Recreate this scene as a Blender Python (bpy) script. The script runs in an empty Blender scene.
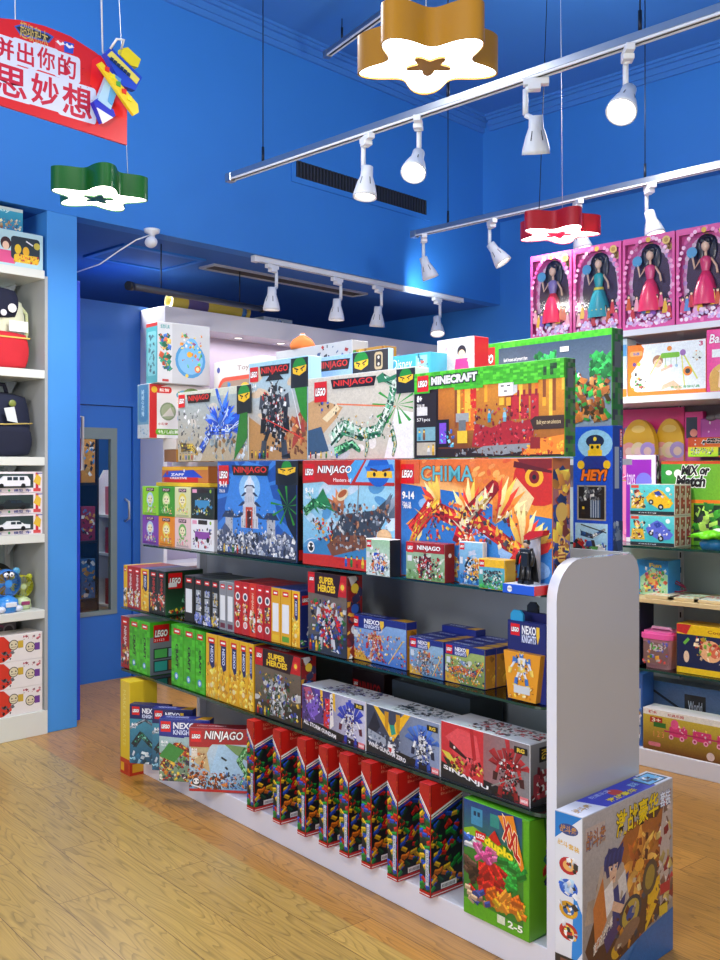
import bpy, bmesh, math, random
from mathutils import Vector, Matrix
from mathutils.geometry import tessellate_polygon
PI = math.pi
SC = bpy.context.scene
COL = SC.collection
# ---------------------------------------------------------------- colours / materials
def lin(c):
    return c / 12.92 if c <= .04045 else ((c + .055) / 1.055) ** 2.4
def hx(s):
    if not isinstance(s, str): return tuple(s)
    s = s.lstrip('#')
    if len(s) == 3: s = ''.join(a + a for a in s)
    return tuple(lin(int(s[i:i + 2], 16) / 255) for i in (0, 2, 4))
def mixc(a, b, t):
    a = hx(a); b = hx(b)
    return tuple(a[i] * (1 - t) + b[i] * t for i in range(3))
def base_mat(name):
    m = bpy.data.materials.new(name); m.use_nodes = True
    nt = m.node_tree; b = nt.nodes['Principled BSDF']
    return m, nt, b
def mat(name, col, rough=.5, metal=0, noise=.06, nscale=8, bump=0, bscale=60, coat=0, spec=.5, emit=None, es=0):
    m, nt, b = base_mat(name)
    c = hx(col)
    tc = nt.nodes.new('ShaderNodeTexCoord')
    n = nt.nodes.new('ShaderNodeTexNoise'); n.inputs['Scale'].default_value = nscale; n.inputs['Detail'].default_value = 3
    nt.links.new(tc.outputs['Object'], n.inputs['Vector'])
    r = nt.nodes.new('ShaderNodeMixRGB'); r.inputs[1].default_value = (*[x * (1 - noise) for x in c], 1)
    r.inputs[2].default_value = (*[min(1, x * (1 + noise)) for x in c], 1)
    nt.links.new(n.outputs['Fac'], r.inputs[0]); nt.links.new(r.outputs[0], b.inputs['Base Color'])
    b.inputs['Roughness'].default_value = rough; b.inputs['Metallic'].default_value = metal
    b.inputs['Coat Weight'].default_value = coat; b.inputs['Specular IOR Level'].default_value = spec
    if emit:
        b.inputs['Emission Color'].default_value = (*hx(emit), 1); b.inputs['Emission Strength'].default_value = es
    if bump:
        n2 = nt.nodes.new('ShaderNodeTexNoise'); n2.inputs['Scale'].default_value = bscale
        nt.links.new(tc.outputs['Object'], n2.inputs['Vector'])
        bp = nt.nodes.new('ShaderNodeBump'); bp.inputs['Strength'].default_value = bump; bp.inputs['Distance'].default_value = .01
        nt.links.new(n2.outputs['Fac'], bp.inputs['Height']); nt.links.new(bp.outputs[0], b.inputs['Normal'])
    return m
def print_mat(name, rough, coat, busy=0):
    m, nt, b = base_mat(name)
    a = nt.nodes.new('ShaderNodeAttribute'); a.attribute_name = 'ink'
    tc = nt.nodes.new('ShaderNodeTexCoord')
    n = nt.nodes.new('ShaderNodeTexNoise'); n.inputs['Scale'].default_value = 14
    nt.links.new(tc.outputs['Object'], n.inputs['Vector'])
    mp = nt.nodes.new('ShaderNodeMapRange'); mp.inputs[3].default_value = .93; mp.inputs[4].default_value = 1.05
    nt.links.new(n.outputs['Fac'], mp.inputs[0])
    vm = nt.nodes.new('ShaderNodeVectorMath'); vm.operation = 'SCALE'
    nt.links.new(a.outputs['Color'], vm.inputs[0]); nt.links.new(mp.outputs[0], vm.inputs['Scale'])
    out = vm.outputs[0]
    if busy:
        # fine halftone-like mottling of full-colour artwork
        for sc_, am in ((130, busy), (300, busy * .8)):
            vo = nt.nodes.new('ShaderNodeTexVoronoi'); vo.inputs['Scale'].default_value = sc_; nt.links.new(tc.outputs['Object'], vo.inputs['Vector'])
            m2 = nt.nodes.new('ShaderNodeMapRange'); m2.inputs[3].default_value = 1 - am; m2.inputs[4].default_value = 1 + am * .9
            sp = nt.nodes.new('ShaderNodeSeparateColor'); nt.links.new(vo.outputs['Color'], sp.inputs[0]); nt.links.new(sp.outputs[0], m2.inputs[0])
            v2 = nt.nodes.new('ShaderNodeVectorMath'); v2.operation = 'SCALE'; nt.links.new(out, v2.inputs[0]); nt.links.new(m2.outputs[0], v2.inputs['Scale']); out = v2.outputs[0]
    nt.links.new(out, b.inputs['Base Color'])
    b.inputs['Roughness'].default_value = rough; b.inputs['Coat Weight'].default_value = coat
    b.inputs['Coat Roughness'].default_value = .15
    return m
PRINT = print_mat('glossy_printed_card', .42, .25)
BUSY = print_mat('glossy_artwork_print', .42, .25, .07)
PLAST = print_mat('coloured_plastic', .3, .2)
CLOTH = print_mat('dyed_cloth', .85, 0)
def glass_mat(name, tint, ior=1.45, rough=.02, gl=.9):
    m = bpy.data.materials.new(name); m.use_nodes = True; nt = m.node_tree; nt.nodes.clear()
    o = nt.nodes.new('ShaderNodeOutputMaterial'); mx = nt.nodes.new('ShaderNodeMixShader')
    t = nt.nodes.new('ShaderNodeBsdfTransparent'); t.inputs[0].default_value = (*tint, 1)
    g = nt.nodes.new('ShaderNodeBsdfGlossy'); g.inputs['Roughness'].default_value = rough; g.inputs[0].default_value = (gl, gl, gl, 1)
    f = nt.nodes.new('ShaderNodeFresnel'); f.inputs[0].default_value = ior
    tc = nt.nodes.new('ShaderNodeTexCoord'); n = nt.nodes.new('ShaderNodeTexNoise'); n.inputs['Scale'].default_value = 5
    nt.links.new(tc.outputs['Object'], n.inputs['Vector'])
    mr = nt.nodes.new('ShaderNodeMapRange'); mr.inputs[3].default_value = rough; mr.inputs[4].default_value = rough + .05
    nt.links.new(n.outputs['Fac'], mr.inputs[0]); nt.links.new(mr.outputs[0], g.inputs['Roughness'])
    nt.links.new(f.outputs[0], mx.inputs[0]); nt.links.new(t.outputs[0], mx.inputs[1]); nt.links.new(g.outputs[0], mx.inputs[2])
    nt.links.new(mx.outputs[0], o.inputs[0])
    return m
# ---------------------------------------------------------------- camera geometry
TH = math.radians(44.12); FPX = 959.; HOR = 470.; EYE = 1.5
Fw = Vector((math.cos(TH), math.sin(TH))); Rt = Vector((math.sin(TH), -math.cos(TH)))
Gd = Vector((.1034, .99464)); Nd = Vector((.99464, -.1034))
def ray(px): return Fw + Rt * ((px - 360.) / FPX)
def gp(px, n):
    d = ray(px); t = n / d.dot(Nd); return (d * t).dot(Gd), t
def zt(py, t): return EYE + (HOR - py) * t / FPX
def W(g, n): return Gd * g + Nd * n
def up(px, u): d = ray(px); t = u / d.x; return d.y * t, t      # v, t on plane u
def vp(px, v): d = ray(px); t = v / d.y; return d.x * t, t      # u, t on plane v
GR = math.radians(-95.934)
# ---------------------------------------------------------------- mesh builder
class MB:
    def __init__(s): s.v = []; s.f = []; s.c = []; s.sm = []
    def face(s, pts, col=(1, 1, 1), cols=None, smooth=False):
        b = len(s.v); s.v.extend(tuple(p) for p in pts); s.f.append(tuple(range(b, b + len(pts))))
        if cols: s.c.append([hx(c) for c in cols])
        else: s.c.append([hx(col)] * len(pts))
        s.sm.append(smooth)
    def idx(s, vs, fs, col=(1, 1, 1), smooth=False):
        b = len(s.v); s.v.extend(tuple(p) for p in vs); c = hx(col)
        for f in fs:
            s.f.append(tuple(b + i for i in f)); s.c.append([c] * len(f)); s.sm.append(smooth)
    def box(s, x0, x1, y0, y1, z0, z1, col=(1, 1, 1), ch=0, cols=None):
        if ch == 0:
            vs = [(x, y, z) for z in (z0, z1) for y in (y0, y1) for x in (x0, x1)]
            fs = [(0, 2, 3, 1), (4, 5, 7, 6), (0, 1, 5, 4), (2, 6, 7, 3), (0, 4, 6, 2), (1, 3, 7, 5)]
            b = len(s.v); s.v.extend(vs)
            ks = ['D', 'T', 'F', 'B', 'L', 'R']
            for k, f in zip(ks, fs):
                c = hx((cols or {}).get(k, col)); s.f.append(tuple(b + i for i in f)); s.c.append([c] * 4); s.sm.append(False)
            return
        bm = bmesh.new(); bmesh.ops.create_cube(bm, size=1)
        for v in bm.verts:
            v.co = ((x0 + x1) / 2 + v.co.x * (x1 - x0), (y0 + y1) / 2 + v.co.y * (y1 - y0), (z0 + z1) / 2 + v.co.z * (z1 - z0))
        bmesh.ops.bevel(bm, geom=bm.edges[:], offset=ch, segments=1 if ch < .004 else 3, affect='EDGES', profile=.5)
        b = len(s.v); bm.verts.ensure_lookup_table(); s.v.extend(tuple(v.co) for v in bm.verts)
        for f in bm.faces:
            f.normal_update(); n = f.normal
            a = max(range(3), key=lambda i: abs(n[i]))
            k = (('L', 'R'), ('F', 'B'), ('D', 'T'))[a][n[a] > 0]
            c = hx((cols or {}).get(k, col))
            s.f.append(tuple(b + v.index for v in f.verts)); s.c.append([c] * len(f.verts)); s.sm.append(False)
        bm.free()
    def cyl(s, p0, p1, r0, r1=None, n=12, col=(1, 1, 1), caps=True, smooth=True):
        r1 = r0 if r1 is None else r1
        p0 = Vector(p0); p1 = Vector(p1); d = (p1 - p0).normalized()
        a = d.orthogonal().normalized(); b = d.cross(a)
        vs = []
        for p, r in ((p0, r0), (p1, r1)):
            for i in range(n):
                t = 2 * PI * i / n; vs.append(p + a * (r * math.cos(t)) + b * (r * math.sin(t)))
        fs = [(i, (i + 1) % n, n + (i + 1) % n, n + i) for i in range(n)]
        s.idx(vs, fs, col, smooth)
        if caps:
            s.face(vs[:n][::-1], col); s.face(vs[n:], col)
    def lathe(s, prof, n=20, col=(1, 1, 1), M=Matrix(), smooth=True, cols=None):
        vs = []
        for r, z in prof:
            for i in range(n):
                t = 2 * PI * i / n; vs.append(M @ Vector((r * math.cos(t), r * math.sin(t), z)))
        b = len(s.v); s.v.extend(tuple(v) for v in vs)
        for k in range(len(prof) - 1):
            c = hx(cols[k] if cols else col)
            for i in range(n):
                s.f.append((b + k * n + i, b + k * n + (i + 1) % n, b + (k + 1) * n + (i + 1) % n, b + (k + 1) * n + i)); s.c.append([c] * 4); s.sm.append(smooth)
    def tube(s, pts, r, n=8, col=(1, 1, 1)):
        pts = [Vector(p) for p in pts]; rings = []
        for i, p in enumerate(pts):
            d = (pts[min(i + 1, len(pts) - 1)] - pts[max(i - 1, 0)]).normalized()
            a = d.cross(Vector((.13, .31, .94))).normalized(); b = d.cross(a)
            rings.append([p + a * (r * math.cos(2 * PI * k / n)) + b * (r * math.sin(2 * PI * k / n)) for k in range(n)])
        vs = [v for q in rings for v in q]
        fs = [(i * n + k, i * n + (k + 1) % n, (i + 1) * n + (k + 1) % n, (i + 1) * n + k) for i in range(len(pts) - 1) for k in range(n)]
        s.idx(vs, fs, col, True); s.face(rings[0][::-1], col); s.face(rings[-1], col)
    def ell(s, c, rx, ry, rz, col=(1, 1, 1), nu=16, nv=10):
        c = Vector(c); vs = []
        for j in range(nv + 1):
            ph = PI * j / nv
            for i in range(nu):
                t = 2 * PI * i / nu
                vs.append(c + Vector((rx * math.sin(ph) * math.cos(t), ry * math.sin(ph) * math.sin(t), rz * math.cos(ph))))
        fs = [(j * nu + i, (j + 1) * nu + i, (j + 1) * nu + (i + 1) % nu, j * nu + (i + 1) % nu) for j in range(nv) for i in range(nu)]
        s.idx(vs, fs, col, True)
    def prism(s, pts, z0, z1, col=(1, 1, 1), axis='z', smooth=False):
        def P(p, z): return (p[0], p[1], z) if axis == 'z' else ((p[0], z, p[1]) if axis == 'y' else (z, p[0], p[1]))
        n = len(pts); vs = [P(p, z0) for p in pts] + [P(p, z1) for p in pts]
        s.idx(vs, [(i, (i + 1) % n, n + (i + 1) % n, n + i) for i in range(n)], col, smooth)
        s.idx(vs[:n], [tuple(range(n))[::-1]], col); s.idx(vs[n:], [tuple(range(n))], col)
    def obj(s, name, m, parent=None, loc=(0, 0, 0), rz=0, merge=True):
        me = bpy.data.meshes.new(name); me.from_pydata(s.v, [], s.f)
        at = me.color_attributes.new('ink', 'FLOAT_COLOR', 'CORNER')
        flat = []
        for cc in s.c:
            for c in cc: flat.extend((c[0], c[1], c[2], 1))
        at.data.foreach_set('color', flat)
        me.polygons.foreach_set('use_smooth', s.sm)
        me.materials.append(m)
        if merge:
            bm = bmesh.new(); bm.from_mesh(me); bmesh.ops.remove_doubles(bm, verts=bm.verts[:], dist=1e-6)
            bmesh.ops.recalc_face_normals(bm, faces=bm.faces[:]); bm.to_mesh(me); bm.free()
        o = bpy.data.objects.new(name, me); COL.objects.link(o)
        o.location = loc; o.rotation_euler = (0, 0, rz)
        if parent: o.parent = parent
        return o
def empty(name, loc, rz=0):
    o = bpy.data.objects.new(name, None); COL.objects.link(o); o.empty_display_size = .05
    o.location = loc; o.rotation_euler = (0, 0, rz); return o
def tag(o, label=None, cat=None, group=None, kind=None):
    if label: o['label'] = label
    if cat: o['category'] = cat
    if group: o['group'] = group
    if kind: o['kind'] = kind
    return o
def copy_tree(o, parent=None):
    c = o.copy(); COL.objects.link(c)
    if parent: c.parent = parent
    for ch in [x for x in COL.objects if x.parent == o]: copy_tree(ch, c)
    return c
# ---------------------------------------------------------------- lettering
_tc = {}
def text_polys(s, bold=0.0):
    k = (s, bold)
    if k in _tc: return _tc[k]
    cu = bpy.data.curves.new('t', 'FONT'); cu.body = s; cu.resolution_u = 2; cu.offset = bold; cu.size = 1
    o = bpy.data.objects.new('t', cu); COL.objects.link(o)
    bpy.context.view_layer.update()
    me = bpy.data.meshes.new_from_object(o.evaluated_get(bpy.context.evaluated_depsgraph_get()))
    vs = [(v.co.x, v.co.y) for v in me.vertices]; fs = [tuple(p.vertices) for p in me.polygons]
    bpy.data.objects.remove(o); bpy.data.curves.remove(cu); bpy.data.meshes.remove(me)
    _tc[k] = (vs, fs); return _tc[k]
# ---------------------------------------------------------------- printing on a face
def clip(poly):
    # poly: list of (x,y,r,g,b)
    for ax, lim, sg in ((0, 0, 1), (0, 1, -1), (1, 0, 1), (1, 1, -1)):
        out = []; n = len(poly)
        if not n: return out
        for i in range(n):
            a = poly[i]; b = poly[(i + 1) % n]
            da = (a[ax] - lim) * sg; db = (b[ax] - lim) * sg
            if da >= 0: out.append(a)
            if (da > 0 and db < 0) or (da < 0 and db > 0):
                t = da / (da - db); out.append(tuple(a[k] + (b[k] - a[k]) * t for k in range(5)))
        poly = out
    return poly
class P:
    """prints flat inks on one face, coordinates 0..1 across and up"""
    def __init__(s, o, ux, uy, Wd, Hd, step=4e-6):
        s.o = Vector(o); s.ux = Vector(ux); s.uy = Vector(uy); s.n = s.ux.cross(s.uy)
        s.W = Wd; s.H = Hd; s.ar = Wd / Hd; s.e = .0003; s.st = step; s.mb = MB(); s.win = (0, 0, 1, 1)
    def put(s, pts):
        if len(pts) < 3: return
        a, b, c, d = s.win; pts = [(a + (c - a) * p[0], b + (d - b) * p[1], *p[2:]) for p in pts]
        s.mb.face([s.o + s.ux * (p[0] * s.W) + s.uy * (p[1] * s.H) + s.n * s.e for p in pts], cols=[p[2:] for p in pts])
    def poly(s, pts, col, cols=None, lift=True):
        if cols: q = [(x, y, *hx(c)) for (x, y), c in zip(pts, cols)]
        else:
            c = hx(col); q = [(x, y, *c) for x, y in pts]
        q = clip(q)
        if lift: s.e += s.st
        s.put(q)
    def rect(s, x0, y0, x1, y1, col): s.poly([(x0, y0), (x1, y0), (x1, y1), (x0, y1)], col)
    def grad(s, x0, y0, x1, y1, cb, ct): s.poly([(x0, y0), (x1, y0), (x1, y1), (x0, y1)], None, [cb, cb, ct, ct])
    def hgrad(s, x0, y0, x1, y1, cl, cr): s.poly([(x0, y0), (x1, y0), (x1, y1), (x0, y1)], None, [cl, cr, cr, cl])
    def ell(s, cx, cy, r, col, ry=None, n=18, rot=0):
        ry = r if ry is None else ry; k = s.war()
        s.poly([(cx + (r * math.cos(t) * math.cos(rot) - ry * math.sin(t) * math.sin(rot)) / k, cy + r * math.cos(t) * math.sin(rot) + ry * math.sin(t) * math.cos(rot)) for t in [2 * PI * i / n for i in range(n)]], col)
    def war(s):
        a, b, c, d = s.win; return s.ar * (c - a) / (d - b)
    def rrect(s, x0, y0, x1, y1, r, col):
        k = s.war(); rx = r / k; pts = []
        for cx, cy, a0 in ((x1 - rx, y1 - r, 0), (x0 + rx, y1 - r, 90), (x0 + rx, y0 + r, 180), (x1 - rx, y0 + r, 270)):
            for j in range(5):
                a = math.radians(a0 + j * 22.5); pts.append((cx + rx * math.cos(a), cy + r * math.sin(a)))
        s.poly(pts, col)
    def line(s, x0, y0, x1, y1, w, col, w2=None):
        k = s.war(); dx = (x1 - x0) * k; dy = y1 - y0; L = math.hypot(dx, dy) or 1; nx = -dy / L / 2; ny = dx / L / 2; w2 = w if w2 is None else w2
        s.poly([(x0 + nx * w / k, y0 + ny * w), (x0 - nx * w / k, y0 - ny * w), (x1 - nx * w2 / k, y1 - ny * w2), (x1 + nx * w2 / k, y1 + ny * w2)], col)
    def text(s, t, x0, y0, x1, y1, col, bold=.03, out=None, ow=.05, shear=0, rise=0, arc=0):
        if ord(t[0]) > 0x2e80: bold = min(bold, .02); ow = min(ow, .022)
        for b_, c_ in (((bold + ow, out),) if out else ()) + ((bold, col),):
            vs, fs = text_polys(t, b_)
            bx = [v[0] for v in text_polys(t, bold)[0]]; by = [v[1] for v in text_polys(t, bold)[0]]
            if not bx: return
            mx, Mx, my, My = min(bx), max(bx), min(by), max(by); c = hx(c_); s.e += s.st * 1.5
            for f in fs:
                q = []
                for i in f:
                    a = (vs[i][0] - mx) / (Mx - mx); b = (vs[i][1] - my) / (My - my)
                    x = x0 + (x1 - x0) * a + shear * (b - .5) * (x1 - x0) * .2
                    y = y0 + (y1 - y0) * b + rise * (a - .5) + arc * (1 - (2 * a - 1) ** 2)
                    q.append((x, y, *c))
                s.put(clip(q))
    def vtext(s, t, x0, y0, x1, y1, col, bold=.02):
        vs, fs = text_polys(t, bold); c = hx(col); s.e += s.st
        bx = [v[0] for v in vs]; by = [v[1] for v in vs]; mx, Mx, my, My = min(bx), max(bx), min(by), max(by)
        for f in fs:
            s.put(clip([(x0 + (x1 - x0) * (vs[i][1] - my) / (My - my), y1 - (y1 - y0) * (vs[i][0] - mx) / (Mx - mx), *c) for i in f]))
    def sub(s, x0, y0, x1, y1):
        old = s.win; a, b, c, d = old
        s.win = (a + (c - a) * x0, b + (d - b) * y0, a + (c - a) * x1, b + (d - b) * y1); return old
# ================================================================ artwork motifs
def shade(c, k):
    c = hx(c); return tuple(min(1, x * k) for x in c)
def rpick(r, cols): return cols[int(r.random() * len(cols)) % len(cols)]
def scatter(p, x0, y0, x1, y1, n, sz, cols, seed, el=.6):
    r = random.Random(seed)
    if n >= 20 and sz < .08: n = int(n * 1.7); sz *= .8
    for i in range(n):
        x = r.uniform(x0, x1); y = r.uniform(y0, y1); a = r.uniform(0, PI); w = sz * r.uniform(.5, 1.4); h = w * r.uniform(.3, el + .3)
        k = p.war(); c = shade(rpick(r, cols), r.uniform(.6, 1.25)); ca, sa = math.cos(a), math.sin(a)
        pts = [(x + (dx * ca - dy * sa) / k, y + dx * sa + dy * ca) for dx, dy in ((-w, -h), (w * .8, -h * .8), (w, h), (-w * .7, h * .9))]
        g1, g2 = r.uniform(.45, .9), r.uniform(1.1, 1.7); p.poly(pts, None, [shade(c, g1), shade(c, (g1 + g2) / 2), shade(c, g2), shade(c, 1)])
        if i % 3 == 0: p.poly([(pts[3][0] * .7 + pts[2][0] * .3, pts[3][1] * .7 + pts[2][1] * .3), pts[2], (pts[1][0] * .3 + pts[2][0] * .7, pts[1][1] * .3 + pts[2][1] * .7)], shade(c, 1.9))
def bricks(p, x0, y0, x1, y1, n, sz, cols, seed, edge=None):
    r = random.Random(seed)
    for i in range(n):
        x = r.uniform(x0, x1); y = r.uniform(y0, y1)
        if edge and not edge(x, y): continue
        a = r.uniform(-.9, .9); w = sz * r.uniform(.7, 1.3); h = sz * .55; k = p.war(); c = rpick(r, cols); ca, sa = math.cos(a), math.sin(a)
        T = lambda dx, dy: (x + (dx * ca - dy * sa) / k, y + dx * sa + dy * ca)
        p.poly([T(-w, -h), T(w, -h), T(w, h * .2), T(-w, h * .2)], shade(c, .55))
        p.poly([T(-w, h * .2), T(w, h * .2), T(w * 1.15, h * 1.1), T(-w * .8, h * 1.1)], c)
        for sx in (-.45, .15, .7):
            q = T(w * sx, h * .75); p.ell(q[0], q[1], w * .2, shade(c, 1.5), n=6)
def blob(p, pts, col, w=.02, seed=0):
    for (a, b) in zip(pts, pts[1:]): p.line(a[0], a[1], b[0], b[1], w, col)
def feathers(p, bx, by, a0, a1, L, n, cols, seed=0, w=.05):
    r = random.Random(seed); k = p.war()
    for i in range(n):
        a = a0 + (a1 - a0) * i / max(1, n - 1); l = L * r.uniform(.75, 1.05); c = rpick(r, cols)
        T = lambda d, o: (bx + (d * math.cos(a) - o * math.sin(a)) / k, by + d * math.sin(a) + o * math.cos(a))
        p.poly([T(0, -w * .3), T(l * .55, -w * .5), T(l, 0), T(l * .6, w * .5), T(0, w * .3)], None, [shade(c, .5), shade(c, 1), shade(c, 1.7), shade(c, 1.2), shade(c, .6)])
def robot(p, cx, cy, h, c1, c2, c3, seed=0, wings=None, sword=None, det=60):
    r = random.Random(seed); k = p.war(); _pl = p.poly
    def gpoly(pts, c, cols=None):
        if cols: return _pl(pts, c, cols)
        n_ = len(pts); _pl(pts, None, [shade(c, .55 + .9 * ((j + 1) % n_) / n_) for j in range(n_)])
    p.poly = gpoly
    try: _robot(p, cx, cy, h, c1, c2, c3, r, k, wings, sword, int(det * 1.6))
    finally: del p.poly
def _robot(p, cx, cy, h, c1, c2, c3, r, k, wings, sword, det):
    T = lambda x, y: (cx + x * h / k, cy + y * h)
    if wings:
        for sx in (-1, 1):
            for j in range(5):
                a = .35 + j * .33; L = r.uniform(.42, .6)
                p.poly([T(sx * .06, .15), T(sx * (.08 + L * math.cos(a)), .12 + L * math.sin(a - .25)), T(sx * (.03 + L * .9 * math.cos(a + .15)), .1 + L * math.sin(a)), T(sx * .05, .05)], shade(wings, r.uniform(.7, 1.2)))
    for sx in (-1, 1):
        s1 = r.uniform(.03, .08)
        p.poly([T(sx * .02, -.08), T(sx * .12, -.08), T(sx * (.17 + s1), -.3), T(sx * (.09 + s1), -.3)], c1)
        p.poly([T(sx * (.08 + s1), -.27), T(sx * (.19 + s1), -.27), T(sx * (.23 + s1), -.5), T(sx * (.1 + s1), -.5)], c2)
        p.poly([T(sx * (.08 + s1), -.47), T(sx * (.28 + s1), -.5), T(sx * (.26 + s1), -.43)], c3)
        p.poly([T(sx * .12, .24), T(sx * .3, .3), T(sx * .33, .12), T(sx * .14, .12)], c2)
        e = r.uniform(-.08, .1)
        p.poly([T(sx * .2, .16), T(sx * .29, .15), T(sx * (.33 + e), -.04), T(sx * (.25 + e), -.05)], c1)
        p.poly([T(sx * (.23 + e), -.02), T(sx * (.36 + e), .0), T(sx * (.38 + e), -.18), T(sx * (.27 + e), -.18)], c3)
    p.poly([T(-.15, .28), T(.15, .28), T(.09, .02), T(-.09, .02)], c1)
    p.poly([T(-.1, .03), T(.1, .03), T(.13, -.12), T(-.13, -.12)], c3)
    p.poly([T(-.05, .22), T(.05, .22), T(.03, .1), T(-.03, .1)], c3)
    p.poly([T(-.06, .28), T(.06, .28), T(.07, .4), T(-.07, .4)], c2)
    p.poly([T(-.02, .36), T(-.13, .5), T(0, .39)], c3); p.poly([T(.02, .36), T(.13, .5), T(0, .39)], c3)
    for i in range(det):
        a = r.uniform(0, 2 * PI); rr = r.uniform(0, .33); x, y = rr * math.cos(a) * .8, rr * math.sin(a) * 1.35
        w = r.uniform(.012, .035); c = rpick(r, [c1, c2, c3, '111418', 'e8ecf0'])
        p.poly([T(x - w, y - w * .6), T(x + w * .8, y - w), T(x + w, y + w * .7), T(x - w * .5, y + w)], shade(c, r.uniform(.6, 1.3)))
    if sword: p.line(*T(-.45, -.32), *T(.42, .1), .03 * h, sword, .01 * h)
def beast(p, pts, w0, w1, cols, seed, wing=None):
    r = random.Random(seed); n = len(pts) - 1
    if wing:
        for (wx, wy) in wing:
            m = pts[n // 2]
            for j in range(4):
                p.poly([m, (wx + j * .03, wy - j * .06), (wx + .04 + j * .035, wy - .08 - j * .05)], shade(cols[0], r.uniform(.7, 1.2)))
    for i in range(n):
        a, b = pts[i], pts[i + 1]; s0 = i / n; s1 = (i + 1) / n
        p.line(a[0], a[1], b[0], b[1], (w0 * (1 - s0) + w1 * s0) * 1.15, shade(cols[0], .45), (w0 * (1 - s1) + w1 * s1) * 1.15); p.ell(b[0], b[1], (w0 * (1 - s1) + w1 * s1) * .55, shade(cols[0], .6), n=10)
        p.line(a[0], a[1] + w0 * .1, b[0], b[1] + w0 * .1, (w0 * (1 - s0) + w1 * s0) * .7, cols[0], (w0 * (1 - s1) + w1 * s1) * .7)
    for i in range(n):
        a, b = pts[i], pts[i + 1]
        for j in range(5):
            t = j / 5; x = a[0] + (b[0] - a[0]) * t; y = a[1] + (b[1] - a[1]) * t; s = (i + t) / n; w = w0 * (1 - s) + w1 * s
            x2 = a[0] + (b[0] - a[0]) * (t + .28); y2 = a[1] + (b[1] - a[1]) * (t + .28)
            p.line(x, y, x2, y2, w * r.uniform(.8, 1.25), shade(rpick(r, cols), r.uniform(.7, 1.2)))
            p.line(x, y + w * .22, x2, y2 + w * .2, w * .22, shade(rpick(r, cols), 1.7))
            p.line(x, y - w * .3, x2, y2 - w * .3, w * .2, shade(rpick(r, cols), .45))
            k = p.war(); p.poly([(x, y), (x + w * r.uniform(-1, 1) / k, y + w * r.uniform(.4, 1)), (x + w * .4 / k, y)], shade(cols[-1], r.uniform(.8, 1.3)))
def minifig(p, x, y, h, body, head='f2c531'):
    k = p.war()
    p.rect(x - .16 * h / k, y, x + .16 * h / k, y + .34 * h, shade(body, .6)); p.poly([(x - .14 * h / k, y + .72 * h), (x + .14 * h / k, y + .72 * h), (x + .2 * h / k, y + .34 * h), (x - .2 * h / k, y + .34 * h)], body)
    p.rect(x - .1 * h / k, y + .72 * h, x + .1 * h / k, y + h, head); p.rect(x - .12 * h / k, y + .92 * h, x + .12 * h / k, y + 1.06 * h, shade(body, .5))
def brick_logo(p, x0, y1, w):
    k = p.war(); h = w * k
    p.rect(x0, y1 - h, x0 + w, y1, 'd8151c')
    p.text('LEGO', x0 + w * .1, y1 - h * .7, x0 + w * .9, y1 - h * .3, 'ffffff', bold=.05, out='111111', ow=.07, shear=.3)
def ages(p, x, y, h, t='8-14', col='ffffff'):
    k = p.war()
    p.text(t, x, y, x + h * len(t) * .55 / k, y + h, col, bold=.04)
    p.text('70618', x, y - h * .8, x + h * 1.6 / k, y - h * .3, col, bold=.01)
def sky(p, cb, ct, seed=0, n=10, cols=('ffffff',)):
    p.grad(0, 0, 1, 1, cb, ct); r = random.Random(seed)
    for i in range(n): p.ell(r.random(), r.random(), r.uniform(.05, .16), mixc(cb, rpick(r, cols), .5), r.uniform(.03, .08), rot=r.uniform(-.6, .6), n=12)
def rays(p, cx, cy, col, n=12, L=1.2, seed=1):
    r = random.Random(seed)
    for i in range(n):
        a = 2 * PI * i / n + r.random() * .3
        p.poly([(cx, cy), (cx + L * math.cos(a), cy + L * math.sin(a)), (cx + L * math.cos(a + .12), cy + L * math.sin(a + .12))], col)
def ninja_masked(p, x0, y0, x1, y1, hood, mask, side=None):
    """printed toy-figure head: hood, yellow eye band, lower mask, generic"""
    o = p.sub(x0, y0, x1, y1)
    p.poly([(0, 0), (1, 0), (1, 1), (0, 1)], side or '20242a')
    p.ell(.5, .66, .42 * .9, hood, .36)
    p.poly([(.1, .68), (.9, .74), (.86, .42), (.14, .36)], 'f0c020')
    p.poly([(.08, .5), (.5, .4), (.92, .56), (.9, .1), (.7, 0), (.2, 0)], mask)
    p.line(.2, .66, .44, .6, .05, '111111'); p.line(.8, .7, .56, .61, .05, '111111')
    p.ell(.34, .55, .035, '111111'); p.ell(.66, .57, .035, '111111')
    p.win = o
def ninja_title(p, x0, y0, x1, y1, style=0):
    if style == 0:
        p.poly([(x0, y0 + .005), (x1, y0), (x1 + .02, y1), (x0 - .02, y1 + .01)], '1a1214')
        p.text('NINJAGO', x0 + .01, y0 + (y1 - y0) * .12, x1 - .01, y1 - (y1 - y0) * .06, 'e03028', bold=.02, out='3a0a0a', ow=.05)
    else: p.text('NINJAGO', x0, y0, x1, y1, 'ffffff', bold=.02, out='1a1a1a', ow=.05, shear=.2)
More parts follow.
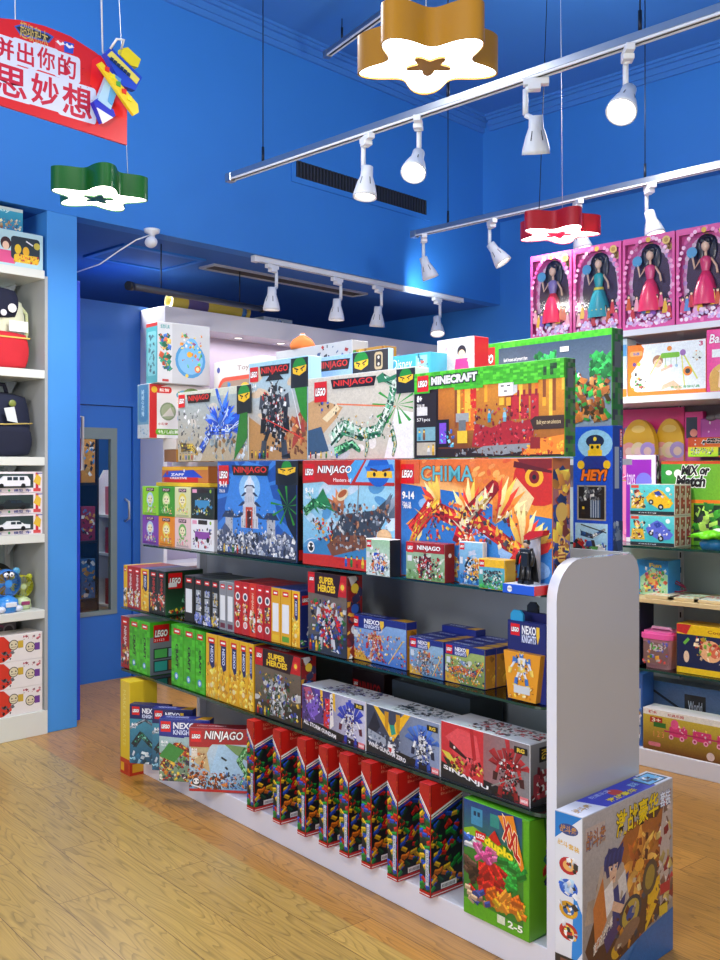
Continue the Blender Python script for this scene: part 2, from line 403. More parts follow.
def art_bluedragon(p):
    sky(p, 'b8a684', '9fb4bc', 3, 8, ('d8dde0',)); p.rect(0, .9, 1, 1, 'c9cfc0')
    scatter(p, 0, .1, .35, .75, 40, .035, ['a8b4b8', '6a7076', 'd7dade', '4a4c50'], 4)
    scatter(p, .5, 0, 1, .35, 30, .05, ['8a9aa0', 'c0cdd2', '5a6a70', 'a07848'], 5)
    beast(p, [(.42, .35), (.6, .5), (.66, .7), (.58, .98)], .09, .05, ['1850d0', '2a68e8', '0c2a80', '80a8f0'], 6, wing=[(.95, .7), (.4, .85), (.98, .45)])
    beast(p, [(.35, .15), (.5, .42), (.75, .4), (.98, .58)], .12, .05, ['1c48b0', '2a60e0', '101c50', 'c0d0e8'], 7)
    feathers(p, .62, .5, .2, 1.1, .5, 6, ['1c50d0', '3a78f0', 'a8c0f0'], 3, .09); feathers(p, .6, .5, 2.0, 2.9, .36, 5, ['1c50d0', '3a78f0', '90a8e0'], 4, .08); scatter(p, .4, .3, .8, .75, 40, .03, ['1850d0', '0c2a80', 'c8d8f8', '5a8af0'], 9)
    beast(p, [(.05, .2), (.22, .2), (.3, .1)], .12, .04, ['c8a030', '30343c', 'e0c048', '6a5020'], 8)
    ninja_masked(p, .86, .62, 1.05, 1, '1c8a30', '181c20'); p.poly([(.82, 0), (1, .3), (1, .64), (.9, .62)], '2c7a28')
    brick_logo(p, .01, .97, .1); ninja_title(p, .16, .83, .48, .95)
    for i, c in enumerate(['202020', 'e0c030', '3060c0', '208030', 'c02020', 'dddddd']): minifig(p, .04 + i * .045, .02, .09, c)
def art_darkmech(p):
    sky(p, 'c89c60', '9fd0e8', 13, 8, ('e8e0d0',)); p.poly([(0, 0), (1, 0), (1, .35), (.5, .22), (0, .45)], 'b98a50')
    p.poly([(.75, .1), (1, .3), (1, .55), (.8, .4)], 'a84030'); scatter(p, .6, .05, 1, .4, 30, .04, ['b8683a', '7a4a30', 'd8a868'], 14)
    robot(p, .45, .42, .82, '22262c', '3c4450', '14161a', 15, det=120); scatter(p, .25, .3, .65, .7, 50, .022, ['8a929c', '3a3f48', '111', 'c03028'], 16)
    p.poly([(.3, .8), (.62, .8), (.46, .92)], '1a1c20'); p.line(.3, .42, .95, .2, .01, 'e04030'); p.line(.75, .7, .9, .3, .015, 'd8dce0')
    ninja_masked(p, .74, .7, 1.02, .99, '1c8a30', '181c20'); p.poly([(.8, .7), (1, .7), (1, .35), (.9, .45)], '2c8a28')
    brick_logo(p, .02, .96, .15); ninja_title(p, .22, .85, .7, .95); ages(p, .03, .74, .05)
    for i, c in enumerate(['202020', 'e0c030', '3060c0', '208030', 'c02020']): minifig(p, .06 + i * .07, .02, .08, c)
def art_greendragon(p):
    sky(p, 'c4c0b2', 'd0ccc0', 23, 10, ('ffffff', 'b8d0e0'))
    p.poly([(0, .1), (.3, .5), (.36, .62), (.1, .75), (0, .7)], 'c8a070'); p.poly([(0, .05), (.22, .1), (.14, .4), (0, .36)], '3a5878')
    p.poly([(.75, 0), (1, 0), (1, .5), (.85, .55)], 'e8e8ec'); rays(p, .86, .6, '2f9a34', 11, .22, 4)
    p.line(.3, .66, .85, .58, .018, 'e07a50'); p.poly([(.15, .5), (.3, .66), (.33, .6), (.2, .45)], 'e8d8b0')
    beast(p, [(.24, .22), (.36, .38), (.55, .28), (.7, .32), (.8, .6), (.84, .84), (.74, .92)], .17, .07, ['1f6a44', '2f8a5c', '14402c', '88b8a0', 'd8e8dc'], 24)
    beast(p, [(.28, .08), (.45, .18), (.52, .1)], .11, .05, ['2f8a4c', '14402c', '88d8a0'], 25)
    for x in (.57, .82): beast(p, [(x, .32), (x + .03, .16), (x + .01, .04)], .06, .04, ['1f6a44', 'c0a040', 'a8c0b0'], 26)
    p.poly([(.68, .93), (.74, .98), (.76, .9), (.9, .96), (.84, .88), (.7, .86)], '2a7a54'); scatter(p, .3, .2, .85, .5, 60, .018, ['d8b040', '14402c', 'b8d8c8', '1f6a44', 'f0f0f0'], 27)
    scatter(p, .12, .55, .3, .7, 12, .02, ['20283a', '3a60c0', '111'], 28)
    ninja_masked(p, .86, .72, 1.02, .99, '1c8a30', '181c20'); brick_logo(p, .07, .95, .13); ninja_title(p, .26, .84, .66, .95)
    for i, c in enumerate(['c02020', '202020', 'e0c030', '208030', 'dddddd', '3060c0']): minifig(p, .03 + i * .055, .01, .085, c)
def art_backninja(p):
    sky(p, 'a8c8ec', '9cc4f0', 33, 6, ('ffffff',)); brick_logo(p, .02, .96, .11); ninja_title(p, .16, .86, .55, .96)
    p.rect(.72, .7, 1, 1, '34302e'); p.rrect(.85, .82, .94, .98, .03, 'c8b48a'); p.rrect(.865, .845, .925, .955, .02, '34302e'); p.ell(.895, .93, .015, 'e8e0c8'); p.ell(.895, .87, .015, 'e8e0c8')
    ninja_masked(p, .6, .72, .8, 1, '1c8a30', '20242c'); scatter(p, .3, .3, .6, .8, 20, .02, ['e03028', '303a50', 'ffffff'], 34); ages(p, .03, .72, .05)
    p.poly([(0, 0), (1, 0), (1, .2), (.4, .3), (0, .6)], 'b09060')
def pixel_field(p, x0, y0, x1, y1, nx, ny, cols, seed):
    r = random.Random(seed)
    for i in range(nx):
        for j in range(ny):
            if r.random() < .75:
                a = x0 + (x1 - x0) * i / nx; b = y0 + (y1 - y0) * j / ny
                p.rect(a, b, a + (x1 - x0) / nx, b + (y1 - y0) / ny, rpick(r, cols))
def art_fortress(p):
    p.rect(0, 0, 1, 1, '2a1608'); p.poly([(.18, .1), (1, .1), (1, .8), (.18, .8)], None, ['6a3208', 'a05a10', 'e09820', 'c87818'])
    r = random.Random(41)
    for i in range(16):
        x = .2 + .8 * r.random(); h = r.uniform(.1, .5); p.rect(x, .8 - h, x + .02, .8, rpick(r, ['f0a820', 'f8c840', '8a4810', 'e87818']))
    p.rect(.36, .3, .44, .8, 'd86a18'); p.rect(.37, .4, .41, .9, 'f8b838'); p.rect(.41, .55, .45, .92, 'd02818'); scatter(p, .35, .3, .46, .85, 24, .02, ['f8d048', 'd83018', 'f08020'], 42)
    p.poly([(.42, .12), (.8, .08), (.84, .42), (.72, .36), (.66, .4), (.55, .32), (.44, .38)], 'a81c22')
    for x in (.7, .76, .82): p.rect(x - .02, .4, x + .03, .66, shade('b02028', 1 + .1 * (x * 50 % 2)))
    for i in range(5): p.rect(.68 + i * .037, .64, .695 + i * .037, .71, '8a1820')
    scatter(p, .43, .12, .85, .6, 90, .022, ['c02a30', '7a1218', 'd84048', '5a0c10', '8a8a90'], 43)
    p.poly([(.42, .05), (.62, .02), (.9, .1), (.8, .14), (.5, .12)], '8a8e94'); scatter(p, .3, .02, .8, .1, 30, .02, ['8a8e94', '5a3018', '3a2010'], 44)
    p.rect(.6, .66, .69, .84, 'f4f4f4'); p.poly([(.69, .66), (.72, .69), (.72, .86), (.69, .84)], 'c8ccd0'); p.poly([(.6, .84), (.69, .84), (.72, .86), (.63, .87)], 'ffffff')
    p.rect(.615, .76, .635, .775, '333'); p.rect(.655, .76, .675, .775, '333'); p.rect(.635, .7, .655, .72, '777')
    p.rect(.605, .56, .635, .64, 'f0b830'); p.rect(.65, .55, .68, .64, 'e8a020')
    p.rect(.17, .12, .26, .44, '141018'); p.rect(.19, .16, .24, .4, '7a4ad0'); scatter(p, .2, .12, .3, .3, 16, .02, ['4ac0e8', '3060c0', '9ad8f0'], 45)
    p.rect(.31, .4, .4, .5, '9aa0a4'); p.rect(.33, .3, .38, .42, '6a7074'); p.rect(.32, .16, .39, .3, 'e8c030'); minifig(p, .54, .38, .14, '38a0c8', 'e8b890'); minifig(p, .64, .38, .14, '8ac8e0', 'c0a080')
    p.poly([(.74, .02), (1, .02), (1, .22), (.84, .18)], 'f08a20'); scatter(p, .74, .02, 1, .2, 24, .025, ['f8b030', 'e06010', 'a83010'], 46); p.rect(.8, .08, .86, .2, '8a1c14')
    p.poly([(.8, .38), (.83, .42), (1, .42), (1, .28), (.82, .28)], '3a2412'); p.text('Build your own adventure', .84, .32, .98, .38, 'f0d8a0', bold=0)
    p.rect(0, 0, .17, .76, '241812')
    ages(p, .02, .66, .08, '8+'); p.rect(.02, .5, .1, .6, 'd8d8d8'); p.text('571pcs', .02, .42, .12, .47, 'ffffff', bold=0); p.rect(.02, .2, .16, .36, '78a8b8'); p.rect(.02, .03, .16, .18, 'b8b0a0')
    for i, c in enumerate(['38a0c8', '8a5a30', 'd8d8d8', 'e0b030']): minifig(p, .04 + .035 * i, .21 - .18 * (i > 1), .12, c)
    p.rect(0, .8, 1, 1, '3fae1c'); pixel_field(p, 0, .8, 1, 1, 46, 8, ['3fae1c', '4cc422', '38a018', '5ad02c'], 47)
    p.rect(0, .76, .12, .8, '3fae1c'); p.rect(.3, .77, .5, .8, '44b41e'); p.rect(.7, .77, .85, .8, '3fae1c')
    pixel_field(p, .88, .84, .96, .96, 4, 4, ['1c4a18', '245a1c', '3fae1c', '183c14'], 49)
    brick_logo(p, .025, .97, .085); p.text('MINECRAFT', .13, .85, .46, .95, 'd8dcdc', bold=.06, out='15181a', ow=.1, rise=.01)
def side_grass(p):
    p.rect(0, 0, 1, 1, '2a6a1c'); pixel_field(p, 0, 0, 1, 1, 4, 24, ['34781f', '2a6018', '4a7a30', '5a6a50', '3a3a38'], 51); p.rect(.2, .7, .8, .9, '5a5e60')
def art_treehouse(p):
    p.grad(0, 0, 1, 1, '8a9ab0', '2c4058'); p.rect(0, .95, 1, 1, '3fae1c'); p.rect(0, .0, .03, 1, '44a820'); p.rect(0, .66, .2, 1, '3fae1c')
    pixel_field(p, 0, .95, 1, 1, 46, 2, ['3fae1c', '4cc422', '38a018'], 52); brick_logo(p, .03, .97, .14)
    p.text('Build houses and protect them', .24, .82, .42, .86, 'ffffff', bold=0)
    for (x, y, s) in ((.48, .72, .18), (.86, .68, .2)):
        p.rect(x + .03, y - .4, x + .07, y, '6a4424'); scatter(p, x, y - .04, x + .14, y + .14, 50, s * .18, ['1f8a3a', '2aa048', '14602a', '38b858'], int(x * 100))
    scatter(p, .24, .55, .8, .7, 90, .028, ['c07030', '8a4a20', 'e8e0d0', '2a9a40', '4080c0', 'd0a060'], 54); scatter(p, .76, .3, .98, .62, 80, .04, ['b06428', '8a4a20', '3a2410', '2a9a40', 'd09050'], 55)
    p.rect(.8, .05, .97, .22, '20303c'); pixel_field(p, .81, .06, .96, .21, 6, 5, ['30a0c0', '203050', '50c060', 'e0d080'], 56)
    p.rect(.66, .86, .72, .9, 'e8e8e8')
def art_phoenix(p):
    sky(p, '3a8ad8', '1c5cb0', 61, 14, ('bfe0ff',))
    p.poly([(0, .8), (.5, .72), (.72, .6), (1, .55), (1, 1), (0, 1)], None, ['f0a860', 'f8c070', 'f0b040', 'e89828', 'e07830', 'd86028'])
    r = random.Random(62)
    for i in range(30): p.ell(r.uniform(0, .75), r.uniform(.82, 1), r.uniform(.02, .06), mixc('f0b860', 'd85020', r.random()), r.uniform(.01, .03), rot=.4, n=9)
    p.ell(.93, .84, .26, 'c82818', .2); p.poly([(.8, 1), (1.0, 1), (1, .93), (.86, .88)], '7a1410'); p.ell(.9, .86, .09, 'f0b020', .075); p.ell(.9, .86, .05, '801008'); p.ell(.9, .86, .02, '111')
    p.poly([(.73, .7), (.8, .85), (.9, .7), (.86, .58), (.76, .6)], 'e8d098'); p.poly([(.76, .6), (.86, .6), (.88, .52)], 'b89050'); p.line(.78, .96, 1, .9, .05, '5a0c0c', .02)
    for (x, y, a0, a1, L, n) in ((.3, .58, 1.7, 2.6, .3, 6), (.5, .5, 1.2, 2.2, .36, 6), (.66, .5, .5, 1.5, .42, 7), (.82, .32, .7, 2.0, .36, 8), (.18, .5, 3.4, 4.4, .25, 5), (.5, .42, 4.2, 5.2, .28, 5), (.9, .3, .3, 1.2, .28, 5)): feathers(p, x, y, a0, a1, L, n, ['f0c050', 'e8842c', 'f4d890', 'd83820'], int(x * 50), .06)
    beast(p, [(.1, .38), (.24, .6), (.4, .52), (.56, .5), (.74, .34), (.84, .28)], .13, .09, ['c01c1c', 'e03a28', '701010', 'd02a20', 'f0b838'], 63)
    beast(p, [(.44, .3), (.5, .55), (.66, .78)], .16, .1, ['d02020', 'f0c040', '901414', 'e8d8b0'], 64); beast(p, [(.3, .64), (.16, .48), (.1, .3)], .07, .05, ['e8b030', 'c02020'], 65)
    scatter(p, .2, .3, .8, .65, 90, .022, ['f0c848', 'c02020', '40424a', 'e86820', 'f4e8c0', '7a1010'], 66)
    p.poly([(.7, .12), (.98, .3), (1, .38), (.8, .3)], 'd03030'); scatter(p, .66, 0, .8, .2, 20, .03, ['e86030', 'f0c040', 'c02020'], 67)
    scatter(p, .35, .03, .62, .2, 40, .035, ['e0a040', 'f0d080', '2a5aa0', 'c86820'], 68)
    p.rect(0, .8, .16, 1, 'd8602c'); brick_logo(p, .02, .965, .1); p.text('CHIMA', .17, .82, .53, .95, '5ab0c0', bold=.01, out='7a3c14', ow=.025); ages(p, .03, .66, .07, '9-14')
    p.text('70146', .04, .58, .1, .61, 'fff')
def side_phoenix(p):
    p.grad(0, 0, 1, 1, '1a5ab0', 'b86828'); scatter(p, .1, .1, .9, .9, 50, .06, ['d89030', '7a3018', 'f0c040', '203870'], 71); p.vtext('CHIMA', .3, .1, .7, .42, 'f0c060'); p.ell(.5, .6, .07, 'd8b050')
def art_temple(p):
    sky(p, '2a5cb0', '1650a8', 81, 0); rays(p, .42, .7, '3a80d8', 14, .9, 5); p.poly([(.2, .9), (.4, 1), (.62, .95), (.8, .4), (.6, .1), (.2, .2), (.1, .5)], '3c86e0')
    p.ell(.43, .72, .2, '8cc4f4', .16); p.ell(.43, .72, .1, 'd8ecff')
    for (x, y, w, h) in ((.43, .3, .26, .14), (.43, .44, .2, .12), (.43, .56, .15, .1), (.43, .66, .1, .08)):
        p.rect(x - w * .42, y, x + w * .42, y + h, 'c8ccd4'); p.poly([(x - w * .75, y + h * .72), (x - w * .5, y + h * .75), (x - w * .3, y + h), (x + w * .3, y + h), (x + w * .5, y + h * .75), (x + w * .75, y + h * .72), (x + w * .45, y + h * 1.15), (x - w * .45, y + h * 1.15)], '2a3c60')
        for i in range(6): p.rect(x - w * .38 + i * w * .14, y + .01, x - w * .35 + i * w * .14, y + h * .7, '8a909c')
    for sx in (.16, .7): p.rect(sx - .05, .18, sx + .05, .42, 'b4bac4'); p.poly([(sx - .1, .4), (sx + .1, .4), (sx + .05, .47), (sx - .05, .47)], '2a3c60')
    p.rect(.38, .3, .47, .52, 'c8482c'); p.rect(.4, .3, .45, .48, '401010'); p.ell(.43, .8, .04, 'e8eef8', .05)
    p.poly([(0, .12), (.1, .34), (.25, .2), (.5, .26), (.72, .16), (.86, .3), (1, .2), (1, 0), (0, 0)], '4a587a')
    scatter(p, 0, 0, 1, .26, 190, .03, ['d8dce4', '98a0b4', '505a70', 'eef2f8', '2c3444', 'b0bcd0', 'e8f0fa'], 82); scatter(p, .15, .2, .75, .5, 50, .015, ['e8ecf4', '6a707c', '2a3c60'], 83)
    ninja_masked(p, .76, .76, 1.02, 1, '1c8a30', '101418'); p.poly([(.78, .76), (1, .76), (1, .2), (.9, .35)], '101c30'); rays(p, .9, .55, '2c9028', 9, .2, 7)
    brick_logo(p, .02, .96, .14); ninja_title(p, .22, .85, .66, .95); ages(p, .03, .72, .07, '9-14'); p.rect(0, 0, 1, .03, '20242c')
    for i, c in enumerate(['e0c030', '3060c0', '208030', 'c02020', 'dddddd', '202020']): minifig(p, .1 + i * .06, .02, .09, c)
def side_temple(p): p.rect(0, 0, 1, 1, '16120f'); p.vtext('NINJAGO', .25, .2, .8, .72, 'b02018'); p.rect(.1, .02, .9, .12, 'c01c1c'); p.rect(.1, .85, .9, .97, '3a2a1a')
def art_skyship(p):
    sky(p, '6ab0dc', 'a8dcf0', 91, 26, ('ffffff', '3a78b8', 'e0f4ff')); p.poly([(0, .15), (.3, .3), (.4, .2), (.7, .3), (1, .2), (1, .1), (0, .1)], '3a80b8')
    p.poly([(.3, .25), (.45, .5), (.8, .55), (.98, .7), (.9, .45), (.8, .3), (.6, .2)], '3a4450'); p.poly([(.28, .2), (.34, .1), (.75, .22), (.7, .32), (.4, .3)], '7a4a30')
    feathers(p, .9, .5, .2, 1.2, .3, 4, ['8a98a8', '5a6878'], 3, .07); feathers(p, .45, .5, 1.6, 2.6, .3, 4, ['c07848', 'a05c34'], 4, .08); scatter(p, .32, .18, .95, .6, 150, .024, ['4a5462', '2a303a', '8a94a0', 'a07050', 'c8ccd0', '6a3c24'], 92); p.line(.62, .5, .64, .86, .012, '8a8a90')
    p.ell(.46, .68, .09, 'e0cfa8', .05, rot=.4); p.ell(.46, .69, .07, 'a85828', .03, rot=.4)
    beast(p, [(.02, .5), (.14, .6), (.26, .56)], .08, .05, ['2c8a50', '80c890', '14502c'], 93, wing=[(.05, .72), (.24, .74)]); scatter(p, .1, .25, .35, .45, 30, .02, ['c02020', 'e0a030', '303840'], 94)
    p.ell(.9, .32, .1, 'd8b080', .07); p.rect(0, .03, 1, .1, 'c02018'); p.poly([(0, .1), (.35, .11), (.4, .07), (.5, .07), (.56, .1), (1, .1), (1, 0), (0, 0)], 'c82a1c')
    p.ell(.1, .17, .055, 'eeeeee'); p.ell(.1, .17, .04, '202428'); p.ell(.08, .18, .012, 'fff'); p.ell(.12, .18, .012, 'fff')
    p.poly([(0, .78), (.25, .8), (.3, .77), (1, .77), (1, 1), (0, 1)], 'b8281c'); p.poly([(.55, .78), (.7, 1), (.6, 1), (.5, .9)], '4aa0e0'); p.poly([(.6, .8), (.72, 1), (1, 1), (1, .8)], '7ab8ec')
    p.ell(.84, .9, .16, '1c5cc0', .14); p.poly([(.72, .84), (.98, .84), (.97, .93), (.73, .93)], 'f0c020'); p.poly([(.7, .94), (.98, .96), (1, .9), (.72, .9)], '2a70d0'); p.ell(.8, .87, .02, '111'); p.ell(.91, .87, .02, '111'); p.line(.76, .92, .83, .9, .02, '5a2a10'); p.line(.96, .92, .88, .9, .02, '5a2a10')
    brick_logo(p, .02, .97, .12); ninja_title(p, .18, .86, .56, .95, 1); p.text('Masters of', .36, .8, .56, .835, 'fff', bold=0); ages(p, .03, .68, .06, '9-14')
    for i, c in enumerate(['3060c0', '208030', 'c02020', 'e0c030', '202020']): minifig(p, .5 + i * .06, .02, .1, c)
def mini_set(title, bg, bgt, cols, seed, tcol='ffffff', band=None, kind='mix', cornerL=None):
    def f(p):
        sky(p, bg, bgt, seed, 6, ('ffffff',)); scatter(p, 0, 0, 1, .25, 30, .06, [bg, shade(bg, .5), shade(bgt, .7)], seed + 9)
        if kind == 'robot': robot(p, .5, .42, .75, cols[0], cols[1], cols[2], seed, det=50)
        elif kind == 'beast': beast(p, [(.2, .2), (.45, .45), (.7, .4), (.85, .6)], .16, .08, cols, seed)
        scatter(p, .2, .12, .9, .62, 70, .045, cols + ['e8e8e8', '1a1c20'], seed + 1)
        if band: p.rect(0, .74, 1, 1, band)
        brick_logo(p, .03, .97, .2 / max(1, p.war() * .8))
        if title: p.text(title, .3, .78, .9, .93, tcol, bold=.03, out='10142a', ow=.04)
        p.rect(.04, .48, .16, .64, 'd8dce4')
    return f
def nexo_title(p, x0, y0, x1, y1):
    m = (y0 + y1) / 2; p.text('NEXO', x0, m - .005, x1 - (x1 - x0) * .12, y1, 'f4f8ff', bold=.03); p.text('KNIGHTS', x0, y0, x1 - (x1 - x0) * .12, m - .02, 'd8e4ff', bold=.03)
    p.poly([(x1 - (x1 - x0) * .1, y1), (x1 + .04, y1), (x1 + .04, m), (x1 - .005, y0), (x1 - (x1 - x0) * .1, m)], 'e8c030')
def nexo(bg, bgt, cols, seed, kind='robot'):
    def f(p):
        sky(p, bg, bgt, seed, 6, ('ffffff', '80a0ff')); p.poly([(0, 0), (.4, 0), (.2, .2), (0, .25)], 'd0a030')
        if kind == 'robot': robot(p, .45, .42, .72, cols[0], cols[1], cols[2], seed, wings=None, det=60)
        else: beast(p, [(.1, .3), (.4, .4), (.7, .3), (.95, .5)], .14, .1, cols, seed)
        scatter(p, .05, .05, .98, .66, 110, .035, cols + ['f0c040', 'd8e0f0', '1a2040'], seed + 1); p.line(.7, .05, .95, .6, .02, 'f0c848')
        p.poly([(0, .72), (.55, .72), (.66, .86), (1, .86), (1, 1), (0, 1)], '1c2a80'); brick_logo(p, .03, .97, .17 / max(.8, p.war() * .75)); nexo_title(p, .26, .74, .58, .95); p.rect(.04, .5, .14, .66, 'c8d4e0')
    return f
def lid_nexo(p): p.rect(0, 0, 1, 1, '1c2a80'); p.text('NEXO KNIGHTS', .1, .3, .55, .7, 'c8d4ff', bold=.02); p.poly([(.7, 0), (1, 0), (1, 1), (.8, 1)], 'd8a020')
def side_nexo(p): p.rect(0, 0, 1, 1, 'c8861c'); scatter(p, 0, 0, 1, 1, 16, .07, ['d89828', 'b87814'], 5); p.rect(0, .85, 1, 1, '1c2a80')
def super_art(cols, seed, bg='54483c'):
    def f(p):
        sky(p, bg, '7a6a58', seed, 4); p.poly([(0, 0), (1, 0), (1, .3), (0, .2)], shade(bg, .5))
        robot(p, .5, .38, .66, cols[0], cols[1], cols[2], seed, det=80); scatter(p, .1, .06, .95, .66, 90, .035, cols + ['d8b040', '3a50a8', '28602c', '18181c', '803020'], seed + 1)
        for i, c in enumerate(['c02020', '2040a0', 'e0c030', '208030']): minifig(p, .07 + i * .08, .02, .13, c)
        p.rect(0, .74, 1, 1, 'c01a1c'); p.poly([(.18, .74), (.78, .72), (.86, 1), (.18, 1)], '2a0a0c'); brick_logo(p, .03, .97, .14); p.text('SUPER', .3, .87, .68, .96, 'f4d020', bold=.04, out='701010', ow=.04); p.text('HEROES', .27, .77, .72, .86, 'f4d020', bold=.04, out='701010', ow=.04); p.ell(.9, .86, .06, 'e04030'); p.ell(.9, .86, .035, 'f0d040')
    return f
def side_super(p): p.grad(0, 0, 1, 1, '20141c', 'a01818'); scatter(p, 0, 0, 1, 1, 30, .07, ['802020', '2a2a50', 'e0a030', 'c8c8d0'], 77); p.ell(.5, .85, .06, 'f0d040'); p.ell(.5, .6, .06, '3060c0'); p.ell(.5, .35, .06, 'd8d8e0')
def spine(bg, logo=True, kind='blocks', title='', acc='ffffff', seed=0, band=None):
    def f(p):
        p.rect(0, 0, 1, 1, bg)
        if kind == 'white': p.rect(.14, .2, .86, .72, 'e8ecf0'); p.rect(.14, .04, .86, .14, acc)
        elif kind == 'pics':
            for j in range(4): p.rect(.2, .12 + j * .16, .8, .25 + j * .16, 'b0b8c0'); scatter(p, .2, .12 + j * .16, .8, .25 + j * .16, 8, .03, [acc, '404858', 'e8e8e8'], seed + j)
            scatter(p, 0, 0, 1, .2, 20, .05, [acc, '6070c0', 'e8e8f0'], seed + 7)
        elif kind == 'circle':
            p.ell(.5, .72, .05 * 1.6, 'f0f0f0'); p.ell(.5, .72, .05, '3a4a60'); p.ell(.5, .18, .07, 'e8e8e8'); p.ell(.5, .18, .045, acc); scatter(p, .2, .28, .8, .6, 20, .04, [acc, '401010', 'f0c040', 'e8e8e8'], seed)
        elif kind == 'grass':
            pixel_field(p, 0, 0, 1, 1, 4, 18, ['48c022', '3fae1c', '54cc2c', '38a018'], seed); p.ell(.45, .16, .06, '3a90d0'); p.ell(.45, .16, .035, 'd8ecf8')
            if title: p.vtext(title, .38, .3, .62, .7, '16301a', .05)
        elif kind == 'gold':
            p.grad(0, 0, 1, .5, 'e0a418', bg); scatter(p, 0, 0, 1, .55, 22, .05, ['f4c83c', 'c88a10', 'f8dc70'], seed); p.poly([(.3, .94), (.8, .94), (.8, .5), (.55, .46), (.3, .56)], '1c2460'); p.vtext('NEXO', .42, .56, .68, .82, 'd8e0ff', .03); p.ell(.5, .2, .04, 'e8d8a0')
        else: scatter(p, .1, .08, .9, .45, 24, .05, [acc, '303438', 'e8e8e8', 'c8a040'], seed)
        if title and kind == 'blocks': p.vtext(title, .3, .45, .7, .82, acc, .02)
        if logo: p.rect(.2, .86, .8, .95, 'd8151c'); p.rect(.3, .89, .7, .92, 'ffffff')
    return f
def side_robotbox(p):
    p.rect(0, 0, 1, 1, '14301c'); p.grad(0, 0, 1, .8, '2a5a38', '14241c'); beast(p, [(.5, .2), (.55, .5), (.7, .75)], .14, .08, ['3a8a58', '70b088', '1a4028'], 5); scatter(p, .1, .03, .95, .16, 26, .04, ['c02020', 'e8e8e8', '3a8a30', 'e0c030'], 6); brick_logo(p, .08, .96, .36); p.rect(.08, .64, .3, .74, 'e8ecf0')
def side_greybox(p):
    p.grad(0, 0, 1, 1, '6a727a', '8a949c'); p.poly([(0, .72), (.7, .72), (.85, 1), (0, 1)], '48b422'); brick_logo(p, .1, .95, .44)
    p.rect(.1, .3, .9, .5, '2c3438'); p.rect(.13, .32, .48, .48, '58c060'); p.rect(.52, .32, .87, .48, '90b8c8'); p.rect(.1, .05, .9, .27, '2c3438'); p.rect(.13, .07, .48, .25, '3ab0a0'); p.rect(.52, .07, .87, .25, 'a07040'); p.text('21123', .12, .64, .4, .68, 'fff', 0)
def art_city(p):
    p.rect(0, 0, 1, 1, '0f50d0'); p.ell(.56, .88, .13 * 1.1, '8cc0e8', .1); p.ell(.56, .9, .075, '141c50', .045); p.rect(.42, .84, .7, .88, 'f0c020'); p.rect(.38, .8, .74, .84, 'f0c020'); p.poly([(.2, .76), (.32, .8), (.8, .8), (.92, .76), (.92, .7), (.2, .7)], '1a3090'); p.ell(.2, .74, .03, 'f0c020'); p.ell(.86, .74, .03, 'f0c020'); p.ell(.49, .86, .012, '111'); p.ell(.63, .86, .012, '111'); p.ell(.56, .915, .014, 'f0d040')
    p.text('HEY!', .22, .63, .86, .71, 'f87820', bold=.05, out='181010', ow=.06, shear=.4)
    p.rect(.1, .36, .84, .6, 'a09a8c'); p.rect(.14, .37, .8, .59, '1c2028'); p.rect(.44, .38, .7, .5, '3a5a80'); [p.rect(.45 + i * .06, .38, .47 + i * .06, .5, 'c0d0e0') for i in range(4)]; minifig(p, .26, .37, .09, '2a2a2a'); scatter(p, .2, .5, .7, .58, 20, .02, ['d8dce0', '6a7078', '303848'], 3)
    p.grad(.05, .06, .88, .34, '78b8e0', 'b0d8f0'); beast(p, [(.2, .27), (.5, .25), (.8, .3)], .03, .015, ['20508a', 'e8ecf0', '303840'], 4); p.line(.2, .33, .85, .28, .008, '303840'); scatter(p, .05, .06, .85, .2, 60, .03, ['d8dce0', 'c02828', '2a50a0', '30343c', '50904a'], 6); p.rect(0, .08, .24, .2, 'b82020'); scatter(p, 0, .06, .25, .22, 14, .03, ['c02828', '20242c', 'e8b080'], 7)
    p.text('City', .5, .02, .75, .05, 'e8f0ff')
def side_city(p): p.rect(0, 0, 1, 1, '1c3a90'); p.rect(.15, .58, .6, .86, '98a4b4'); p.rect(.7, .86, .95, .98, 'c02020'); p.vtext('LEGO', .76, .87, .9, .97, 'fff'); p.vtext('CITY', .72, .7, .88, .84, '8aa4e0'); scatter(p, 0, 0, 1, .34, 60, .04, ['3a5078', '6a7888', '283858', '8a94a0'], 9)
def art_cubie(c1, c2, seed, bg=None):
    def f(p):
        p.rect(0, 0, 1, 1, c1); p.ell(.5, .55, .26, c2, .26); p.rect(.25, .84, .75, .96, '281818'); p.text('POP', .3, .86, .7, .94, 'e8c0d0', .02)
        robot(p, .5, .42, .6, c2, 'f0f0f0', c1, seed, det=0); p.ell(.5, .56, .17, 'f4ecc0', .15); p.ell(.42, .58, .03, '222'); p.ell(.58, .58, .03, '222'); p.line(.42, .49, .58, .49, .02, 'a05050'); scatter(p, .15, .05, .85, .3, 24, .04, [c2, 'f0e060', 'e87090', '50b060'], seed); p.rect(.1, .02, .9, .08, shade(c1, .6))
    return f
def art_cars(c1, seed):
    def f(p):
        p.grad(0, 0, 1, 1, 'e8e8ec', 'f4f4f8') if seed == 2 else p.grad(0, 0, 1, 1, '14201c', '1c2c30'); scatter(p, .08, .1, .92, .7, 44, .06, c1 + ['202020', 'e8e8e8'], seed); p.rect(.06, .84, .26, .96, 'e8a0c0'); p.rect(.32, .84, .72, .98, '281820'); p.ell(.86, .9, .06, '90c040'); p.rect(.18, .36, .82, .6, c1[0]); p.ell(.25, .34, .09, '181818'); p.ell(.75, .34, .09, '181818')
    return f
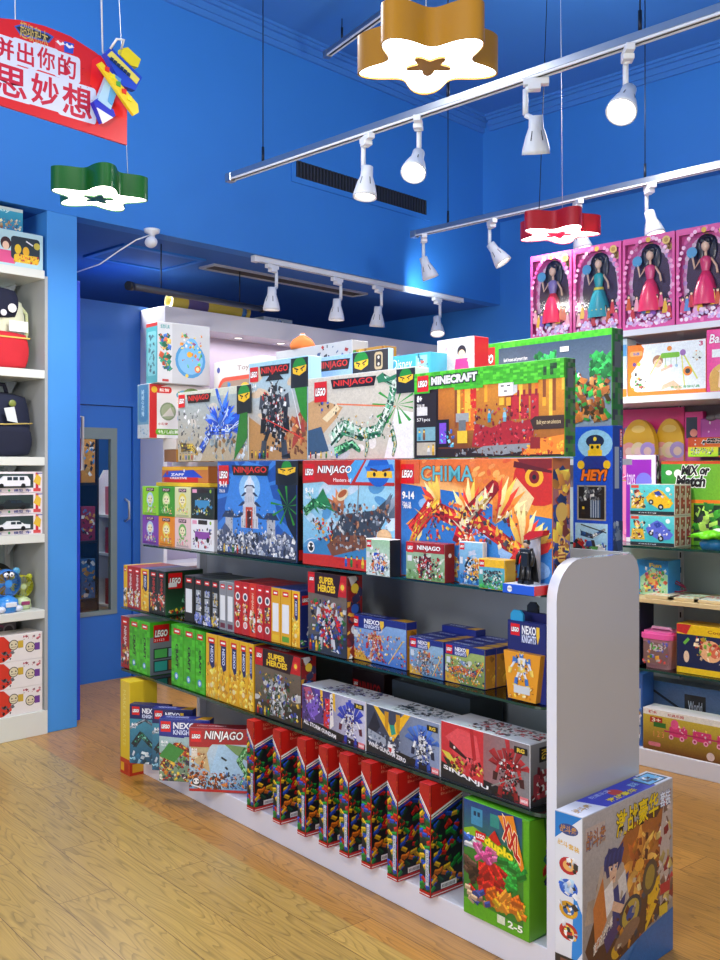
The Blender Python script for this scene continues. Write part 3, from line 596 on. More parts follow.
def kit(title, seed, bgl, bgr, bust, cols, wings, flat=('6a6a7a',)):
    def f(p):
        p.hgrad(0, 0, 1, 1, bgl, bgr); p.poly([(0, 0), (1, 0), (1, .12), (0, .3)], '16161a')
        bust(p); robot(p, .78, .42, .82, cols[0], cols[1], cols[2], seed, wings=wings, sword=cols[3] if len(cols) > 3 else None, det=90)
        p.poly([(0, 0), (.6, 0), (.6, .08), (0, .24)], '202226'); p.text(title, .03, .1, .56, .19, 'f0f0f4', bold=.03, rise=-.13); p.rect(.84, .82, .98, .93, '14140f'); p.text('RG', .87, .84, .95, .91, 'e0c040', .05); p.rect(.9, .02, .99, .14, 'e07880'); p.text('BANDAI', .91, .05, .98, .1, 'fff', .02)
    return f
def bust_purple(p):
    p.poly([(0, .2), (.5, .3), (.5, 1), (0, 1)], '4c3a78'); p.poly([(.02, .95), (.14, 1), (.2, .8), (.08, .6)], 'b05070'); p.poly([(.06, .55), (.24, .85), (.3, .5), (.16, .3)], '7a5ac0'); p.poly([(.2, 1), (.3, .6), (.36, .6), (.34, 1)], '5840a0')
    for x in (.3, .5): p.poly([(x, 1), (x + .04, 1), (x + .05, .6), (x + .01, .68)], 'e8b830')
    p.poly([(.38, .84), (.5, .86), (.46, .52), (.4, .5)], 'd8303a'); p.poly([(.46, .95), (.5, 1), (.52, .3), (.46, .2)], 'e8e4e0'); p.poly([(.36, .6), (.46, .45), (.44, .2), (.36, .24)], 'c82830'); scatter(p, .02, .25, .5, .9, 50, .04, ['302048', '8a70d0', '18141f', 'd8d8e8', '5a4498'], 5)
def bust_gold(p):
    p.poly([(0, .2), (.45, .2), (.5, 1), (0, 1)], '3a4258'); p.poly([(0, .45), (.12, .9), (.2, .6), (.08, .35)], '1c2234'); p.poly([(.1, 1), (.34, .45), (.38, .55), (.3, .8), (.16, 1)], 'f0c028'); p.poly([(.62, 1), (.38, .38), (.34, .5), (.42, .8), (.54, 1)], 'f0b820')
    for x in (.26, .42): p.poly([(x, .95), (x + .06, .95), (x + .05, .55), (x + .01, .6)], 'c89018')
    p.poly([(.33, .7), (.4, .72), (.42, .55), (.36, .5)], '2a9a80'); p.poly([(.3, .3), (.42, .34), (.4, .15), (.32, .14)], 'e8e8ec'); p.rect(.31, .14, .36, .24, 'c02028'); p.poly([(.02, .3), (.28, .25), (.28, .4), (.02, .5)], '9aa4b4'); scatter(p, .02, .2, .5, .5, 30, .04, ['c8d0dc', '2a3040', '6a7890'], 6)
def bust_red(p):
    p.poly([(0, .3), (.5, .1), (.5, 1), (0, 1)], 'c83038'); p.ell(.27, .66, .3, 'd84048', .3); p.poly([(.05, .75), (.2, .95), (.42, .9), (.47, .5), (.3, .35)], 'e05058'); p.poly([(.1, .7), (.3, .5), (.4, .5), (.34, .42), (.1, .58)], '3a1418'); p.ell(.16, .6, .025, 'f0e8e0'); p.poly([(.34, 1), (.38, 1), (.42, .5), (.38, .45)], 'b02028')
    p.poly([(.0, .5), (.1, .48), (.26, .2), (.2, .16)], 'd8c848'); p.poly([(.02, .4), (.1, .36), (.16, .2), (.1, .2)], '2a2a20'); scatter(p, .1, .22, .5, .45, 34, .04, ['a02028', '3a1014', 'e06068', 'd8c848', '70141c'], 8)
def lid_kit(cols, seed):
    def f(p): p.rect(0, 0, 1, 1, 'e4e4e8'); scatter(p, .28, .1, .98, .92, 130, .06, cols, seed); p.rect(.76, 0, 1, .35, 'e8e8ec')
    return f
def side_kit(p): p.grad(0, 0, 1, 1, '3a3a3c', '98989c'); p.rect(.3, .68, .7, .92, '14140f'); p.vtext('RG', .38, .72, .62, .88, 'e0c040'); p.poly([(.1, .1), (.9, .1), (.9, .6), (.1, .5)], 'a03a44'); scatter(p, .1, .1, .9, .55, 20, .07, ['c04850', '702028', 'd8d8d8'], 3)
BR = ['d02418', '1c50c8', '189a38', 'f0c020', 'd02418', '1c50c8', '189a38', '184a30', 'f08020', '106a28']
def art_bulk(p):
    p.rect(0, 0, 1, 1, '141a20'); bricks(p, 0, .06, 1, .9, 105, .035, BR, 3)
    p.poly([(0, 1), (1, 1), (1, .87), (0, .74)], 'c01c14')
    for q, w_, c in ((.74, .02, 'f4f4f4'), (.71, .012, 'f4f4f4'), (.69, .022, '1c3ab0')): p.poly([(0, q), (1, q + .13), (1, q + .13 - w_), (0, q - w_)], c)
    p.text('1000PCs', .3, .93, .92, .965, 'e89070', 0); p.text('Building', .3, .885, .92, .915, 'e89070', 0)
    p.rect(0, 0, 1, .045, 'b81810'); p.rect(0, .012, 1, .02, 'e8e8e8'); p.rect(.3, .05, .8, .1, 'f0f0f0'); [p.rect(.34 + i * .042, .058, .36 + i * .042, .085, '222') for i in range(10)]
def art_bulk_front(p):
    p.rect(0, 0, 1, 1, '141a20'); bricks(p, 0, .06, 1, .94, 90, .035, BR, 5); p.poly([(1, 1), (0, 1), (0, .91), (1, .74)], 'b01a12')
    for q, w_, c in ((.74, .02, 'f4f4f4'), (.71, .012, 'f4f4f4'), (.69, .022, '1c3ab0')): p.poly([(1, q), (0, q + .17), (0, q + .17 - w_), (1, q - w_)], c)
    p.rect(.6, .1, .9, .42, 'c8ccd4'); p.vtext('BUILDING', .66, .13, .84, .39, '3a4a70', 0); p.rect(0, 0, 1, .045, 'b81810'); p.rect(0, .012, 1, .02, 'e8e8e8')
def art_chunky(p):
    p.rect(0, 0, 1, 1, '5aa81c'); p.poly([(0, .14), (.92, .1), (.92, .98), (0, 1)], '3a7a28'); p.grad(0, .72, .9, 1, '2a6a60', '1c3c80'); p.rect(.12, .8, .3, .95, '3a8ab0'); p.rect(.16, .88, .2, .92, '103050'); p.rect(.22, .88, .26, .92, '103050'); p.rect(.42, .84, .56, .95, '2a8a80')
    p.poly([(0, .74), (.15, .78), (.5, .72), (.8, .64), (.78, .56), (.5, .62), (.2, .66), (0, .68)], '86b820'); bricks(p, 0, .6, .24, .68, 14, .04, ['3a70d0', '2a58b0', 'e8ecf0'], 2); bricks(p, .2, .52, .5, .64, 22, .04, ['e858a0', 'f080b8', 'd84890'], 3); bricks(p, .6, .36, .92, .6, 30, .05, ['28a838', '1c8a2c', '3cc04c'], 4)
    p.rect(.24, .22, .5, .5, 'c81c18'); bricks(p, .24, .24, .6, .52, 24, .05, ['d82820', 'b01410'], 5); bricks(p, 0, .3, .22, .48, 18, .04, ['4a3020', '2a1c14', '705040'], 6); bricks(p, .42, .18, .9, .3, 40, .05, ['f08820', 'f8a030', 'e8b828', 'd86810'], 7); bricks(p, .05, .14, .4, .24, 16, .04, ['3a50a0', 'c82820', 'b08060', 'e8c8a0'], 8)
    p.poly([(.55, .96), (.78, 1), (.94, .6), (.9, .56)], 'e88a1c'); p.text('XXL', .62, .7, .88, .9, 'c01410', .04, out='f8e8c0', ow=.04, rise=-.16)
    p.rect(.2, .68, .36, .76, 'd8151c'); p.text('LEGO', .215, .7, .345, .74, 'ffffff', .03); p.text('duplo', .34, .62, .78, .72, 'f8e020', .05, out='7a9a10', ow=.04, rise=-.06); p.poly([(.4, .74), (.5, .82), (.6, .72), (.55, .7)], 'c82018'); p.text('2-5', .7, .05, .92, .11, 'f4f8e8', .03); p.rect(.54, .05, .66, .12, 'd8e0c0')
def side_chunky(p): p.rect(0, 0, 1, 1, '2c7814'); p.poly([(0, 0), (.6, .02), (.7, .5), (.5, .98), (0, 1)], '6ab41c'); bricks(p, .55, .3, 1, .9, 20, .04, ['1c3c80', '2a8a80', 'c82820', '1c3a20'], 9)
def art_gym(p):
    p.rect(0, 0, 1, 1, 'c4c8cc'); p.rect(0, 0, .27, 1, 'd4d8dc'); p.text('益智玩具', .05, .9, .22, .97, '3aa0a0', .02)
    for j, y in enumerate((.56, .24)): scatter(p, .05, y, .22, y + .24, 24, .05, ['30a080', 'e86840', '3a70c0', '206a50', 'f0c060'], j)
    p.ell(.62, .4, .29, '4898d0', .3); p.ell(.62, .4, .24, '80bce4', .24); p.ell(.64, .6, .14, '70b8e8', .18); scatter(p, .44, .2, .84, .85, 24, .032, ['e89038', '50b060', 'd04830', 'f0d050', 'e8e8e8', 'b060a0'], 5); p.ell(.6, .5, .05, 'f0b030'); p.ell(.76, .26, .06, 'e87030'); p.ell(.76, .26, .035, 'f8d8a0'); p.ell(.55, .14, .03, 'e8d050'); p.rect(.08, .02, .2, .06, 'c04040')
def side_gym(p):
    p.rect(0, 0, 1, 1, '3c8c98'); p.rect(0, .94, 1, 1, 'a02428'); p.rrect(.12, .12, .88, .86, .04, '64a8b4')
    for i in range(2):
        for j in range(6): scatter(p, .2 + i * .34, .16 + j * .115, .44 + i * .34, .22 + j * .115, 4, .03, ['2c5060', '3a6a78'], i * 7 + j)
def art_redwhite(p):
    p.rect(0, 0, 1, 1, 'eef0f2'); p.rect(0, 0, .12, 1, 'd02428'); p.poly([(0, .9), (.3, 1), (0, 1)], 'd02428'); p.rrect(.1, .84, .36, .96, .05, 'd8282c'); p.ell(.08, .9, .06, 'f0c020'); p.text('益智', .16, .87, .32, .93, 'fff')
    p.ell(.3, .5, .17, '8aa080'); p.ell(.3, .5, .14, 'a8b898'); p.poly([(.2, .4), (.34, .58), (.4, .42)], 'e0e0d8'); p.ell(.62, .82, .24, '6ab0d0', .1); p.ell(.7, .84, .2, '7aa060', .12); p.rrect(.1, .06, .7, .17, .05, '68b028'); p.text('幼儿启蒙玩具', .14, .08, .66, .15, 'f4fff0'); p.text('小玩家', .14, .24, .3, .29, 'c02020'); scatter(p, .35, .6, .9, .85, 16, .03, ['e0d040', '80b060', '5090c0'], 3)
    for i in range(3): p.ell(.52 + i * .14, .38, .09, ['b0d0e8', 'd8e8b0', 'f0c8c0'][i])
def art_window_toy(p): p.rect(0, 0, 1, 1, 'd0ccc8'); p.rrect(.08, .1, .95, .84, .14, 'd84830'); p.rrect(.12, .14, .92, .8, .12, '988070'); p.ell(.34, .5, .15, 'd03028', .17); p.ell(.3, .6, .03, 'f0d0c0'); p.ell(.2, .26, .08, '58a8d0'); p.ell(.66, .62, .13, 'e8b828', .15); p.ell(.8, .36, .1, '48a060'); scatter(p, .16, .18, .88, .74, 19, .04, ['e0d060', 'c03030', '3a80c0', '8a5a40'], 3); p.text('Toys', .5, .88, .8, .94, '806060', 0); p.ell(.1, .92, .03, '3a4a90')
def art_girlbox(p): p.rect(0, 0, 1, 1, 'ccc8ca'); p.text('儿童乐园', .1, .91, .5, .95, 'd08098', 0); p.ell(.68, .89, .05, '2a2028'); p.ell(.68, .865, .038, 'f0c8a8'); p.poly([(.52, .83), (.84, .83), (.9, .68), (.46, .68)], 'e03888'); p.rect(.5, .1, .74, .22, '202838'); p.line(.84, .8, .96, .88, .02, 'f0c8a8')
def art_castle_cyan(p): p.grad(0, 0, 1, 1, '2c94b4', '48b0c8'); p.text('Disney', .06, .84, .56, .97, 'f0f8fc', 0, shear=.3); p.rect(.66, .8, .94, .98, '9adcec'); scatter(p, .66, .8, .94, .98, 19, .02, ['e8f4f8', '2a7890', 'c86858'], 3)
def art_toyclutter(bg, cols, title, seed, tcol='ffffff'):
    def f(p):
        p.grad(0, 0, 1, 1, bg, mixc(bg, 'ffffff', .25)); scatter(p, .04, .06, .96, .78, 60, .06, cols, seed)
        for i in range(4): p.ell(.15 + .22 * i, .4, .1, cols[i % len(cols)], .13)
        if title: p.text(title, .08, .8, .7, .95, tcol, .04, out=shade(bg, .4), ow=.04)
    return f
def art_toycar(car, bg, seed):
    def f(p):
        p.rect(0, 0, 1, 1, bg); p.grad(0, .14, 1, 1, '38b0b8', '5cccd0'); p.rect(0, 0, 1, .12, '202a30'); p.text('racing', .2, .03, .6, .09, 'c8d0d8', 0)
        p.ell(.16, .72, .11, 'a03828', .12); p.ell(.16, .66, .07, 'e8c0a0', .08); p.poly([(.04, .56), (.3, .56), (.34, .2), (.02, .2)], 'd8b030'); scatter(p, .02, .2, .34, .8, 24, .06, ['7a2a20', 'e0c040', '303030', 'e8d0b0'], seed)
        p.poly([(.36, .58), (.5, .76), (.62, .86), (.74, .78), (.98, .4), (.9, .24), (.66, .2), (.4, .42)], car); p.poly([(.54, .74), (.66, .8), (.74, .66), (.6, .6)], '2040a0'); p.ell(.48, .42, .09, '181c20'); p.ell(.7, .26, .1, '181c20'); p.ell(.48, .42, .04, 'c8ccd0'); p.ell(.7, .26, .045, 'c8ccd0'); scatter(p, .42, .34, .94, .7, 18, .04, [car, shade(car, .5), 'f4f4f4'], seed + 1); p.ell(.86, .84, .08, 'e8f4f4'); p.rect(.02, .88, .2, .98, 'd04030')
    return f
def side_hatch(p): p.rect(0, 0, 1, 1, 'd8ccc0'); p.rect(.1, .04, .9, .96, 'b8403a'); pixel_field(p, .2, .06, .8, .94, 3, 12, ['e8d8c8', 'a03028', '705040'], 4)
def art_mix(bg, bg2):
    def f(p):
        p.hgrad(0, 0, 1, 1, bg, bg2); p.rect(0, .965, 1, 1, 'c84018'); p.rect(0, .5, 1, .54, 'e87820'); p.grad(0, 0, .5, .5, '90d020', 'e8e030'); scatter(p, .05, .08, .42, .46, 44, .05, ['7a828c', '303840', '48a040', 'c0c8d0'], 5); p.rect(.5, .05, 1, .48, '143820'); scatter(p, .52, .08, .98, .46, 40, .06, ['48b838', '207030', 'b0e060', '303438'], 6)
        p.ell(.12, .86, .04, 'f0f0f0', .03); p.ell(.12, .65, .05, 'd8e8d8'); p.ell(.26, .65, .05, 'a8c8d0'); p.ell(.26, .85, .05, 'e8e8e0')
        p.text('MiX or', .32, .83, .74, .95, '101010', .05, out='f4f4f4', ow=.06, shear=.3); p.text('Match', .24, .69, .68, .83, '101010', .05, out='f4f4f4', ow=.06, shear=.3)
    return f
def art_babygym(p):
    p.rect(0, 0, 1, 1, 'e8f2f6'); p.rect(0, 0, 1, .07, 'f08020'); p.poly([(0, 0), (.2, .05), (.06, .2), (.05, .45), (.2, .75), (.22, .92), (.18, 1), (0, 1)], 'f08018'); p.ell(.15, .27, .19, 'f0f4f0', .2); scatter(p, .07, .12, .24, .42, 16, .03, ['50a040', 'e8a030', '303030', 'c05050'], 3)
    p.rrect(.03, .78, .2, .88, .04, 'f4a860'); p.text('乐器', .07, .8, .16, .86, '3a70c0'); p.ell(.09, .62, .04, '6a4a90'); p.ell(.15, .62, .04, 'd8d040')
    p.ell(.4, .66, .11, 'a87858'); p.ell(.4, .61, .085, 'f0c8a8'); p.poly([(.32, .5), (.46, .5), (.5, .1), (.28, .08)], 'f0f2f6'); p.line(.44, .46, .56, .54, .05, 'f0c8a8'); p.poly([(.46, .18), (.6, .26), (.72, .1), (.66, .06), (.56, .14), (.44, .08)], 'f0c0a0'); p.ell(.38, .62, .012, '302020'); p.ell(.43, .61, .012, '302020')
    p.rrect(.44, .7, .68, .8, .03, '78c030'); p.ell(.55, .88, .05, 'e89030'); p.line(.7, .82, .9, .26, .03, 'd8e060'); p.line(.7, .8, .74, .14, .025, 'e0e070'); p.line(.44, .76, .3, .4, .02, 'd8e060'); p.ell(.72, .78, .06, 'a070b8'); p.ell(.78, .42, .09, 'f08a20'); p.ell(.78, .42, .05, '404040'); [p.line(.5 + i * .07, .7, .5 + i * .07, .56, .01, '80b050') for i in range(3)]; [p.ell(.5 + i * .07, .54, .03, ['d8e8a0', 'e0a0b0', 'a0c8e0'][i]) for i in range(3)]
    p.ell(.9, .7, .1, 'e0ece8'); scatter(p, .85, .6, .95, .8, 8, .02, ['80a050', '404040', 'e0a060'], 6); p.text('3', .92, .88, .97, .97, 'c02060', .03); p.text('音乐健身架玩具', .56, .1, .93, .15, '30a050')
def art_blonde(p):
    p.hgrad(0, 0, 1, 1, 'e83c94', 'f078b8'); p.text('Barbie', .08, .78, .8, .93, 'f4f0f4', .02, out='c01868', ow=.04, shear=.3); p.poly([(.5, 1), (.7, 1), (.9, .5), (.75, .4)], 'e8e0a0'); p.ell(.55, .22, .3, 'e0b860', .24); p.ell(.55, .2, .19, 'f4d0b8', .2); p.ell(.45, .23, .025, '3a6a90'); p.ell(.65, .23, .025, '3a6a90'); p.line(.48, .1, .62, .1, .02, 'd04868'); p.poly([(.1, .0), (.3, .0), (.34, .3), (.2, .38), (.06, .2)], 'd8a850'); p.rect(.14, .55, .5, .68, 'e8f0f0')
def art_doll(dress, seed):
    def f(p):
        p.rect(0, 0, 1, 1, 'd8509c'); r = random.Random(seed)
        for i in range(70): p.ell(r.random(), r.random(), r.uniform(.012, .03), rpick(r, ['e878b4', 'c83c88', 'f0a0cc', 'e060a8']), n=7)
        pts = [(.12, .2), (.88, .2), (.9, .5), (.86, .74), (.7, .9), (.5, .96), (.3, .9), (.14, .74), (.1, .5)]
        p.poly([(.5 + (x - .5) * 1.16, .52 + (y - .52) * 1.07) for x, y in pts], 'e8b4d8'); p.poly(pts, '3c1838')
        for i in range(26): a = 2 * PI * i / 26; p.ell(.5 + .44 * math.cos(a), .53 + .42 * math.sin(a), .03, rpick(r, ['f0c0e0', 'd880c0', 'c8a0e0', 'f0d8ec']), n=8)
        p.ell(.5, .97, .03, 'c8a040'); p.ell(.86, .92, .05, 'd8b868'); scatter(p, .8, .88, .93, .96, 8, .02, ['a08030', 'f0d890'], 3)
    return f
def fg_doll(seed):
    def f(p):
        r = random.Random(seed)
        for i in range(11):
            x = .12 + i * .078; y = .22 + r.uniform(-.04, .1); c = rpick(r, ['c02838', 'e0b030', '8048b0', 'd04878', '5888c8', 'e8a0b0', 'c85020'])
            p.poly([(x - .06, y - .1), (x + .06, y - .1), (x + .02, y + .04), (x - .02, y + .04)], c); p.ell(x, y + .05, .022, '201418'); p.ell(x, y + .042, .014, 'f0c8a8', n=8)
        for i in range(60): p.ell(r.uniform(.08, .92), r.uniform(.04, .14), r.uniform(.01, .025), rpick(r, ['e8c8e8', 'd8a0d8', 'c8b8e8', 'f4e4f4']), n=7)
        p.text('芭比', .8, .05, .92, .08, '605070', 0)
    return f
def art_battle(p):
    p.grad(0, 0, 1, 1, '8a8078', 'b4b0b0'); p.grad(0, 0, 1, .2, '1c5aa0', '4a80b8'); scatter(p, .1, .2, .9, .6, 16, .07, ['9a8878', 'a89888', 'b0a090', 'c0b0a0'], 12); p.poly([(.1, .16), (.35, .14), (.95, .28), (.98, .9), (.6, .85), (.22, .6), (.02, .3)], '5a3a24')
    p.poly([(.3, .7), (.5, .86), (.8, .82), (.98, .95), (.9, .6), (.6, .4), (.4, .5)], 'a86428'); p.ell(.62, .62, .2, 'b07030', .14, rot=.5); feathers(p, .6, .6, 0, 6, .26, 9, ['d89038', 'e8b050', 'a85820'], 3, .07); scatter(p, .5, .48, .86, .76, 24, .03, ['d88828', '8a4418', 'e8b050', 'b86020', '5a3420'], 13); p.ell(.6, .6, .05, 'e8a838', .035)
    p.poly([(.18, .7), (.3, .72), (.42, .66), (.5, .4), (.36, .3), (.14, .28), (.1, .5)], 'b8a898'); p.ell(.3, .7, .085, '2a3470', .07); p.poly([(.22, .7), (.26, .78), (.33, .74), (.42, .78), (.4, .68), (.36, .64), (.24, .62)], '28326a'); p.poly([(.26, .68), (.36, .68), (.33, .58), (.28, .58)], 'e0b898'); p.poly([(.3, .54), (.48, .6), (.4, .34), (.3, .3)], '2a3878'); p.poly([(.275, .665), (.3, .672), (.298, .655), (.277, .65)], 'f4f4f8'); p.poly([(.325, .672), (.35, .668), (.346, .652), (.326, .655)], 'f4f4f8'); p.ell(.29, .66, .008, '1a2050'); p.ell(.338, .662, .008, '1a2050'); p.line(.27, .685, .3, .68, .01, '1a2050'); p.line(.325, .68, .352, .685, .01, '1a2050'); p.line(.3, .605, .325, .61, .008, '803030'); [p.poly([(.22 + i * .045, .74), (.25 + i * .045, .75), (.235 + i * .045 - .03, .64 + (i % 2) * .02)], '323e80') for i in range(5)]; p.poly([(.2, .56), (.3, .6), (.32, .46), (.22, .4)], 'e8e4e0'); p.poly([(.36, .58), (.44, .62), (.46, .5), (.38, .46)], 'd8d4d0'); p.line(.3, .46, .52, .36, .05, 'e0b898'); p.poly([(.2, .32), (.34, .4), (.36, .3), (.24, .22)], '4a3a6a'); p.line(.16, .42, .3, .5, .02, 'f0e8e0'); p.ell(.34, .2, .05, 'd8a828', .04); p.poly([(.1, .5), (.2, .64), (.24, .4), (.12, .26)], 'c87838')
    p.ell(.5, .36, .12, '3a3c44', .09, rot=.4); p.ell(.5, .36, .095, 'b8a040', .07, rot=.4); p.ell(.5, .36, .05, '2a4a90', .036, rot=.4); p.ell(.46, .26, .14, '8a6a50', .05, rot=.3); p.poly([(.66, .2), (.82, .34), (.86, .5), (.7, .42)], 'e8b820'); scatter(p, .34, .14, .9, .56, 30, .026, ['d89030', '8a4a20', '4a4a58', 'e8d090', 'b8a890', '5a3018'], 6); p.ell(.72, .5, .08, '5a4a38', .1, rot=-.4); p.ell(.72, .5, .05, 'a08838', .07, rot=-.4)
    p.poly([(.84, .3), (.94, .34), (.98, .85), (.9, .95), (.84, .7)], 'c0b0a4'); scatter(p, .82, .3, .99, .9, 34, .035, ['d8c8bc', '7a5a48', 'c0a860', 'a03030'], 9); p.rect(.02, .86, .22, .94, 'c0b0a8')
    p.text('战斗盘', .03, .82, .23, .92, 'b0743c', .05, out='2a4a90', ow=.05); p.text('激战豪华', .34, .82, .82, .96, 'f0d010', .06, out='2a2010', ow=.06, rise=.02); p.text('套装', .84, .86, .97, .95, 'e8f0ff', .03, out='203080', ow=.05)
    p.poly([(.3, .0), (.6, .2), (1, .25), (1, 0)], '2a68a8'); p.text('全新', .05, .04, .18, .12, 'e8c820', .04, out='1c3060', ow=.05); p.text('超变战斗', .22, .07, .44, .13, 'd8d4e8', .02, out='3a2030', ow=.04); p.text('旋风对战陀螺', .1, .3, .3, .36, 'f4ece0', .02, rise=.1); p.rect(.83, .24, .93, .3, 'e0c030'); p.rect(.84, .36, .96, .42, 'b83030')
def side_battle(p):
    p.rect(0, 0, 1, 1, 'e0e4ea'); p.poly([(0, 1), (1, 1), (.5, .93), (0, .86)], '1c7ac8'); p.poly([(1, .3), (.6, .2), (.7, .6), (1, .5)], '2a88d8'); p.ell(.5, .92, .05 * 1.2, '3a4a80', .03); p.text('战斗盘', .2, .9, .8, .94, 'c89040', .04); p.text('战斗套装', .1, .82, .9, .85, 'd8a818', .04, rise=-.02)
    for i, (c, c2) in enumerate((('b82830', 'e8b060'), ('2860c8', 'a8c8f0'), ('d8a020', '3060a0'), ('b83028', 'f0c050'))):
        y = .73 - i * .115; p.ell(.5, y, .05 * 1.15, c, .045); p.ell(.5, y, .035, c2, .028); scatter(p, .2, y - .035, .8, y + .035, 12, .016, [c, c2, 'e8ecf0', '303030'], i)
    p.rect(0, 0, 1, .25, '2c2828'); p.rect(.2, .2, .8, .235, '7a5040'); p.ell(.5, .15, .045, '8a8e98', .03); p.ell(.5, .07, .05, '6a707c', .04); p.ell(.5, .15, .02, '384050')
def lid_battle(p):
    p.rect(0, 0, 1, 1, 'd8dce8'); p.poly([(.25, 0), (.8, 0), (.86, 1), (.2, 1)], '1c30b8'); p.rect(.76, .1, .98, .9, '20304a'); p.rect(.78, .16, .96, .84, '60b0e0'); scatter(p, .78, .2, .96, .8, 14, .1, ['305080', 'e8f0f8', '2a3040'], 3); p.ell(.5, .55, .3, 'c02828', .28); p.text('激战豪华', .34, .12, .64, .4, 'f0d818', .05, out='2a2010', ow=.05); p.text('战斗盘', .04, .3, .2, .6, 'c8a040', .04, out='3a50a0', ow=.05); p.text('陀螺玩具', .3, .7, .5, .9, 'b8c8f8', 0); p.text('套装', .66, .4, .74, .7, 'a8e0f0', 0)
def art_pinktrain(p):
    p.grad(0, 0, 1, 1, '70401c', 'd8c040'); p.rect(0, .86, 1, 1, 'e8e4d8'); p.text('积木', .06, .89, .16, .97, 'c02020', .03); p.text('玩具乐园', .28, .89, .46, .96, 'c04040', .02); p.rect(.08, .68, .22, .82, 'b02018'); p.text('3+', .1, .7, .2, .8, 'f0e0d0', .03)
    for i, x in enumerate((.3, .56, .82, 1.05)): p.rrect(x, .42, x + .2, .66, .04, 'd83878'); p.rect(x - .06, .5, x + .22, .54, 'b82860'); [p.ell(x + .02 + j * .12, .4, .06, 'f0a8c8') for j in range(2)]; [p.ell(x + .02 + j * .12, .4, .03, 'b02860') for j in range(2)]; scatter(p, x, .46, x + .2, .7, 8, .03, ['f0c050', 'f4e4ec', 'e86898'], i)
    p.ell(.36, .72, .1, 'e85890', .12); p.rect(.12, .58, .26, .7, '28702c'); p.ell(.75, .12, .1, 'e0c8c0', .1); p.ell(.95, .12, .1, 'd8d8d0', .1); p.rrect(.06, .1, .2, .2, .04, 'd87888'); p.text('1 2 3', .12, .34, .24, .48, 'e89060', 0)
def art_navyyellow(p): p.rect(0, 0, 1, 1, '10204a'); p.rect(0, .8, 1, 1, 'e0b810'); p.rect(0, 0, 1, .12, 'e8c018'); p.poly([(0, 1), (.24, 1), (.16, .8), (0, .84)], 'c02828'); p.ell(.55, .5, .24, 'e8b080', .22, rot=-.3); p.ell(.62, .52, .13, 'd86848', .15); scatter(p, .3, .25, .95, .75, 30, .05, ['f0d0a8', 'd0a020', 'a83828', '80b040'], 5); p.ell(.16, .34, .06, 'e8c8a8', .12); p.line(.12, .6, .2, .72, .06, '68b040'); p.text('Cooking', .5, .84, .9, .93, 'a06010', .02)
def art_bluetoy(p): p.grad(0, 0, 1, 1, '3098d8', '2088d0'); p.poly([(.1, 0), (1, 0), (1, .6), (.5, .8), (.1, .5)], 'a8d8a8'); p.ell(.55, .45, .2, 'f0c060', .2); scatter(p, .1, .05, .95, .75, 50, .06, ['e06040', 'f0d060', '48a858', 'f0f0f0', '3060a0', 'c05080'], 3); p.text('Fun', .4, .8, .8, .92, 'e8d048', .04)
def art_skybox(p): p.grad(0, 0, 1, 1, 'a8b8c8', '3a70b0'); p.ell(.2, .4, .12, '488040', .16); p.line(.05, .9, .45, .6, .04, '303840'); p.rect(.5, .5, .74, .86, '22282e'); p.text('World', .54, .6, .7, .76, 'd8e0f0', .02); scatter(p, .3, 0, 1, .5, 60, .07, ['30343c', '7a8490', 'c89060', 'e8ecf0', '4a6a98'], 4)
def art_girlset(p): p.rect(0, 0, 1, 1, 'b8dce0'); p.rect(.0, .0, .14, 1, '2a70b8'); p.ell(.26, .62, .16, '3a1418', .18); p.ell(.26, .55, .1, 'f0c8a8', .12); p.poly([(.14, .42), (.4, .42), (.44, .06), (.12, .06)], 'e05088'); p.rrect(.36, .2, .94, .86, .1, '1c2c34'); p.ell(.5, .5, .1, 'e8c020', .14); p.ell(.66, .46, .1, 'e8b018', .14); p.rrect(.42, .12, .92, .36, .08, 'f0c020'); scatter(p, .42, .12, .92, .34, 26, .04, ['f0d040', 'd86828', 'b03030', 'e8a020'], 3); p.ell(.88, .66, .1, 'c8b840'); p.line(.66, .76, .8, .66, .04, 'f0f0f0')
def art_sea(p): p.grad(0, 0, 1, 1, '1c78a0', '38a8c0'); scatter(p, .05, .05, .95, .5, 40, .07, ['c8a868', '207090', 'e8d8a8', 'a06040'], 4); p.text('Toy', .3, .74, .7, .92, 'c8ece8', .03); p.rect(0, .86, 1, 1, 'c8d8d0')
def art_minicar(kind, seed):
    def f(p):
        p.rect(0, 0, 1, 1, 'e4dce0'); p.rect(.06, .22, .84, .9, '2c3c3a'); p.grad(.06, .22, .84, .4, '38484a', '3c5050')
        for x, c in ((.0, 'c83030'), (.88, 'c82838')): p.rect(x, .04, x + .05, .96, c)
        p.poly([(.84, .5), (.9, .9), (.98, .7), (.96, .3)], 'e0b838'); p.text('合金车', .04, .03, .3, .17, '2a3a90', .05); p.ell(.42, .1, .06, '40a060'); p.text('模型', .5, .03, .66, .17, '2a3a90', .05); p.text('车', .7, .03, .8, .17, '2a3a90', .05); p.rect(.84, .04, .97, .2, 'd04848')
        p.poly([(.9, .9), (1, .9), (1, .95), (.9, .95)], '3050a0')
    return f
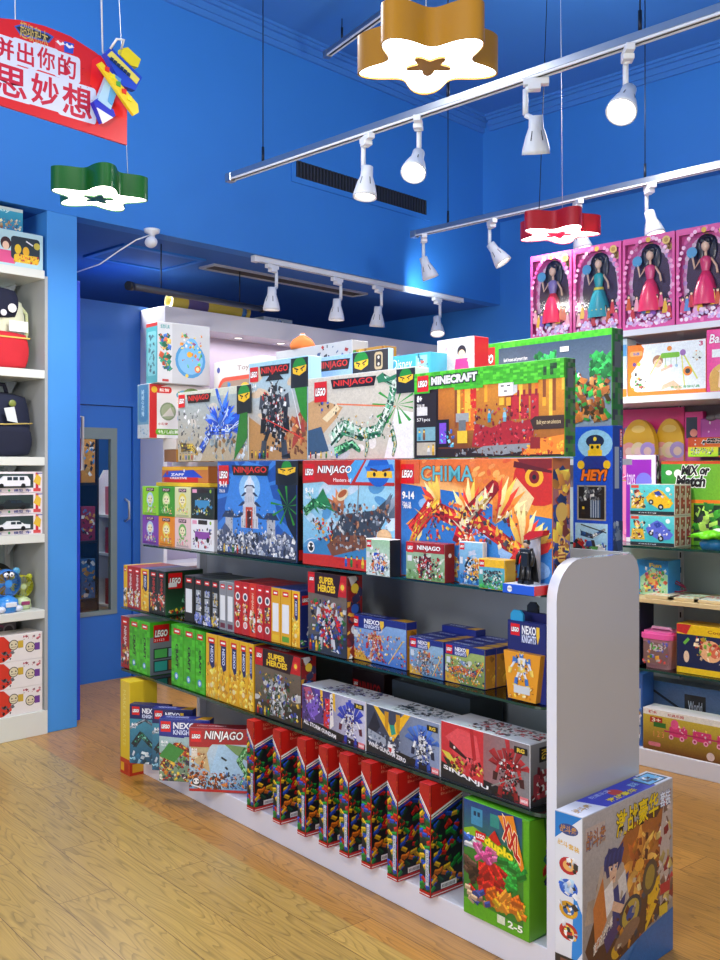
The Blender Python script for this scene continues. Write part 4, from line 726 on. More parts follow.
def art_heroes(p):
    p.rect(0, 0, 1, 1, 'e6e2e0'); p.poly([(0, 0), (.12, .02), (.3, .2), (.28, .7), (.12, .98), (0, 1)], 'd03828'); scatter(p, .08, .1, .34, .4, 14, .06, ['1a1a20', '30303a', '606068'], 2)
    for x, c, y in ((.34, 'c8a838', .62), (.72, '6a3a90', .46)): p.ell(x, y, .2, '202020', .2); p.ell(x, y, .17, 'd8d0b0', .17); p.rect(x + .1, y - .14, x + .22, y + .14, c); p.ell(x - .04, y + .02, .03, '303030'); p.ell(x + .05, y + .02, .03, '303030'); p.line(x - .06, y - .08, x + .06, y - .08, .02, '604040')
    scatter(p, .55, .74, .95, .9, 16, .04, ['b04858', '303038', 'c08890'], 5)
def art_robotbox(cols, bg, title, seed):
    def f(p): sky(p, bg, mixc(bg, 'ffffff', .4), seed, 4); robot(p, .5, .42, .7, *cols, seed, det=50); p.text(title, .1, .84, .9, .96, 'ffffff', .03, out='202020', ow=.04)
    return f
# ================================================================ materials
M_WALL = mat('matt_blue_wall_paint', '2f7ed2', .62, noise=.05, nscale=2.2, bump=.06, bscale=220)
M_CEIL = mat('matt_blue_ceiling_paint', '3c80d0', .7, noise=.05, nscale=2)
M_PILLAR = mat('lit_blue_pillar_paint', '4090dc', .6, noise=.05, nscale=3, bump=.05, bscale=200)  # paler than the wall: the light falling on the pillar is in the colour
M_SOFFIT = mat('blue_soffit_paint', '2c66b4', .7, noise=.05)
M_DEEP = mat('deep_blue_gloss_paint', '1440c8', .4)
M_DOORB = mat('blue_door_paint', '2c70c8', .45, noise=.04)
M_WHITE = mat('white_melamine', 'e0e2ea', .28, noise=.03, nscale=5, coat=.2)
M_ENDP = mat('glossy_grey_white_laminate', 'bab6b2', .16, noise=.04, nscale=3, coat=.3)
M_CREAM = mat('cream_painted_steel', 'd8dcd4', .4, noise=.03)
M_GREYB = mat('blue_grey_back_board', 'a4acb6', .5, noise=.06)
M_PINKB = mat('pale_lilac_back_board', 'b4a8bc', .5, noise=.05)
M_TAUPE = mat('taupe_back_board', '786c78', .5, noise=.05)
M_TEALB = mat('pale_teal_back_board', 'a8b8bc', .5, noise=.05)
M_ALU = mat('brushed_aluminium', 'c4c8cc', .4, metal=.25, noise=.08, nscale=30)
M_RAIL = mat('satin_rail_aluminium', 'a8b0b8', .3, metal=.9, noise=.05)
M_STEEL = mat('dark_steel_wire', '202838', .4, metal=.6)
M_DARK = mat('black_metal', '14161a', .45)
M_LAMPW = mat('white_lamp_plastic', 'e4e8ec', .35)
M_BLACKS = mat('near_black_smoked_glass', '0c1412', .08, spec=.7)
M_EDGE = mat('dark_green_glass_edge', '0c3a30', .12, spec=.8)
M_GLASS = glass_mat('clear_green_glass', (.80, .90, .86), 1.5, .02)
M_PANE = glass_mat('clear_pane_glass', (.86, .92, .92), 1.45, .01)
M_FILM = glass_mat('clear_plastic_film', (.97, .97, .98), 1.35, .04)
M_GLOW = mat('lit_lamp_diffuser', 'ffffff', .4, emit='fff6ee', es=9)
M_BULB = mat('lit_bulb', 'ffffff', .4, emit='fff4e8', es=12)
M_BULBD = mat('dim_lit_bulb', 'ffffff', .4, emit='fff4e8', es=4)
def floor_mat():
    m, nt, b = base_mat('oak_laminate_planks'); N = nt.nodes.new; L = nt.links.new
    tc = N('ShaderNodeTexCoord'); mp = N('ShaderNodeMapping'); mp.inputs['Rotation'].default_value = (0, 0, -math.radians(84.066))
    L(tc.outputs['Object'], mp.inputs['Vector'])
    br = N('ShaderNodeTexBrick'); br.inputs['Scale'].default_value = 1; br.inputs['Brick Width'].default_value = 1.22; br.inputs['Row Height'].default_value = .19
    br.inputs['Mortar Size'].default_value = .0012; br.inputs['Mortar Smooth'].default_value = .1; br.offset = .37
    br.inputs['Color1'].default_value = (.0, 0, 0, 1); br.inputs['Color2'].default_value = (1, 1, 1, 1); br.inputs['Mortar'].default_value = (.5, .5, .5, 1)
    L(mp.outputs[0], br.inputs['Vector'])
    sx = N('ShaderNodeSeparateXYZ'); L(mp.outputs[0], sx.inputs[0])
    # cathedral grain
    m2 = N('ShaderNodeMapping'); m2.inputs['Scale'].default_value = (1.1, 9, 1); L(mp.outputs[0], m2.inputs['Vector'])
    ad = N('ShaderNodeVectorMath'); ad.operation = 'ADD'; sc = N('ShaderNodeVectorMath'); sc.operation = 'SCALE'; sc.inputs['Scale'].default_value = 23
    L(br.outputs['Color'], sc.inputs[0]); L(m2.outputs[0], ad.inputs[0]); L(sc.outputs[0], ad.inputs[1])
    n1 = N('ShaderNodeTexNoise'); n1.inputs['Scale'].default_value = .9; n1.inputs['Detail'].default_value = 2; L(ad.outputs[0], n1.inputs['Vector'])
    ml = N('ShaderNodeMath'); ml.operation = 'MULTIPLY'; ml.inputs[1].default_value = 22; L(n1.outputs['Fac'], ml.inputs[0])
    fr = N('ShaderNodeMath'); fr.operation = 'FRACT'; L(ml.outputs[0], fr.inputs[0])
    cr = N('ShaderNodeValToRGB'); cr.color_ramp.elements[0].position = 0; cr.color_ramp.elements[0].color = (.62, .62, .62, 1); cr.color_ramp.elements[1].position = .35; cr.color_ramp.elements[1].color = (1, 1, 1, 1)
    L(fr.outputs[0], cr.inputs[0])
    m3 = N('ShaderNodeMapping'); m3.inputs['Scale'].default_value = (3, 120, 1); L(mp.outputs[0], m3.inputs['Vector'])
    n2 = N('ShaderNodeTexNoise'); n2.inputs['Scale'].default_value = 1; n2.inputs['Detail'].default_value = 4; L(m3.outputs[0], n2.inputs['Vector'])
    c2 = N('ShaderNodeMapRange'); c2.inputs[1].default_value = .3; c2.inputs[2].default_value = .7; c2.inputs[3].default_value = .8; c2.inputs[4].default_value = 1.08; L(n2.outputs['Fac'], c2.inputs[0])
    # yellow planks in the open floor, warmer planks by the shelves
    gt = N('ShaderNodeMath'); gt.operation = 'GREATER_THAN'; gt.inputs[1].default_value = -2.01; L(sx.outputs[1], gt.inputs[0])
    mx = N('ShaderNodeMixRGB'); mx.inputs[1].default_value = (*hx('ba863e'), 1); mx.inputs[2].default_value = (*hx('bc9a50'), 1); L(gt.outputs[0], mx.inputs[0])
    tv = N('ShaderNodeMapRange'); tv.inputs[3].default_value = .86; tv.inputs[4].default_value = 1.1; L(br.outputs['Color'], tv.inputs[0])
    cur = mx.outputs[0]
    for src in (cr.outputs[0], c2.outputs[0], tv.outputs[0]):
        q = N('ShaderNodeMixRGB'); q.blend_type = 'MULTIPLY'; q.inputs[0].default_value = .75 if src is cr.outputs[0] else 1; L(cur, q.inputs[1]); L(src, q.inputs[2]); cur = q.outputs[0]
    q = N('ShaderNodeMixRGB'); q.inputs[2].default_value = (*hx('5a3c20'), 1); L(br.outputs['Fac'], q.inputs[0]); L(cur, q.inputs[1]); L(q.outputs[0], b.inputs['Base Color'])
    b.inputs['Roughness'].default_value = .33; b.inputs['Coat Weight'].default_value = .15; b.inputs['Coat Roughness'].default_value = .2
    return m
# ================================================================ the setting
def st(name, mb, m, **k):
    o = mb.obj(name, m, **k); o['kind'] = 'structure'; return o
b = MB(); b.box(-4, 9.2, -4, 8.2, -.1, 0); st('floor', b, floor_mat())
V1 = 5.085; U2 = 7.05; ZC = 4.58
b = MB(); b.box(-4, U2 + .3, V1, V1 + .12, 2.98, ZC); st('wall_bulkhead', b, M_WALL)
b = MB(); b.box(U2, U2 + .15, -4, 8.2, 0, 3.72); st('wall_right', b, M_WALL)
b = MB(); b.box(6.79, U2 + .2, -4, V1, 3.72, ZC); st('wall_upper_right', b, M_WALL)
b = MB(); b.box(-4, 7.3, -4, V1 + .12, ZC, ZC + .1); st('ceiling', b, M_CEIL)
b = MB(); b.box(-4, U2 + .2, V1 + .12, 8.2, 2.98, 3.08); st('ceiling_recess', b, M_SOFFIT)
b = MB(); b.box(-4, 7.3, 8.1, 8.2, 0, 3.0); st('wall_far', b, M_SOFFIT)
b = MB(); b.box(-4.1, -4, -4, 8.2, 0, ZC); st('wall_left', b, M_PINKB)
# stepped cornice
b = MB()
for k, (o_, h_) in enumerate(((.02, .13), (.035, .09), (.06, .045), (.08, .02))): b.box(-4, 6.79, V1 - o_, V1, ZC - h_, ZC - (0 if k == 3 else (.09, .045, .02)[k]) + 0)
st('trim_1', b, M_CEIL)
b = MB()
for k, (o_, h_) in enumerate(((.02, .13), (.035, .09), (.06, .045), (.08, .02))): b.box(6.79 - o_, 6.79, -4, V1 - .08, ZC - h_, ZC - (0 if k == 3 else (.09, .045, .02)[k]))
st('trim_2', b, M_CEIL)
b = MB(); b.box(2.683, 2.871, V1, V1 + .5, 0, 2.98, ch=.003); st('wall_pillar', b, M_PILLAR)
b = MB(); b.box(2.2, 2.683, V1 + .42, V1 + .5, 0, 2.98); st('wall_alcove', b, M_WALL)
b = MB(); b.box(-1, 2.2, V1 + .42, V1 + .5, 0, 2.98); st('wall_alcove_side', b, M_WALL)
b = MB(); b.box(-4, 1.0, V1, V1 + .1, 0, 2.98); st('wall_front_left', b, M_WALL)
# partition wall with the glazed door
VD = 6.06
b = MB(); b.box(2.2, 4.0, VD, VD + .06, 2.0, 2.70); b.box(3.905, 4.0, VD, VD + .06, 0, 2.0)
b.box(2.2, 2.9, VD, VD + .06, 0, 2.0)
st('wall_partition', b, M_DOORB)
b = MB(); b.box(2.9, 2.96, VD - .02, VD + .06, 0, 2.0); b.box(3.86, 3.905, VD - .02, VD + .06, 0, 2.0); b.box(2.96, 3.86, VD - .02, VD + .06, 1.96, 2.0); st('trim_3', b, M_DOORB)
dr = empty('door_1', (2.96, VD, 0)); tag(dr, kind='structure')
b = MB(); w = .895
b.box(0, w, 0, .04, 0, .47); b.box(0, w, 0, .04, 1.80, 1.955); b.box(0, .1, 0, .04, .47, 1.80); b.box(w - .12, w, 0, .04, .47, 1.8)
b.obj('door_leaf', M_DOORB, dr)
b = MB(); b.box(.13, w - .17, .012, .02, .5, 1.72); b.obj('pane', M_PANE, dr)
b = MB()
for q in ((.1, .13, .47, 1.8), (w - .17, w - .12, .47, 1.8), (.13, w - .17, .47, .5), (.13, w - .17, 1.72, 1.8)): b.box(q[0], q[1], -.006, .03, q[2], q[3])
b.obj('glazing_frame', mat('grey_green_rubber_frame', '7a8c8c', .5), dr)
b = MB(); b.tube([(w - .05, 0, 1.13), (w - .05, -.05, 1.15), (w - .05, -.05, 1.27), (w - .05, 0, 1.29)], .009); b.obj('handle', M_ALU, dr)
d2 = empty('door_2', (2.905, V1 + .06, 0)); tag(d2, kind='structure')
b = MB(); b.box(-.02, .02, 0, .82, .02, 2.62, ch=.002); b.obj('door_leaf', M_DEEP, d2)
b = MB(); b.tube([(.02, .06, 1.82), (.07, .06, 1.82), (.07, .06, 1.5), (.02, .06, 1.5)], .009); b.obj('handle', M_ALU, d2)
# air vent in the bulkhead
v = empty('air_vent', (0, V1, 0)); tag(v, 'long dark slotted air vent set high in the blue wall', 'vent')
x0 = vp(295, V1)[0]; x1 = vp(426, V1)[0]; z0 = 3.46; z1 = 3.60
z1 = zt(160, vp(295, V1)[1]); z0 = zt(177, vp(295, V1)[1])
b = MB()
for q in ((x0 - .04, x1 + .04, z0 - .04, z0), (x0 - .04, x1 + .04, z1, z1 + .04), (x0 - .04, x0, z0, z1), (x1, x1 + .04, z0, z1)): b.box(q[0], q[1], -.012, 0, q[2], q[3])
b.obj('frame', M_WALL, v)
b = MB(); b.box(x0, x1, -.004, -.001, z0, z1); b.obj('backing', M_DARK, v)
b = MB(); n = 44
for i in range(n): xx = x0 + (x1 - x0) * (i + .5) / n; b.box(xx - .006, xx + .006, -.010, -.003, z0, z1)
b.obj('grille', mat('dark_grey_slats', '30343c', .5), v)
# things under the recess ceiling
ZS = 2.98
h = empty('ceiling_hatch', (3.75, 5.72, ZS)); tag(h, 'square blue access hatch in the low recess ceiling above the lit shelf', 'hatch')
b = MB()
for q in ((-.33, .33, -.26, -.22), (-.33, .33, .22, .26), (-.33, -.29, -.22, .22), (.29, .33, -.22, .22)): b.box(*q, -.014, 0)
b.obj('frame', M_WALL, h)
b = MB(); b.box(-.29, .29, -.22, .22, -.005, 0); b.obj('cover', M_SOFFIT, h)
v = empty('ceiling_grille', (5.0, 5.62, ZS)); tag(v, 'long grey-brown strip grille in the dark recess ceiling behind the small track lights', 'grille')
b = MB()
for q in ((-.8, .8, -.09, -.07), (-.8, .8, .07, .09), (-.8, -.78, -.07, .07), (.78, .8, -.07, .07)): b.box(*q, -.015, 0)
b.obj('frame', M_ALU, v)
b = MB(); b.box(-.78, .78, -.07, .07, -.006, 0); b.obj('mesh_panel', mat('grey_brown_mesh', '4a443c', .6), v)
def P3(px, py, t): q = ray(px) * t; return Vector((q.x, q.y, zt(py, t)))
t_ = empty('tube_light_batten', P3(130, 286, 6.0)); p2 = P3(262, 309, 7.4) - P3(130, 286, 6.0)
b = MB(); b.cyl((0, 0, 0), p2, .022); o_ = b.obj('body', mat('unlit_dark_tube', '3c4250', .35), t_)
b = MB(); d_ = p2.normalized()
b.cyl(-d_ * .02, d_ * .02, .028); b.obj('end_cap', M_DARK, t_)
b = MB(); b.cyl(p2 - d_ * .02, p2 + d_ * .02, .028); b.obj('end_cap', M_DARK, t_)
b = MB()
for k in (.2, .8): q = p2 * k; b.cyl(q, (q.x, q.y, ZS - t_.location.z), .004)
b.obj('hanger', M_STEEL, t_)
tag(t_, 'thin unlit tube batten hanging in the dark recess above the lit shelf header', 'light')
# small dome camera with cable
c_ = P3(152, 256, 5.9); c_.z = ZS
s = empty('ceiling_camera', c_); tag(s, 'small white ceiling camera with a trailing wire left of the hatch', 'camera')
b = MB(); b.lathe([(.0, 0), (.05, 0), (.045, -.02), (.02, -.03), (.016, -.06), (.0, -.06)]); b.obj('mount', M_LAMPW, s)
b = MB(); b.ell((-.02, -.02, -.085), .035, .045, .035); b.obj('head', M_LAMPW, s)
b = MB(); b.tube([(0, .01, -.03), (-.08, .05, -.07), (-.16, .12, -.14), (-.24, .2, -.22), (-.34, .3, -.27)], .004); b.obj('cable', M_LAMPW, s)

# ================================================================ hanging track lights
def track(name, p0, p1, label, group=None, wires=(), rot=None, ztop=ZC):
    p0 = Vector(p0); p1 = Vector(p1); L_ = (p1 - p0).length; r = math.atan2(p1.y - p0.y, p1.x - p0.x)
    t = empty(name, p0, r); tag(t, label, 'track light rail', group)
    b = MB(); b.box(0, L_, -.02, .02, 0, .034, ch=.002); b.obj('rail', M_RAIL if name != 'short_light_track' else M_LAMPW, t)
    for s_ in (-1, 1): b = MB(); b.box(0, L_, s_ * .016 - .004, s_ * .016 + .004, -.010, -.0005); b.obj('rail_flange', M_LAMPW, t)
    b = MB(); b.box(.01, L_, -.012, .012, -.004, 0); b.obj('contact_slot', M_DARK, t)
    b = MB(); b.box(-.02, .03, -.024, .024, -.016, .034, ch=.003); b.obj('end_cap', M_RAIL if name != 'short_light_track' else M_LAMPW, t)
    for w_ in wires:
        b = MB(); b.cyl((w_, 0, .028), (w_, 0, ztop - p0.z), .0032, n=6); b.cyl((w_, 0, .03), (w_, 0, .12), .008, n=8); b.obj('hanging_wire', M_STEEL, t)
    return t
def spot(p, d, label, group, lit=False, power=40, yaw=0, col=(1, .93, .85), cone=80):
    """track head: adapter, cranked arm, flared head, bulb; p is the point on the rail"""
    d = Vector(d).normalized()
    s = empty('track_spotlight', p); tag(s, label, 'spotlight', group)
    R_ = Matrix.Rotation(yaw, 3, 'Z')
    V = lambda *a: R_ @ Vector(a)
    b = MB(); vs = MB(); vs.box(-.055, .055, -.018, .018, -.04, -.012, ch=.002); vs.box(-.02, .035, -.022, .022, -.062, -.04, ch=.002)
    b.v = [tuple(V(*q)) for q in vs.v]; b.f = vs.f; b.c = vs.c; b.sm = vs.sm; b.obj('adapter', M_LAMPW, s)
    j = V(.045, 0, -.055); k = V(.045, 0, -.165); c0 = V(.0, 0, -.19)
    b = MB(); b.cyl(V(.01, 0, -.055), j, .013, n=8); b.cyl(j, k, .012, n=8); b.cyl(k, c0, .012, n=8); b.obj('arm', M_LAMPW, s)
    q = Vector((0, 0, 1)).rotation_difference(d).to_matrix().to_4x4(); Mx = Matrix.Translation(c0 - d * .035) @ q
    b = MB(); b.lathe([(0, .015), (.030, .015), (.032, .065), (.045, .1), (.059, .155), (.061, .175), (.056, .175), (.053, .158)], 22, M=Mx)
    b.obj('lamp_head', M_LAMPW, s)
    b = MB()
    for i in range(6):
        a = i * PI / 3; ca, sa = math.cos(a), math.sin(a)
        pt = lambda r, z, da: Mx @ Vector((r * math.cos(a + da), r * math.sin(a + da), z))
        b.face([pt(.0385, .078, -.05), pt(.0385, .078, .05), pt(.0505, .118, .05), pt(.0505, .118, -.05)])
    b.obj('cooling_slot', M_DARK, s)
    b = MB(); b.lathe([(0, .158), (.03, .160), (.054, .156)], 20, M=Mx); b.obj('bulb', M_BULB if lit else M_BULBD, s)
    l = bpy.data.lights.new('spot_glow', 'SPOT'); l.energy = power; l.spot_size = math.radians(cone); l.spot_blend = .6; l.shadow_soft_size = .05; l.color = col
    o = bpy.data.objects.new('spot_glow', l); COL.objects.link(o); o.location = Vector(p) + c0 + d * .18; o.rotation_euler = d.to_track_quat('-Z', 'Y').to_euler()
    return s
def D3(r, f, u): q = Rt * r + Fw * f; return (q.x, q.y, u)
ZT = 3.2
ua = 3.5; va = up(230, ua)[0]
track('light_track', (ua, va, ZT), (ua, .2, ZT), 'long aluminium light rail hung nearest, passing above the brick set shelf', 'ceiling light rails', wires=(va - up(263, ua)[0], va - up(448, ua)[0], va - up(640, ua)[0]))
ub = 5.27; vb = up(414, ub)[0]
track('light_track', (ub, vb, ZT), (ub, .9, ZT), 'aluminium light rail hung farther off, behind the red star lamp', 'ceiling light rails', wires=(vb - up(448, ub)[0], vb - up(645, ub)[0]))
track('short_light_track', (vp(255, 5.13)[0], 5.13, 2.952), (vp(462, 5.13)[0], 5.13, 2.952), 'white light rail fixed along the lower edge of the blue bulkhead', None)
track('upper_light_track', (4.66, 4.84, 4.40), (4.1, 2.5, 4.40), 'light rail mounted high near the cornice behind the yellow star lamp', None, wires=(.2,))
heads = []
TG = lambda px, u: (u, up(px, u)[0], ZT)
spot(TG(367, ua), D3(-.08, -.1, -1), 'unlit-looking spotlight pointing straight down in front of the air vent', 'rail spotlights', power=60, yaw=1.2)
spot(TG(418, ua), D3(-.2, -.6, -.8), 'glaring spotlight aimed forward, right of the air vent', 'rail spotlights', lit=True, power=60, yaw=.6)
spot(TG(536, ua), D3(.06, .35, -1), 'spotlight aimed down between the yellow and red star lamps', 'rail spotlights', power=150, yaw=2.2)
spot(TG(628, ua), D3(-.35, -.55, -.78), 'glaring spotlight at the right, nearest lit head above the doll boxes', 'rail spotlights', lit=True, power=60, yaw=.7)
spot(TG(424, ub), D3(.35, .1, -.9), 'spotlight at the left end of the farther rail, tilted right', 'rail spotlights', power=150, yaw=.8)
spot(TG(492, ub), D3(.55, -.15, -.85), 'spotlight tilted right, just left of the red star lamp', 'rail spotlights', power=110, yaw=1.)
spot(TG(578, ub), D3(.2, -.2, -1), 'spotlight half hidden behind the red star lamp', 'rail spotlights', power=110, yaw=.9)
spot(TG(650, ub), D3(.15, -.3, -1), 'spotlight hanging above the pink doll boxes on the farther rail', 'rail spotlights', power=110, yaw=.9)
for px, d, lb in ((272, (0, .05, -1), 'first white spotlight from the left end of the bulkhead rail'), (337, (0, .05, -1), 'white bulkhead rail spotlight second from the left, under the air vent'), (378, (.08, .15, -1), 'white bulkhead rail spotlight third from the left, by the lit patch of wall'), (437, (-.25, -.25, -1), 'last white spotlight at the right end of the bulkhead rail')):
    spot((vp(px, 5.13)[0], 5.13, 2.952), d, lb, 'bulkhead spotlights', power=45, yaw=.1)
# a bulb throws a bright patch up the bulkhead
l = bpy.data.lights.new('spill', 'SPOT'); l.energy = 26; l.spot_size = math.radians(75); l.spot_blend = 1; l.color = (.85, .95, 1)
o = bpy.data.objects.new('spill', l); COL.objects.link(o); q = P3(427, 303, 7.5); o.location = q; dd = P3(424, 266, 7.95) - q; o.rotation_euler = Vector((dd.x, dd.y, dd.z)).to_track_quat('-Z', 'Y').to_euler()

# ================================================================ star lamps
def starpts(R, deep=.30, n=200, rot=0):
    out = []
    for i in range(n):
        a = 2 * PI * i / n; k = .5 + .5 * math.cos(5 * a); r = R * ((1 - deep) + deep * k ** 1.2)
        out.append((r * math.cos(a + rot), r * math.sin(a + rot)))
    return out
def star_lamp(px, py, depth, R, H, col, rot, label, power, wires=2):
    c = P3(px, py, depth); s = empty('star_pendant_lamp', c, -PI / 2 + TH); tag(s, label, 'lamp', 'star pendant lamps')
    m = mat('%s_lamp_body' % col[1], col[0], .4, coat=.2)
    o_ = starpts(R, .40, rot=rot); i_ = starpts(R * .97, .40, rot=rot); n = len(o_)
    b = MB(); b.idx([(x, y, 0) for x, y in o_] + [(x, y, H) for x, y in o_] + [(x, y, 0) for x, y in i_] + [(x, y, .02) for x, y in i_],
                    [(k, (k + 1) % n, n + (k + 1) % n, n + k) for k in range(n)] + [(k, (k + 1) % n, 2 * n + (k + 1) % n, 2 * n + k) for k in range(n)] + [(2 * n + k, 2 * n + (k + 1) % n, 3 * n + (k + 1) % n, 3 * n + k) for k in range(n)], smooth=False)
    b.idx([(x, y, H) for x, y in o_], [tuple(range(n))]); b.obj('lamp_body', m, s)
    b = MB(); b.idx([(x, y, .006) for x, y in i_], [tuple(range(n))[::-1]]); b.obj('diffuser', M_GLOW, s)
    b = MB(); b.prism(starpts(R * .32, .5, 60, rot), -.002, .005); b.obj('star_plate', m, s)
    for k in range(wires):
        a = rot + k * 2 * PI / 2.5; b = MB(); b.cyl((R * .6 * math.cos(a), R * .6 * math.sin(a), H), (R * .25 * math.cos(a), R * .25 * math.sin(a), ZC - c.z), .0014 if not k else .0022, n=6); b.obj('hanging_wire', M_STEEL if k else M_LAMPW, s)
    l = bpy.data.lights.new('lamp_glow', 'AREA'); l.shape = 'DISK'; l.size = R * 1.5; l.energy = power; l.color = (1, .95, .9)
    o = bpy.data.objects.new('lamp_glow', l); COL.objects.link(o); o.location = c - Vector((0, 0, .02))
star_lamp(429, 66, 3.05, .238, .118, ('a87808', 'ochre'), PI / 2, 'large ochre-yellow star shaped lamp hanging nearest at the top', 26, 3)
star_lamp(98, 199, 4.6, .235, .108, ('0f5a14', 'green'), .12, 'green star shaped lamp hanging below the red sign', 24, 1)
star_lamp(558, 235, 5.3, .233, .10, ('b8101c', 'red'), math.radians(68), 'red star shaped lamp hanging in front of the blue wall', 24, 2)
# area lights, and unseen point lights added to brighten walls, ceiling and shelves
def area(name, loc, size, e, col=(1, .96, .92), rot=(0, 0, 0), sy=None):
    l = bpy.data.lights.new(name, 'AREA'); l.size = size; l.energy = e; l.color = col
    if sy: l.shape = 'RECTANGLE'; l.size_y = sy
    o = bpy.data.objects.new(name, l); COL.objects.link(o); o.location = loc; o.rotation_euler = rot; return o
def fill_point(loc, e, r=.25):
    l = bpy.data.lights.new('added_fill_glow', 'POINT'); l.energy = e; l.shadow_soft_size = r; l.color = (1, .95, .9)
    o = bpy.data.objects.new('added_fill_glow', l); COL.objects.link(o); o.location = loc
fill_point((.3, .9, 2.6), 115); fill_point((-.3, 3.0, 2.5), 90); fill_point((2.6, -1.4, 2.6), 90); fill_point((4.9, 2.7, 3.55), 36, .2); fill_point((2.3, 3.3, 3.6), 45, .2)
# unseen area light added at the left to brighten the shelf interiors
area('side_fill_light', (-3.6, 1.6, 1.7), 4.5, 120, (1, .98, .96), (0, -PI / 2, 0), sy=2.2)
area('recess_fill_light', (3.8, 6.35, 2.9), .5, 45)  # unseen light added to brighten the recess and the goods behind the door

# ================================================================ hanging red sign
VS = 2.62
sg = empty('hanging_sign', (0, VS, 0)); tag(sg, 'red curved-top hanging sign with pale outlined Chinese lettering and a block aeroplane', 'sign')
xr, tr = vp(127, VS); xl = xr - 1.55
zb = zt(145, tr); zr = zt(90, tr)
def sgp(px, py): x, t = vp(px, VS); return x, zt(py, t)
sx0, sz0 = xl, zb; SW = xr - xl; top = [sgp(0, 18), sgp(20, 20), sgp(45, 26), sgp(70, 36), sgp(95, 52), sgp(112, 66), sgp(127, 88)]
zmax = max(z for x, z in top) + .02
outl = [(xl, zb + .05), (xr, zb)] + top[::-1] + [(2 * top[0][0] - x - .05, z) for x, z in top[1:5] if 2 * top[0][0] - x - .05 > xl] + [(xl, zr)]
b = MB(); b.prism(outl, 0, .008, '#d01820', 'y'); b.obj('board', PRINT, sg)
p = P((xl, 0, zb), (1, 0, 0), (0, 0, 1), SW, zmax - zb)
def nx(px, py): x, z = sgp(px, py); return ((x - xl) / SW, (z - zb) / (zmax - zb))
def txt(s_, a, c, col, bold, **k):  # a = lower left px, c = upper right px
    x0_, y0_ = nx(*a); x1_, y1_ = nx(*c); p.text(s_, x0_, y0_, x1_, y1_, col, bold, **k)
p.poly([nx(88, 105), nx(127, 120), nx(127, 90), nx(100, 55), nx(92, 60)], 'e8141c')
CH = (('拼', (-12, 54), (14, 41)), ('出', (17, 62), (34, 46)), ('你', (37, 67), (55, 51)), ('的', (58, 75), (76, 59)), ('思', (-6, 92), (27, 71)), ('妙', (31, 102), (59, 80)), ('想', (62, 113), (92, 90)))
for s_, a, c in CH:
    x0_, y0_ = nx(*a); x1_, y1_ = nx(*c); p.rrect(x0_ - .009, y0_ - .022, x1_ + .009, y1_ + .022, .035, 'd0d8f0')
for s_, a, c in CH: txt(s_, a, c, 'c01838', .02)
p.poly([nx(14, 26), nx(22, 24), nx(48, 33), nx(54, 37), nx(49, 43), nx(20, 35)], '3a58b0'); p.poly([nx(16, 27), nx(22, 26), nx(47, 34.5), nx(51, 37.5), nx(48, 41), nx(21, 33.5)], '1c2430'); txt('超级积木', (20, 38), (48, 31), 'c8b060', 0, rise=-.02)
p.poly([nx(55, 38), nx(64, 41), nx(64, 52), nx(55, 48)], 'd83848'); p.poly([nx(64, 41), nx(74, 44), nx(73, 54), nx(64, 52)], '2850c8')
for (x_, y_) in ((60, 43), (69, 46)): q = nx(x_, y_); p.ell(q[0] - .004, q[1] + .008, .012, 'e8e8f0'); p.ell(q[0] + .006, q[1] + .008, .012, 'e8e8f0'); p.poly([(q[0] - .01, q[1] + .005), (q[0] + .012, q[1] + .005), (q[0], q[1] - .025)], 'e8e8f0')
scatter(p, nx(78, 90)[0], nx(100, 110)[1], nx(92, 70)[0], nx(78, 66)[1], 14, .008, ['901018', 'a81018'], 4)
p.mb.obj('lettering', PRINT, sg)
b = MB()
def cut(pts, col, y0, y1): b.prism([sgp(*q) for q in pts], y0, y1, col, 'y')
cut([(100, 56), (106, 50), (137, 80), (130, 93), (117, 88)], '1c4ad0', -.03, -.008)
cut([(102, 58), (106, 54), (134, 82), (131, 87)], 'e8dc60', -.033, -.03)
for i in range(6): k = i / 6; cut([(105 + 20 * k, 60 + 18 * k), (108 + 20 * k, 62 + 18 * k), (107 + 20 * k, 65 + 18 * k), (104 + 20 * k, 62.5 + 18 * k)], '14305a', -.035, -.033)
cut([(117, 51), (123, 50), (136, 62), (133, 70), (126, 68), (116, 58)], 'f0e020', -.028, -.006)
cut([(104, 74), (116, 82), (106, 112), (93, 102)], 'a8d0ec', -.028, -.008); cut([(108, 76), (116, 82), (107, 108), (103, 104)], '58a0d8', -.031, -.028)
cut([(89, 104), (94, 100), (109, 112), (111, 118), (98, 125)], '1828c0', -.026, -.006); cut([(92, 110), (108, 120), (98, 126)], 'e8ecf8', -.03, -.026)
cut([(90, 68), (94, 66), (130, 108), (131, 116), (126, 119), (118, 108)], 'ecd020', -.045, -.034)
for i in range(5): k = i / 5; cut([(97 + 28 * k, 71 + 36 * k), (101 + 28 * k, 72 + 36 * k), (101 + 28 * k, 77 + 36 * k), (97 + 28 * k, 75 + 36 * k)], ('e03020', 'e8e020', '48a848')[i % 3], -.049, -.045)
b.obj('block_aeroplane', PRINT, sg)
for (px, py, px2) in ((103, 52, 88), (104, 60, 90), (16, 22, 8)):
    a = sgp(px, py); c = sgp(px2, 0); b = MB(); b.cyl((a[0], .004, a[1]), (c[0], .004, ZC), .0012, n=6); b.obj('hanging_wire', M_LAMPW, sg)
b = MB(); b.tube([(*[sgp(105, 52)[0]], -.03, sgp(105, 52)[1]), (sgp(108, 44)[0], -.05, sgp(108, 44)[1]), (sgp(115, 45)[0], -.05, sgp(115, 45)[1]), (sgp(116, 52)[0], -.03, sgp(116, 52)[1])], .004); b.obj('hook', M_LAMPW, sg)
